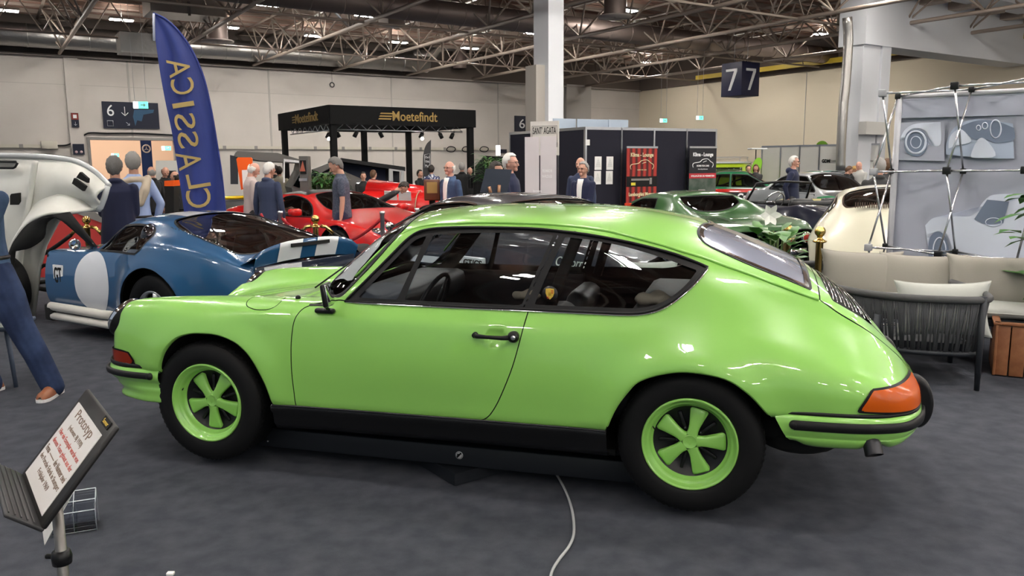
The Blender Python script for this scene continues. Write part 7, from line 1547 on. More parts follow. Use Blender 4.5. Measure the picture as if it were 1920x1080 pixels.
mb = MB(); mb.box((0, -.010, z1-1.23), (W, .006, .84)); b_ = mb.build('aerial_picture', mat('aerial_green', (.03,.06,.04), rough=.7, noise=(3, (.10,.12,.10), 6, .4, .65)), t); mb = MB(); mb.box((-.10, -.016, z1-1.30), (.06, .004, .34)); mb.box((.07, -.016, z1-1.24), (.05, .004, .24)); mb.box((-.02, -.016, z1-1.12), (.22, .004, .05)); mb.build('buildings', m_joint, b_)
# light grey boards above the booth
for i, (x0, y0, x1, y1) in enumerate(((1037,222,1079,238), (1082,223,1140,238), (1141,224,1177,238))):
    t, W, z0, z1 = board('upper_board', ('left', 'middle', 'right')[i] + ' of three pale blue boards standing behind the black booth wall', 'board', x0, y0, x1, 262, 21.5, mat('pale_blue_board', (.42,.50,.60), rough=.6), .43, .03, False)
# white sign and twin white banners
t, W, z0, z1 = board('booth_sign', 'white placard reading SANT AGATA above the white banners', 'sign', 995, 228, 1048, 291, 17.5, mat('placard_white', (.62,.60,.56), rough=.6), -.35, .04)
text("SANT' AGATA", frame_m((.0, -.03, z1-(z1-z0)*.27), (1,0,0), (0,0,1)), .2, m_void, t, 'lettering', fit=(W*.82, .15), extrude=.002)
mb = MB(); mb.tube([(-.44*W, -.025, z0+.25), (-.44*W, -.025, z1-.10), (.44*W, -.025, z1-.10), (.44*W, -.025, z0+.25)], .006, 4); mb.box((.40*W, -.03, z0+.22), (.08, .01, .10)); mb.build('border_line', m_joint, t)
for i, (x0, x1) in enumerate(((984, 1011), (1013, 1043))):
    t, W, z0, z1 = board('white_banner', ('left', 'right')[i] + ' half of the pale roll-up banner pair in front of the black booth', 'banner', x0, 257 - i, x1, 420, 14.8, mat('banner_pale', (.60,.56,.58), rough=.55), -.2, .015)
    if i: 
        for k, s_ in enumerate(('TECHNISCHE', 'FAHRZEUGE')): text(s_, frame_m((-.02, -.012, z1-.62-.10*k), (1,0,0), (0,0,1)), .1, m_white, t, 'lettering', fit=(W*.62, .05), extrude=.002)
    else: text('Sportwagen', frame_m((.10, -.012, z1-.98), (1,0,0), (0,0,1)), .1, m_white, t, 'lettering', fit=(W*.6, .05), extrude=.002)
a, z = PS.hit(1102, 267); mb = MB(); mb.box(PF.pt(.02, z, .05), (.12, .02, .14), rz=PF.yaw); tag(mb.build('number_tag', m_paper), 'small white stand number tag on the booth corner post', 'sign')
# ---------------------------------------------------------------- pale partition walls on the right, round green signs
PR = Plane(np.array([(1430-960)/F_PX*33, 33., 0]), (.72, -.69))
lab = ['leftmost pale partition panel behind the visitors on the right', 'second pale partition panel from the left', 'third pale partition panel from the left', 'pale partition panel with bold three-letter logo', 'pale partition panel right of the logo panel', 'pale partition panel at the right end with a small logo']
xs = (1430, 1465, 1501, 1538, 1577, 1620, 1650)
for i in range(6): walls(PR, (xs[i], xs[i+1]), lab[i], 'pale partition wall panels', mat('partition_pale', (.74,.73,.69), rough=.6), 2.30)
for x0, x1, s_ in ((1538, 1577, 'GDM'), (1622, 1640, 'GDM')):
    a0, z = PR.hit(x0+1, 302); a1, _ = PR.hit(x1-1, 302); o = text(s_, frame_m(PR.pt(a0*.72+a1*.28, z, .03), PR.x, UP), .2, m_void, None, 'wall_lettering', fit=(abs(a1-a0)*.42, .14), extrude=.003, bold=.01); tag(o, 'bold dark three-letter logo on the pale partition, ' + ('left one beside grey word' if x0 == 1538 else 'right end one'), 'logo')
    o = text('Motorsport', frame_m(PR.pt(a0*.28+a1*.72, z, .03), PR.x, UP), .2, m_joint, None, 'wall_lettering', fit=(abs(a1-a0)*.44, .10), extrude=.003); tag(o, 'thin grey word after the ' + ('left' if x0 == 1538 else 'right') + ' three-letter logo', 'logo')
m_lime = mat('lime_sign', (.22,.50,.02), rough=.5)
def oval(name, label, px, py, Y, w, h, rot=0.):
    c = at(px, py, Y); t = thing(name, label, 'sign', c, 0); mb = MB(); mb.prism([(w/2*math.cos(q)*math.cos(rot)-h/2*math.sin(q)*math.sin(rot), w/2*math.cos(q)*math.sin(rot)+h/2*math.sin(q)*math.cos(rot)) for q in np.linspace(0, 2*PI, 29)[:-1]], .04); mb.build('disc', m_lime, t); mb = MB(); mb.cyl((0, .04, -h*.4), (0, .04, -c[2]+.02), .02, 6); mb.build('pole', m_alu, t)
oval('round_sign', 'lime green round sign rising above the pale partition', 1541, 276, 40, .62, .62); oval('drop_banner', 'lime green drop-shaped banner left of the pale partition', 1419, 311, 27, .30, .56, -.3)
t = thing('lamp_mast', 'thin mast with a flat white top left of the pale partition', 'mast', tuple(at(1416, 320, 27.5)[:2]) + (0,), .2); mb = MB(); mb.cyl((0,0,0), (0,0,2.05), .02, 6); mb.build('pole', m_black, t); mb = MB(); mb.rbox((.05,0,2.08), (.6,.3,.05), .02); mb.build('top', m_white, t)
# ---------------------------------------------------------------- hanging cube with sevens
cS = 1.36; c7 = at(1401, 148, 34); t = thing('hanging_cube', 'navy blue cube sign with white sevens hanging from the roof', 'sign', tuple(c7), H_YAW)
mb = MB(); mb.rbox((.10, .45, 0), (cS*.80, cS*.80, cS), .01); cb = mb.build('cube', mat('cube_navy', (.012,.014,.05), rough=.45), t)
for M_ in (frame_m((.10, .45-cS*.40-.006, 0), (1,0,0), (0,0,1)), frame_m((.10-cS*.40-.006, .45, 0), (0,-1,0), (0,0,1))):
    mb = MB(); mb.M = M_; mb.prism([(-.30,.42),(.30,.42),(.30,.30),(-.02,-.45),(-.15,-.45),(.14,.32),(-.30,.32)], .02, 'xy'); mb.build('numeral', m_white, t)
mb = MB()
for s in (-1, 1): mb.cyl((.1+s*.4, .45, cS/2), (.1+s*.4, .45, 6.9-c7[2]), .012, 5)
mb.build('wire', m_alu, t)

# ---------------------------------------------------------------- barrier posts
def gold_post(c, label, arms=(), group='brass barrier posts'):
    t = thing('barrier_post', label, 'barrier post', (c[0], c[1], 0), 0, group)
    mb = MB(); mb.lathe([(.001,0),(.17,0),(.17,.012),(.15,.03),(.05,.045),(.032,.06),(.032,.86),(.045,.865),(.06,.872),(.062,.882),(.045,.89),(.028,.90),(.022,.915),(.03,.925)], 'z', 28); mb.build('post', m_brass, t)
    mb = MB(); mb.ball((0,0,.965), .048, 12); mb.build('ball_top', m_brass, t)
    for a in arms:
        d = Vector((math.cos(a), math.sin(a), 0)); mb = MB(); mb.tube([Vector((0,0,.885))+d*.06, Vector((0,0,.87))+d*.12, Vector((0,0,.79))+d*.20], .020, 10); h_ = mb.build('hook', m_brass, t)
        mb = MB(); P = [Vector((0,0,.79))+d*.20]; 
        for k in range(1, 10): s = k/9; P.append(Vector((0,0,.79-.33*math.sin(min(1, s*1.15)*PI/2)*.9))+d*(.20+.75*s))
        mb.tube(P, .024, 8); mb.build('rope', m_rubber, h_)
c = at(591, 408, 9.3); gold_post(c, 'brass ball-topped barrier post in front of the red supercar', (.15, 3.0))
c = at(163, 424, 9.4); gold_post(c, 'brass ball-topped barrier post seen through the raised front end wheel opening', (-.2, 3.1))
c = at(1477, 424, 7.35); gold_post(c, 'brass ball-topped barrier post among the lily leaves')
c = at(1538, 432, 7.1); gold_post(c, 'brass ball-topped barrier post beside the cream car fender')
m_rope = mat('red_rope', (.30,.008,.015), rough=.8, bump=(90, .5, .01))
sp = [at(501, 385, 10.6), at(525, 392, 10.4), at(716, 384, 10.2), at(781, 371, 10.9)]
for i, c in enumerate(sp[1:]):
    t = thing('barrier_post', ('slim silver barrier post at the tail of the red supercar', 'slim silver barrier post at the nose of the red supercar', 'slim silver barrier post beside the vintage car radiator')[i], 'barrier post', (c[0], c[1], 0), 0, 'silver barrier posts'); mb = MB(); mb.lathe([(.001,0),(.15,0),(.15,.015),(.03,.03),(.028,.96),(.034,.962),(.034,1.0),(.001,1.003)], 'z', 20); mb.build('post', m_alu, t)
for i, (a, b, sag) in enumerate(((sp[1], sp[2], .34), (sp[2], sp[3], .12), (np.array([sp[1][0]-.5, sp[1][1]+.8, 0]), sp[1], .15))):
    mb = MB(); mb.tube([(a[0]+(b[0]-a[0])*s, a[1]+(b[1]-a[1])*s, .92-sag*4*s*(1-s)) for s in np.linspace(.01, .99, 24)], .02, 8); tag(mb.build('barrier_rope', m_rope), ('red rope sagging in front of the red supercar door', 'red rope right of the red supercar nose', 'short red rope at the red supercar tail')[i], 'rope', 'red barrier ropes')
# red wall seen through the raised front end
t = thing('red_display', 'red display wall seen through the raised front end opening', 'display', (0,0,0)); RD = Plane(at(120, 440, 10.6), (1, -.05)); px_panel('panel', RD, [(20,392),(150,398),(225,420),(225,520),(20,520)], .05, mat('display_red', (.55,.05,.045), rough=.6), t); px_panel('backdrop', RD, [(140,398),(180,398),(225,420),(225,430)], .06, m_joint, t, .02)

# soft things lying inside the green car, unseen pale wall added behind the camera to reflect in the door
def lump(label, p, r, m, seed):
    rnd = random.Random(seed); mb = MB(); mb._ell((0, 0, 0), r, 10, (1.3, .9, .55)); mb.v = [(x*(1+.18*math.sin(y*60+seed)), y*(1+.15*math.sin(x*55)), z*(1+.3*math.sin(x*70+y*40))) for x, y, z in mb.v]; o = mb.build('cloth', m, None, loc=tuple(p)); o.rotation_euler = (0, 0, -CAR_YAW); tag(o, label, 'cloth')
lump('crumpled beige cloth on the rear shelf inside the green coupe', carpt(2.26, -.40, .925), .065, k_cl if 'k_cl' in globals() else mat('beige_rag', (.42,.36,.28), rough=.9), 3)
lump('small pale cloth on the front seat inside the green coupe', carpt(1.62, -.38, .915), .05, mat('beige_rag', (.42,.36,.28), rough=.9), 8)
mb = MB()
for k in range(12): mb.box((-16+2.0*k, -7.5, 1.25), (1.94, .05, 2.5))
o = mb.build('wall_unseen_reflected', mat('pale_teal_wall', (.50,.62,.62), rough=.8)); tag(o, kind='structure')
# ---------------------------------------------------------------- pop-up display wall, seen from behind
DW = Plane(np.array([(1655-960)/F_PX*7.5, 7.5, 0]), (.80, -.60))
t = thing('popup_wall', 'silver folding frame with a large grey printed fabric showing a classic car', 'display', (0,0,0))
m_fabric = mat('display_fabric', (.40,.42,.50), rough=.85); m_pr1 = mat('print_light', (.66,.71,.82), rough=.85); m_pr2 = mat('print_dark', (.17,.21,.29), rough=.85); m_pr3 = mat('print_mid', (.42,.49,.62), rough=.85)
DF = Plane(DW.pt(0, 0, -.30), (.80, -.60))
a0, z1 = DF.hit(1690, 182); zb = .05; 
mb = MB(); G = []
for z in np.linspace(zb, z1, 12): G.append([DF.pt(a0+s*2.4, z, .02*math.sin(s*7+z*2)) for s in np.linspace(0, 1, 20)])
mb.grid(G); fbr = mb.build('fabric', m_fabric, t, fix=False); s_ = fbr.modifiers.new('t', 'SOLIDIFY'); s_.thickness = .012; s_.offset = -1
mb = MB(); mb.tube([DF.pt(a0-.01, zb, .03), DF.pt(a0-.01, z1, .03)], .03, 8); mb.tube([DF.pt(a0, z1, .03), DF.pt(a0+2.4, z1, .03)], .022, 8); mb.build('fabric_edge', mat('fabric_edge', (.58,.58,.62), rough=.8), t)
def prt(name, pts, m, off=.028, smooth=True, th=.004):
    q = spline(pts, 4) if smooth else pts; P_ = [DF.hit(*p) for p in q]; mb = MB(); n = len(P_); vs = [DF.pt(a, z, off+.012) for a, z in P_] + [DF.pt(a, z, off+.012-th) for a, z in P_]
    bm = bmesh.new(); vv = [bm.verts.new(Vector(v)) for v in vs[:n]]; f = bm.faces.new(vv); bmesh.ops.triangulate(bm, faces=[f]); me = bpy.data.meshes.new(name); bm.to_mesh(me); bm.free(); me.materials.append(m); return link(name, me, fbr)
def ringp(name, cx, cy, rx, ry, m, w=.018, off=.03, n=36):
    P_ = [DF.hit(cx+rx*math.cos(q), cy+ry*math.sin(q)) for q in np.linspace(0, 2*PI, n+1)[:-1]]; mb = MB(); mb.tube([DF.pt(a, z, off+.006) for a, z in P_], w, 6, closed=True, flat=.4); return mb.build(name, m, fbr)
prt('print_picture', [(1688,230),(1688,230),(1772,228),(1772,228),(1772,302),(1772,302),(1682,300),(1682,300)], m_fabric, .024)
prt('print_fender', [(1690,258),(1690,258),(1700,242),(1720,232),(1765,229),(1765,229),(1765,270),(1748,273),(1745,262),(1738,246),(1720,240),(1704,246),(1697,262),(1690,262)], m_pr1)
prt('print_tyre', [(1697,268),(1702,250),(1717,243),(1732,247),(1741,262),(1739,280),(1728,292),(1712,292),(1700,284)], m_pr2, .032)
ringp('print_whitewall', 1719, 267, 20, 22, m_pr1, .022); ringp('print_hubcap', 1719, 267, 11, 12, m_pr1, .014)
mb = MB()
for k in range(20):
    q = k*PI/10; p0 = DF.hit(1719+3*math.cos(q), 267+3*math.sin(q)); p1 = DF.hit(1719+13*math.cos(q), 267+14.5*math.sin(q)); mb.tube([DF.pt(*p0, .04), DF.pt(*p1, .04)], .004, 4)
mb.build('print_spokes', m_pr1, fbr)
prt('print_interior', [(1775,270),(1775,270),(1790,240),(1830,224),(1900,232),(1900,232),(1902,297),(1902,297),(1860,297),(1775,290),(1775,290)], m_pr3, .024)
prt('print_seat', [(1780,278),(1783,256),(1800,242),(1815,252),(1822,266),(1800,272),(1784,276)], m_pr1, .034)
prt('print_dash', [(1800,240),(1835,226),(1870,228),(1902,240),(1902,240),(1902,262),(1870,268),(1850,262),(1830,262),(1815,252)], m_pr2, .030); ringp('print_steering_wheel', 1868, 242, 10, 17, m_pr1, .008, .04); ringp('print_dial', 1848, 236, 5, 6, m_pr1, .006, .04); ringp('print_dial', 1836, 240, 4, 5, m_pr1, .006, .04)
prt('print_console', [(1835,262),(1850,262),(1868,292),(1830,296),(1822,290)], m_pr1, .036)
prt('print_car_body', [(1736,422),(1736,422),(1752,408),(1785,404),(1822,404),(1850,372),(1872,364),(1925,364),(1960,366),(1960,366),(1960,500),(1960,500),(1800,500),(1790,478),(1778,440),(1762,432),(1750,440),(1745,470),(1740,452),(1738,436)], m_pr1, .024)
prt('print_car_window', [(1828,410),(1828,410),(1852,374),(1852,374),(1893,378),(1893,378),(1882,418),(1882,418),(1850,420)], m_pr2, .030); ringp('print_steering_wheel', 1864, 416, 15, 8, m_pr1, .006, .036)
prt('print_tyre', [(1742,470),(1745,445),(1758,434),(1772,440),(1780,466),(1782,500),(1760,500),(1746,492)], m_pr2, .032); ringp('print_whitewall', 1763, 470, 13, 26, m_pr1, .016); ringp('print_hubcap', 1763, 470, 6, 12, m_pr1, .01)
prt('print_sky', [(1690,190),(1690,190),(1950,170),(1950,170),(1950,215),(1950,215),(1690,222),(1690,222)], mat('print_haze', (.43,.45,.54), rough=.85), .022, False)
# frame: hubs and rods
hub = {}
xs_ = {0: (1655, 1790, 1932), 1: (1638, 1775, 1922), 2: (1628, 1759, 1905)}; ys_ = {0: (175, 161, 146), 1: (322, 320, 319), 2: (464, 477, 492)}
xb_ = {0: (1684, 1822, 1960), 1: (1672, 1806, 1950), 2: (1660, 1791, 1940)}; yb_ = {0: (181, 168, 152), 1: (321, 321, 320), 2: (461, 472, 488)}
DB = Plane(DW.pt(0, 0, -.26), (.80, -.60))
for r in range(3):
    for c_ in range(3): hub[(r, c_, 0)] = DW.pt(*DW.hit(xs_[r][c_], ys_[r][c_])); hub[(r, c_, 1)] = DB.pt(*DB.hit(xb_[r][c_], yb_[r][c_]))
for c_ in range(3):
    for b in (0, 1): p = hub[(2, c_, b)].copy(); p[2] = .03; hub[(3, c_, b)] = p
for k, p in hub.items():
    mb = MB(); mb.rbox(tuple(p), (.065, .065, .065) if k[2] == 0 else (.05, .05, .05), .008, rz=-.64); mb.build('hub', mat('hub_grey', (.35,.36,.38), rough=.4) if (k[1] == 0 and k[2] == 0) else m_black, t)
m_rod = mat('silver_rod', (.75,.76,.78), rough=.22, metal=.9)
def rod(a, b): mb = MB(); mb.cyl(tuple(a), tuple(b), .010, 8); mb.build('rod', m_rod, t)
for r in range(3):
    for c_ in range(3): rod(hub[(r, c_, 0)], hub[(r+1, c_, 1)]); rod(hub[(r, c_, 1)], hub[(r+1, c_, 0)])
for r in range(4):
    for c_ in range(2): rod(hub[(r, c_, 0)], hub[(r, c_+1, 1)]); rod(hub[(r, c_, 1)], hub[(r, c_+1, 0)])

# ---------------------------------------------------------------- lounge seats of rope and frame
m_lrope = mat('lounge_rope', (.045,.047,.052), rough=.8); m_lframe = mat('lounge_frame', (.022,.025,.032), rough=.5, metal=.3); m_cush = mat('cushion_beige', (.31,.29,.255), rough=.9, bump=(120,.25,.002)); m_cushl = mat('cushion_pale', (.42,.43,.40), rough=.9, bump=(120,.25,.002))
def cushion(name, label, c, d, rz, tilt=0., m=None, group=None, seed=0):
    """soft pillow: superellipse block with pinched corners and creases"""
    rnd = random.Random(seed); t = thing(name, label, 'cushion', c, rz, group); n = 22; G0, G1 = [], []
    for side in (1, -1):
        G = []
        for i in range(n+1):
            row = []
            for j in range(n+1):
                u, v = -1+2*i/n, -1+2*j/n; e = max(0, (1-abs(u)**2.4))**.62 * max(0, (1-abs(v)**2.4))**.62
                cr = .045*math.sin((u*v*7+u*5)*1.2+seed)*(abs(u*v))**1.5
                k = 1 - .11*(1-abs(v)**2.5)*abs(u)**4; k2 = 1 - .13*(1-abs(u)**2.5)*abs(v)**4
                row.append((u*d[0]/2*k, side*d[1]/2*(e*(1+cr)+.04), v*d[2]/2*k2))
            G.append(row)
        (G0 if side > 0 else G1).append(G)
    mb = MB(); mb.M = Matrix.Rotation(tilt, 4, 'X'); mb.grid(G0[0]); mb.grid(G1[0])
    B0, B1 = G0[0], G1[0]; rim0 = B0[0] + [r[-1] for r in B0[1:]] + B0[-1][::-1][1:] + [r[0] for r in B0[::-1][1:-1]]; rim1 = B1[0] + [r[-1] for r in B1[1:]] + B1[-1][::-1][1:] + [r[0] for r in B1[::-1][1:-1]]
    mb.grid([rim0 + [rim0[0]], rim1 + [rim1[0]]]); o = mb.build('cover', m or m_cush, t, weld=True); mb = MB(); mb.M = Matrix.Rotation(tilt, 4, 'X'); mb.tube(rim0, .006, 5, closed=True); mb.build('piping', m or m_cush, t); return t
def rope_seat(name, label, plan, z_rim, z_low, legs, frame=None, gap=.0112, taper=.10, seat=None):
    """horseshoe of upright cords between a padded rim and a lower rail; plan = points of the rim"""
    t = thing(name, label, 'seat', (0,0,0)); P_ = spline(plan, 10, False); L = np.concatenate([[0], np.cumsum(np.linalg.norm(np.diff(P_, axis=0), axis=1))]); ctr_ = P_.mean(0)
    rimz = z_rim if callable(z_rim) else (lambda s: z_rim)
    f = lambda s: np.array([np.interp(s, L, P_[:, 0]), np.interp(s, L, P_[:, 1])]); low = lambda p: p + (ctr_-p)*taper
    mb = MB(); mb.tube([(*f(s), rimz(s/L[-1])) for s in np.linspace(0, L[-1], 60)], .026, 10); mb.build('rim', mat('rim_rope', (.075,.075,.078), rough=.8, bump=(160,.4,.004)), t)
    mb = MB(); mb.tube([(*low(f(s)), z_low) for s in np.linspace(0, L[-1], 60)], .018, 8); mb.build('lower_rail', m_lframe, t)
    mb = MB(); n = int(L[-1]/gap)
    for k in range(n): s = L[-1]*(k+.5)/n; p = f(s); q = low(f(min(L[-1], max(0, s+.03*math.sin(k*.9))))); mb.tube([(p[0], p[1], rimz(s/L[-1])), (q[0], q[1], z_low)], .0066, 5)
    mb.build('cords', m_lrope, t)
    for (x, y, zt) in legs: mb = MB(); mb.tube([(x, y, zt), (x+(ctr_[0]-x)*-.02, y, 0)], [.024, .018], 10); mb.build('leg', m_lframe, t)
    if seat is not None: mb = MB(); mb.prism([tuple(p) for p in seat], .05, 'xy', (0, 0, z_low+.02)); mb.build('seat_base', m_lframe, t)
    return t
rope_seat('lounge_armchair', 'dark rope armchair with a white pillow seen through the green coupe rear side window', [(.74,5.55),(.72,5.36),(.84,5.26),(1.08,5.22),(1.22,5.30),(1.24,5.48)], .70, .33, [(.74,5.5,.66),(1.22,5.44,.66),(.76,5.3,.5),(1.2,5.28,.5)], taper=.08)
cushion('cushion', 'white pillow on the rope chair seen through the green coupe rear side window', (.93, 5.36, .80), (.40, .12, .24), .05, -.15, m_cushl, None, 5)
# near armchair with its back towards the camera
rope_seat('lounge_armchair', 'dark rope armchair with its back to the camera right of the green coupe', [(2.42,6.25),(2.50,5.80),(2.72,5.50),(3.0,5.38),(3.20,5.36),(3.32,5.48),(3.42,5.85),(3.45,6.2)], .635, .25, [(3.21,5.36,.66),(2.60,5.58,.5),(3.45,6.15,.6),(2.42,6.22,.6)], taper=.13, seat=[(2.55,5.75),(3.2,5.5),(3.35,6.1),(2.6,6.25)])
cushion('cushion', 'pale grey cushion on the back of the near rope armchair', (3.08, 5.62, .53), (.66, .16, .40), math.radians(-6), -.20, m_cushl, None, 3)
mb = MB(); 
# sofa
e_ = np.array([.90, -.44]); e_ /= np.linalg.norm(e_); nb = np.array([e_[1], -e_[0]])   # nb points towards the camera
B0_ = np.array([2.86, 7.22]); R2 = lambda s, d: B0_ + e_*s + nb*d
rope_seat('lounge_sofa', 'dark rope sofa with beige cushions in front of the grey display wall', [R2(-.22, .75), R2(-.26, .3), R2(-.12, .02), R2(.3, -.06), R2(1.0, -.08), R2(1.7, -.06), R2(2.05, .05), R2(2.12, .35), R2(2.05, .8)], lambda s: .66+.0*s, .33, [(*R2(-.2,.72), .64), (*R2(2.05,.8), .64), (*R2(-.1,.05), .6), (*R2(2.0,.05), .6)], taper=.06, seat=[tuple(R2(-.15,.05)), tuple(R2(2.0,.05)), tuple(R2(1.98,.78)), tuple(R2(-.15,.75))])
yw = math.atan2(e_[1], e_[0])
c = R2(.95, .42); cushion('cushion', 'wide flat seat cushion of the rope sofa', (c[0], c[1], .42), (2.0, .14, .74), yw, PI/2, m_cushl, None, 9)
for i, (px, py, Y) in enumerate(((1612, 509, 6.85), (1727, 517, 6.62), (1860, 522, 6.30))):
    p = at(px, py+6, Y); cushion('cushion', ('left beige back cushion on the rope sofa', 'middle beige back cushion on the rope sofa', 'right beige back cushion on the rope sofa')[i], (p[0], p[1], p[2]), (.66, .20, .43), yw, -.22, m_cush, 'beige back cushions on the sofa', i*2+1)
# wooden planter with leaves at the right edge
c = at(1900, 660, 5.75); t = thing('planter', 'reddish-brown slatted wooden planter box with a leafy plant at the right edge', 'planter', (c[0]+.25, c[1]+.1, 0), -.5); m_wood = mat('cedar_wood', (.23,.085,.035), rough=.55, noise=(14, (.32,.13,.055), 4, .35, .7))
for k in range(6):
    for s in (-1, 1): mb = MB(); mb.rbox((-.25+.10*k, s*.27, .20), (.092, .02, .38), .004); mb.build('slat', m_wood, t); mb = MB(); mb.rbox((s*.29, -.25+.10*k, .20), (.02, .092, .38), .004); mb.build('slat', m_wood, t)
mb = MB(); mb.box((0, 0, .36), (.56, .52, .02)); mb.build('soil', mat('soil', (.02,.014,.01), rough=.95), t); mb = MB()
for s in (-1, 1): mb.rbox((0, s*.27, .395), (.62, .05, .02), .004); mb.rbox((s*.29, 0, .395), (.05, .6, .02), .004)
mb.build('top_frame', m_wood, t)
leafy('planter_plant', 'green leafy plant growing from the wooden planter at the right edge', (c[0]+.32, c[1]+.10, .36), 1.05, .58, 46, m_leaf, 11, (.26, .06), .15, None, stems=6, up_bias=.0)
# white lily between the cars
c = at(1452, 470, 6.95); t = leafy('lily_plant', 'leafy plant with one white lily flower behind the green coupe', (c[0], c[1], 0), 1.06, .42, 95, m_leaf, 21, (.19, .052), .45, (.2, .35), stems=9, up_bias=.8)
f = at(1443, 403, 6.95); fl = MB()
for k in range(6):
    a = k*PI/3; d = Vector((math.cos(a)*.9, -.35, math.sin(a))).normalized(); s = d.cross(Vector((0, -1, 0))).normalized(); b = Vector((f[0]-c[0], f[1]-c[1], f[2])); L = .092; fl.add([b, b+d*L*.45+s*.034, b+d*L*.5, b+d*L*.45-s*.034, b+d*L*.85+s*.019+Vector((0,-.01,0)), b+d*L*1.15, b+d*L*.85-s*.019+Vector((0,-.01,0))], [(0,1,2),(0,2,3),(1,4,2),(2,4,5),(2,5,6),(2,6,3)])
fl.build('flower', mat('petal_white', (.85,.84,.80), rough=.6), t, fix=False)
# stool with a small round thing at the left edge
c = ground(22, 724); t = thing('stool', 'blue-grey stool with tapered legs at the left edge beside the standing man', 'stool', (c[0]-.22, c[1]+.12, 0), .2); m_st = mat('stool_blue', (.06,.08,.12), rough=.5)
mb = MB(); mb.rbox((0, 0, .43), (.52, .46, .03), .012); mb.build('seat', m_st, t)
for a in (-1, 1):
    for b in (-1, 1): mb = MB(); mb.tube([(a*.20, b*.17, .42), (a*.235, b*.20, 0)], [.020, .014], 8); mb.build('leg', m_st, t)
mb = MB(); mb.ball((c[0]-.24, c[1]+.10, .585), .13, 12, (1, 1, .98)); tag(mb.build('round_bag', mat('bag_white', (.6,.58,.55), rough=.6)), 'pale round bag resting on the blue-grey stool at the left edge', 'bag')
mb = MB(); mb.rbox((c[0]-.10, c[1]-.02, .449), (.22, .16, .008), .003, rz=.3); tag(mb.build('magazine', mat('magazine', (.35,.42,.40), rough=.3)), 'magazine lying on the blue-grey stool at the left edge', 'magazine')
# ---------------------------------------------------------------- people
def blob(name, mb, m, parent, voxel, smooth=2):
    """fuse overlapping solids into one smooth continuous surface"""
    o = mb.build(name, m, None, fix=True); r = o.modifiers.new('r', 'REMESH'); r.mode = 'VOXEL'; r.voxel_size = voxel; r.use_smooth_shade = True
    s = o.modifiers.new('s', 'SMOOTH'); s.factor = .5; s.iterations = smooth
    dg = bpy.context.evaluated_depsgraph_get(); me = bpy.data.meshes.new_from_object(o.evaluated_get(dg)); old = o.data
    o.modifiers.clear(); o.data = me; bpy.data.meshes.remove(old); me.name = name; me.materials.clear(); me.materials.append(m)
    me.polygons.foreach_set('use_smooth', [True]*len(me.polygons)); o.parent = parent; return o
def limb(mb, pts, rs, n=12, flat=1.):
    mb.tube(pts, rs, n, flat=flat)
    for p, r in ((pts[0], rs[0]), (pts[-1], rs[-1])): mb.ball(tuple(p), r*.98, 6)
def ell_loft(mb, secs, n=20):
    """secs: (centre, half x, half y, forward tilt) stacked upward"""
    G = []
    for c, a, b, tl in secs: G.append([(c[0]+a*math.cos(t)*(1-.10*abs(math.sin(2*t))*0), c[1]+b*math.sin(t)*math.cos(tl), c[2]+b*math.sin(t)*math.sin(tl)) for t in np.linspace(0, 2*PI, n+1)[:-1]])
    k = len(mb.v); mb.grid(G, close_v=True); m = len(G); mb.f.append(tuple(k+i for i in range(n))[::-1]); mb.m.append(0); mb.sm.append(True); mb.f.append(tuple(k+(m-1)*n+i for i in range(n))); mb.m.append(0); mb.sm.append(True)
def ik(a, t, l1, l2, hint):
    a, t = Vector(a), Vector(t); d = t-a; L = min(d.length, (l1+l2)*.995); d = d.normalized(); x = (l1*l1-l2*l2+L*L)/(2*L); h = math.sqrt(max(l1*l1-x*x, 0)); hv = Vector(hint); hv = (hv-d*hv.dot(d)).normalized(); return a+d*x+hv*h, a+d*L
m_skin = mat('skin', (.52,.28,.20), rough=.5); m_skin2 = mat('skin_pink', (.56,.30,.23), rough=.5); m_shoe = mat('dark_shoe', (.015,.013,.012), rough=.4); m_eye = mat('eye_dark', (.02,.015,.012), rough=.2); m_lip = mat('lip', (.34,.13,.11), rough=.5)
def cloth(name, c, r=.85): return mat(name, c, rough=r, sheen=.04)
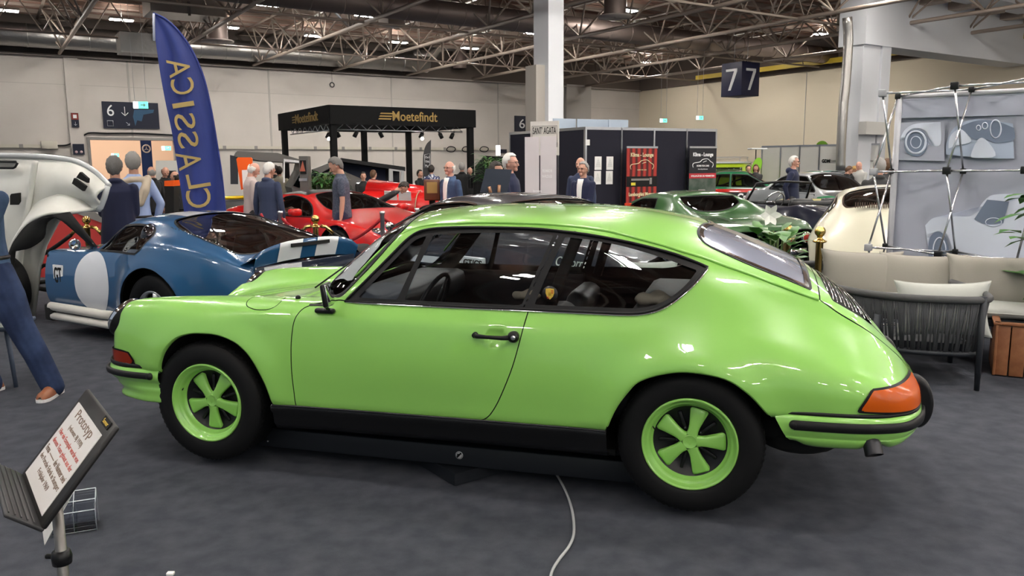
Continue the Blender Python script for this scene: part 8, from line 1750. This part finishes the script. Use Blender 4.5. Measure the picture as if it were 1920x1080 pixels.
def person(label, px, py, Y, H, face, top, legs, hair=None, bald=False, skin=m_skin, arms='down', lean=0., nod=0., turn=0., sleeves='long', vox=.015, glasses=False, long_hair=False, jacket=0., step=.0, shirt=None, girth=1., cap=None, spread=.10, group=None, feet=None, hood=False, xoff=0., tie_sweater=None, belt=None, shoes=None, beard=False, trousers_r=1., buttons=None):
    """px, py is where the head is seen at depth Y; face = heading in degrees (0 looks at the camera, 90 looks to the right of the picture)"""
    c = at(px, py, Y); k = H/1.75; root = thing('person', label, 'person', (c[0], c[1], 0), math.radians(face), group); root.scale = (k, k, k)
    near = vox < .011; sl = math.sin(lean); cl = math.cos(lean)
    def up(z, y=0.):   # torso points tilt forward about the hips
        d = z-.92; return (0, y*cl - d*sl, .92 + d*cl + y*-sl*0)
    def T(x, y, z): p = up(z, y); return Vector((p[0]+x, p[1], p[2]))
    sh = {s: T(s*.182, .0, 1.395) for s in (-1, 1)}; hip = {s: Vector((s*.095, 0, .90)) for s in (-1, 1)}
    ft = feet or {-1: (-spread, step*.5), 1: (spread, -step*.5)}; knee, ank = {}, {}
    for s in (-1, 1): a = Vector((ft[s][0], ft[s][1], .09)); kn, _ = ik(hip[s], a, .43, .43, (s*.15, -1, 0)); knee[s] = kn; ank[s] = a
    tg = {'down': {-1: (-.27, -.02, .80), 1: (.27, -.02, .80)}, 'front': {-1: (-.05, -.25, 1.02), 1: (.05, -.25, 1.02)}, 'pocket': {-1: (-.21, .05, .90), 1: (.21, .05, .90)}, 'behind': {-1: (-.08, .20, .88), 1: (.08, .20, .88)},
          'cross': {-1: (.02, -.16, 1.14), 1: (-.10, -.185, 1.10)}, 'one_up': {-1: (-.22, -.12, .85), 1: (.12, -.32, 1.25)}, 'phone': {-1: (-.06, -.30, 1.12), 1: (.08, -.30, 1.10)}, 'chin': {-1: (-.24, -.02, .82), 1: (.04, -.16, 1.48)}}[arms]
    el, wr = {}, {}
    for s in (-1, 1):
        t_ = Vector(tg[s]); t_ = T(t_.x, t_.y, t_.z) if arms not in ('down', 'pocket') else t_ + Vector((0, -.5*sl, -.04*sl)); el[s], wr[s] = ik(sh[s], t_, .29, .25, (s*.55, .75, -.2) if arms != 'cross' else (s*.55, -.25, -1.))
    # body: one continuous surface
    g = girth; mb = MB()
    ell_loft(mb, [(up(.84), .13, .10, 0), (up(.92), .155*g, .115*g, 0), (up(1.03), .145*g, .105*g, 0), (up(1.12), .138*g, .102*g, 0), (up(1.25), .158, .112, 0), (up(1.36), .172, .108, 0), (up(1.42), .150, .085, 0), (up(1.47), .085, .066, 0), (up(1.50), .058, .058, 0)])
    nk, hd = T(0, .005, 1.49), T(0, -.010, 1.56); R_ = Matrix.Rotation(turn, 3, 'Z') @ Matrix.Rotation(lean*.8+nod, 3, 'X') ; hc = T(0, .005, 1.535) + R_ @ Vector((0, -.015, .105)); HP = lambda x, y, z: hc + R_ @ Vector((x, y, z))
    limb(mb, [nk, hc + R_ @ Vector((0, .015, -.06))], [.056, .052])
    q = len(mb.v); mb.ball((0, 0, 0), .1, 12, (.76, .94, 1.12))
    for i in range(q, len(mb.v)):
        x, y, z = mb.v[i]; t_ = max(0, -z/.11); x *= 1-.30*t_**1.5; y = y*(1-.10*t_) - (.012*t_ if y < .02 else -.0); mb.v[i] = tuple(HP(x, y, z+.008))
    mb.ball(tuple(HP(0, -.075, -.082)), .026, 6)                                   # chin
    mb.tube([HP(0, -.086, .022), HP(0, -.104, -.010), HP(0, -.112, -.026), HP(0, -.094, -.034)], [.008, .011, .014, .010], 8)   # nose
    for s in (-1, 1): mb.ball(tuple(HP(s*.077, .008, -.012)), .020, 6, (.45, .8, 1.45)); mb.ball(tuple(HP(s*.032, -.070, -.030)), .022, 6); mb.ball(tuple(HP(s*.030, -.082, .030)), .016, 6, (1.4, .8, .6))
    for s in (-1, 1):
        limb(mb, [sh[s], sh[s]*.5+el[s]*.5, el[s]], [.052, .045, .037]); limb(mb, [el[s], el[s]*.6+wr[s]*.4, wr[s]], [.037, .036, .024])
        limb(mb, [hip[s], hip[s]*.5+knee[s]*.5, knee[s]], [.085*g, .072, .052]); limb(mb, [knee[s], knee[s]*.65+ank[s]*.35, ank[s]], [.052, .052, .034])
        limb(mb, [ank[s]+Vector((0, .03, -.045)), ank[s]+Vector((s*.02, -.13, -.055))], [.035, .032])
        # hand: palm, four fingers of unequal length, thumb from the side
        d = (wr[s]-el[s]).normalized(); side = d.cross(Vector((0, 1, 0)) if abs(d.y) < .8 else Vector((0, 0, 1))).normalized(); nrm = side.cross(d).normalized()
        if arms in ('down', 'pocket', 'one_up', 'chin'): side, nrm = Vector((0, -1, 0)) - d*Vector((0, -1, 0)).dot(d), Vector((-s, 0, 0)); side.normalize()
        W = wr[s]; mb.tube([W, W+d*.04, W+d*.085], [.024, .034, .036], 10, flat=.45 if True else 1)
        for i, (o_, L_) in enumerate(((-.028, .058), (-.010, .070), (.009, .066), (.027, .052))):
            b = W+d*.078+side*o_; mb.tube([b, b+d*L_*.45+nrm*.006, b+d*L_*.8+nrm*.018, b+d*L_*.95+nrm*.032], [.0095, .009, .0085, .007], 6)
        b = W+d*.03+side*.026; mb.tube([b, b+side*.024+d*.022+nrm*.006, b+side*.030+d*.050+nrm*.016], [.012, .0105, .008], 6)
    body = blob('body', mb, skin, root, vox*.8)
    # eyes and mouth
    e = MB()
    for s in (-1, 1): e.ball(tuple(HP(s*.030, -.0865, .010)), .0085, 6, (1.5, .7, .8))
    e.build('eyes', m_eye, root)
    e = MB(); e.tube([HP(-.020, -.089, -.056), HP(0, -.099, -.054), HP(.020, -.089, -.056)], .004, 5); e.build('mouth', m_lip, root)
    # hair
    if hair is not None:
        h = MB(); q = len(h.v); h.ball((0, 0, 0), .1, 18, (.84, 1.0, 1.16) if not bald else (.80, .955, 1.12)); keep = []
        for i in range(q, len(h.v)):
            x, y, z = h.v[i]; n_ = 1+(.045*math.sin(x*110+y*70)*math.cos(z*95)+.025*math.sin(x*230-z*170))*(0.3 if bald else 1.); h.v[i] = (x*n_, y*n_+.008, z*n_+.016)
        lim = (lambda x, y, z: (y > -.035 + (z < .03)*.035 + (z < -.02)*.035 - (z > .080)*.10 and z > -.092) if not long_hair else (y > -.02 - (z > .07)*.10 and z > -.15))
        if bald: lim = lambda x, y, z: (y > .0 and -.085 < z < .045+.02*math.sin(x*40)) or (abs(x) > .06 and -.03 < z < .04 and y > -.015)
        f2 = [f for f in h.f if all(lim(*h.v[i]) for i in f)]; h.f = f2; h.m = [0]*len(f2); h.sm = [True]*len(f2)
        if long_hair:
            for s in (-1, 0, 1): h.tube([(s*.055, .045, .02), (s*.062, .06, -.08), (s*.055, .06, -.15)], [.05, .045, .02], 8)
        h.v = [tuple(HP(*v)) for v in h.v]; ho = h.build('hair', hair, root, fix=False, weld=True); s_ = ho.modifiers.new('t', 'SOLIDIFY'); s_.thickness = .014; s_.offset = 0
    if beard: e = MB(); e.ball(tuple(HP(0, -.070, -.075)), .045, 8, (.9, .55, .7)); e.build('beard', hair or m_white, root)
    if cap: 
        e = MB(); e._ell((0, 0, 0), .1, 12, (.86, 1.0, 1.0)); e.f = [f for f in e.f if all(e.v[i][2] > .035 for i in f)]; e.m = [0]*len(e.f); e.sm = [True]*len(e.f); e.v = [tuple(HP(v[0], v[1]+.005, v[2]+.02)) for v in e.v]; e.tube([HP(-.05, -.09, .055), HP(0, -.13, .045), HP(.05, -.09, .055)], .012, 6, flat=.4); e.build('cap', cap, root, fix=False)
    if glasses:
        e = MB()
        for s in (-1, 1): e.tube([HP(s*.032+.022*math.cos(t), -.098, .010+.016*math.sin(t)) for t in np.linspace(0, 2*PI, 13)[:-1]], .0025, 4, closed=True); e.tube([HP(s*.054, -.095, .012), HP(s*.080, -.03, .012), HP(s*.082, .01, .005)], .002, 4)
        e.tube([HP(-.010, -.099, .012), HP(.010, -.099, .012)], .002, 4); e.build('glasses', m_black, root)
    # upper garment
    mb = MB(); j = jacket
    lowz = .86 - j
    ell_loft(mb, [((0, 0, lowz), .172*g+j*.12, .132*g+j*.1, 0), (up(.94), .170*g, .130*g, 0), (up(1.03), .158*g, .122*g, 0), (up(1.12), .152*g, .116*g, 0), (up(1.25), .176, .128, 0), (up(1.36), .192, .124, 0), (up(1.425), .168, .100, 0), (up(1.47), .098, .078, 0), (up(1.50), .070, .068, 0)])
    for s in (-1, 1):
        limb(mb, [sh[s], sh[s]*.5+el[s]*.5, el[s]], [.060, .056, .049]) if sleeves != 'short' else limb(mb, [sh[s], sh[s]*.35+el[s]*.65], [.062, .060])
        if sleeves == 'long': limb(mb, [el[s], el[s]*.55+wr[s]*.45, wr[s]-(wr[s]-el[s]).normalized()*.02], [.050, .045, .036])
    if hood: mb.ball(tuple(T(0, .085, 1.47)), .085, 8, (1.25, .8, .8))
    if j > .03: mb.ball(tuple(T(0, .04, 1.485)), .075, 8, (1.1, .9, .5))
    else: mb.lathe([(.058, -.02), (.066, .0), (.070, .022), (.060, .03)], 'z', 14, tuple(T(0, .008, 1.495)))
    jk = blob('jacket' if j else 'shirt', mb, top, root, vox)
    if shirt:
        e = MB(); e.grid([[T(-.012-.045*t, -.118-.008*math.sin(t*3)-.004, 1.47-.5*t*0-.42*(1-t)*0-.40*(t2)) for t in (0, .5, 1)] for t2 in np.linspace(0, 1, 4)]); 
        e = MB(); rows = []
        for t2 in np.linspace(0, 1, 6): zz = 1.48-.46*t2; w_ = .055-.02*t2; rows.append([T(x, -(np.interp(zz, [1.02, 1.12, 1.25, 1.36, 1.42, 1.48], [.124*g, .120*g, .131, .127, .104, .080])), zz) for x in np.linspace(-w_, w_, 5)])
        e.grid(rows); s2 = e.build('shirt_front', shirt, root, fix=False); s_ = s2.modifiers.new('t', 'SOLIDIFY'); s_.thickness = .012; s_.offset = 0
    if tie_sweater:
        e = MB(); limb(e, [T(-.16, .03, 1.39), T(-.08, .08, 1.435), T(.08, .08, 1.435), T(.16, .03, 1.39)], [.035, .04, .04, .035]); limb(e, [T(.16, .02, 1.42), T(.13, -.11, 1.33), T(.08, -.14, 1.18)], [.034, .03, .026]); limb(e, [T(-.16, .02, 1.42), T(-.13, -.11, 1.33), T(-.10, -.14, 1.20)], [.034, .03, .026]); limb(e, [T(-.13, .08, 1.45), T(-.05, .13, 1.30), T(.02, .14, 1.15)], [.045, .06, .045]); blob('sweater', e, tie_sweater, root, vox)
    # trousers, shoes
    mb = MB(); tr = trousers_r; ell_loft(mb, [((0, 0, .80), .150*g, .118*g, 0), ((0, 0, .88), .160*g, .122*g, 0), (up(.97), .158*g, .120*g, 0), (up(1.01), .152*g, .116*g, 0)])
    for s in (-1, 1): limb(mb, [hip[s], hip[s]*.5+knee[s]*.5, knee[s]], [.098*g, .084*tr, .066*tr]); limb(mb, [knee[s], knee[s]*.5+ank[s]*.5, ank[s]+Vector((0, 0, -.03))], [.066*tr, .060*tr, .056*tr])
    blob('trousers', mb, legs, root, vox)
    if belt: e = MB(); e.tube([T(.162*g*math.cos(t), .124*g*math.sin(t), .985) for t in np.linspace(0, 2*PI, 25)[:-1]], .016, 6, closed=True, flat=.6); e.build('belt', belt, root)
    for s in (-1, 1):
        a = ank[s]; e = MB(); d = Vector((s*.16, -1, 0)).normalized(); sd = Vector((-d.y, d.x, 0)); G = []
        for u, w_, h_ in ((-.085, .030, .035), (-.07, .040, .075), (-.02, .042, .095), (.04, .043, .080), (.10, .047, .058), (.155, .046, .048), (.185, .034, .036), (.197, .014, .022)):
            G.append([tuple(Vector((a.x, a.y, 0)) + d*u + sd*w_*math.cos(t) + Vector((0, 0, .018+h_*max(0, math.sin(t))))) for t in np.linspace(-.3, PI+.3, 11)])
        e.grid(G); so = e.build('shoe', shoes or m_shoe, root, fix=True)
        e = MB(); G = [[tuple(Vector((a.x, a.y, z)) + d*u + sd*w_*q) for q in (-1, 1)] for u, w_ in ((-.09, .028), (-.07, .043), (.0, .042), (.10, .050), (.16, .048), (.195, .028), (.202, .01)) for z in (0,)]
        P0 = [g_[0] for g_ in G] + [g_[1] for g_ in G[::-1]]; n = len(P0); e.add([(x, y, .0) for x, y, z in P0]+[(x, y, .022) for x, y, z in P0], [tuple(range(n))[::-1], tuple(range(n, 2*n))]+[(i, (i+1) % n, n+(i+1) % n, n+i) for i in range(n)], False); e.build('sole', m_paper if shoes else m_shoe, so)
    return root
h_grey = mat('grey_hair', (.28,.27,.26), rough=.8, bump=(60,.5,.01)); h_white = mat('white_hair', (.62,.60,.57), rough=.8, bump=(60,.5,.01)); h_dark = mat('dark_hair', (.02,.015,.012), rough=.6, bump=(60,.5,.01)); h_brown = mat('brown_hair', (.10,.05,.025), rough=.7, bump=(60,.5,.01)); h_blond = mat('blond_hair', (.45,.28,.10), rough=.7, bump=(60,.5,.01)); h_salt = mat('pepper_hair', (.13,.125,.12), rough=.8, bump=(60,.5,.01))
k_navy = cloth('navy_cloth', (.010,.014,.045)); k_black = cloth('black_cloth', (.010,.010,.011)); k_blue = cloth('light_blue_shirt', (.36,.46,.72)); k_jeans = mat('jeans', (.010,.020,.060), rough=.95, noise=(5, (.035,.06,.14), 5, .4, .75)); k_denim = mat('denim_shirt', (.030,.055,.115), rough=.9, noise=(6, (.07,.12,.22), 5, .4, .75)); k_beige = cloth('beige_cloth', (.55,.47,.36)); k_suit = cloth('navy_suit', (.028,.040,.085)); k_pink = cloth('pale_pink_shirt', (.48,.40,.38)); k_polo = mat('slate_polo', (.045,.055,.085), rough=.9, noise=(40, (.075,.085,.12), 2, .4, .6)); k_cream = cloth('cream_sweater', (.55,.50,.38)); k_khaki = cloth('khaki_trousers', (.13,.115,.08)); k_dgrey = cloth('dark_grey_cloth', (.03,.03,.032)); k_white = cloth('white_cloth', (.75,.74,.72)); k_print = mat('floral_shirt', (.03,.04,.12), rough=.85, noise=(22, (.55,.58,.62), 3, .5, .56)); k_navytr = cloth('navy_trousers', (.018,.025,.060)); k_brown_shoe = mat('tan_leather', (.28,.10,.045), rough=.4)
# nearest man at the left edge: crossed arms, head outside the picture
person('person in a blue denim shirt and jeans with crossed arms at the left edge', -60, 255, 5.45, 1.71, -4, k_denim, k_jeans, h_grey, arms='cross', vox=.009, belt=m_shoe, shoes=k_brown_shoe, feet={-1: (-.06, .04), 1: (.45, -.02)}, girth=1.12, trousers_r=1.38)
person('grey-haired person in a dark navy jacket seen from behind beside the raised front end', 215, 318, 8.95, 1.68, 195, k_navy, k_dgrey, h_salt, arms='front', vox=.012, jacket=.14, girth=1.14)
person('curly grey-haired person in a light blue shirt with a beige sweater over the shoulders', 249, 305, 9.75, 1.74, 232, k_blue, k_jeans, h_grey, arms='pocket', vox=.012, girth=1.08, tie_sweater=k_beige, turn=-.5, nod=.1, belt=m_shoe)
person('balding person in black partly behind the light blue shirt at the doorway', 284, 316, 16, 1.585, 240, k_black, k_black, h_grey, bald=True, arms='down', jacket=.1, vox=.014)
person('bald person in a black jacket and pale jeans looking down near the small orange box', 308, 313, 16.8, 1.60, 230-190, k_black, mat('faded_jeans', (.10,.16,.26), rough=.85), h_brown, bald=True, arms='phone', nod=.5, vox=.013, jacket=.04)
person('dark-haired balding person in a black vest over a grey shirt beside the feather flag', 329, 333, 15.6, 1.49, 275, k_black, k_dgrey, h_dark, bald=True, arms='pocket', vox=.014, girth=1.05)
person('bald person in a pale pink shirt looking down beside the navy suit', 469, 318, 12.9, 1.65, 120, k_pink, k_dgrey, h_white, bald=True, skin=m_skin2, arms='down', nod=.5, vox=.012, girth=1.1)
person('white-haired person in a navy suit seen from behind by the red supercar', 501, 319, 12.2, 1.63, 160, k_suit, k_suit, h_white, arms='down', nod=.35, vox=.012, jacket=.13, girth=1.06, turn=-.2)
person('person in a cream printed sweater and dark cap seen from behind', 524, 325, 19.5, 1.57, 180, k_cream, k_khaki, h_dark, arms='front', vox=.014, cap=k_dgrey, girth=1.05)
person('dark-haired person in black behind the cream sweater', 516, 313, 20.5, 1.60, 150, k_black, k_black, h_dark, arms='front', vox=.016)
person('short-haired person in a slate polo shirt and navy trousers looking down at the red supercar', 638, 315, 11.6, 1.706, 282, k_polo, k_navytr, h_salt, arms='down', sleeves='short', nod=.55, vox=.010, girth=1.10, step=.12)
person('person leaning in the dark trailer, face towards the hall', 681, 327, 18.7, 1.43, 20, k_black, k_black, h_dark, arms='front', vox=.018)
person('person in a white top sitting in the dark trailer', 700, 325, 18.8, 1.47, 150, k_white, k_dgrey, h_brown, arms='front', vox=.018)
person('person in a dark jacket bending over beside the raised red bonnet', 701, 352, 15.2, 1.58, 95, k_dgrey, k_jeans, h_dark, arms='behind', lean=1.0, nod=.2, vox=.014, jacket=.02)
person('dark-haired youth with a grey backpack left of the sail banner', 787, 322, 21.0, 1.46, 60, k_black, k_black, h_dark, arms='phone', vox=.016)
person('dark-haired person in a floral print shirt beside the black sail banner', 809, 318, 21.0, 1.58, 175, k_print, k_dgrey, h_dark, arms='front', vox=.016, sleeves='short')
person('balding person with glasses in a denim jacket over a white shirt, looking left', 844, 320, 13.0, 1.63, 318, k_denim, k_dgrey, h_white, bald=True, skin=m_skin2, arms='down', glasses=True, vox=.010, jacket=.06, shirt=k_white, girth=1.1)
person('grey-haired person in a long black coat seen from behind beside the booth post', 866, 312, 21.0, 1.64, 185, k_black, k_black, h_grey, arms='front', vox=.015, jacket=.2, girth=1.08)
person('pink-faced person half hidden between two black coats', 881, 322, 22.0, 1.52, 20, k_black, k_black, None, skin=m_skin2, arms='down', vox=.018)
person('blond person in a black coat seen from behind right of the booth post', 897, 316, 21.2, 1.60, 170, k_black, k_black, h_blond, arms='front', vox=.015, jacket=.18, girth=1.1)
person('person with long black hair behind the dark blue easel board', 929, 314, 10.6, 1.60, 250-180, k_black, k_black, h_dark, long_hair=True, arms='front', vox=.013)
person('white-haired person with glasses in dark clothes looking right by the easel board', 956, 305, 10.3, 1.70, 68, k_navy, k_black, h_white, skin=m_skin2, arms='front', glasses=True, vox=.011, girth=1.08)
person('balding person in a grey blazer behind the grey-haired woman by the black partition', 1089, 304, 13.3, 1.68, 330, k_suit, k_dgrey, h_grey, bald=True, arms='down', vox=.014, jacket=.1, girth=1.1)
person('person with grey bob in navy cardigan and white top by the black partition', 1094, 317, 12.4, 1.60, 322, k_navy, k_navy, h_grey, arms='front', glasses=True, vox=.011, jacket=.12, shirt=k_white, girth=1.08)
person('white-haired person with glasses in a navy hooded jacket beside the striped racing coupe', 1488, 308, 16.2, 1.70, 62, k_navy, k_dgrey, h_white, skin=m_skin2, arms='pocket', glasses=True, hood=True, vox=.011, jacket=.06, girth=1.08)
person('dark-haired person in dark green left of a brown-haired person far behind', 1403, 321, 24, 1.52, 0, cloth('dark_green_cloth', (.03,.05,.03)), k_black, h_dark, arms='front', vox=.02)
person('brown long-haired person far behind beside the lime drop banner', 1417, 320, 24, 1.54, 330, k_dgrey, k_black, h_brown, long_hair=True, arms='front', vox=.02)
person('brown-haired person in black bent over, leftmost of three behind the teal saloon', 1588, 319, 21, 1.50, 90, k_black, k_black, h_brown, arms='front', vox=.018, nod=.5)
person('reddish-haired person in black in the middle of three behind the teal saloon', 1598, 317, 21.6, 1.50, 70, k_black, k_black, h_blond, arms='front', vox=.018, nod=.5)
person('bald person in a light grey shirt, tallest of three behind the teal saloon', 1613, 311, 21.4, 1.62, 300, cloth('light_grey_shirt', (.42,.42,.40)), k_dgrey, None, arms='front', vox=.018, nod=.4, skin=m_skin2)
person('grey-haired person in a dark jacket seen from behind left of the display wall', 1649, 307, 11.0, 1.62, 175, k_dgrey, k_dgrey, h_grey, arms='front', vox=.013, jacket=.12, girth=1.15)
person('brown-haired person mostly hidden behind the display wall frame', 1665, 308, 13.0, 1.62, 200, k_dgrey, k_black, h_brown, arms='front', vox=.016)
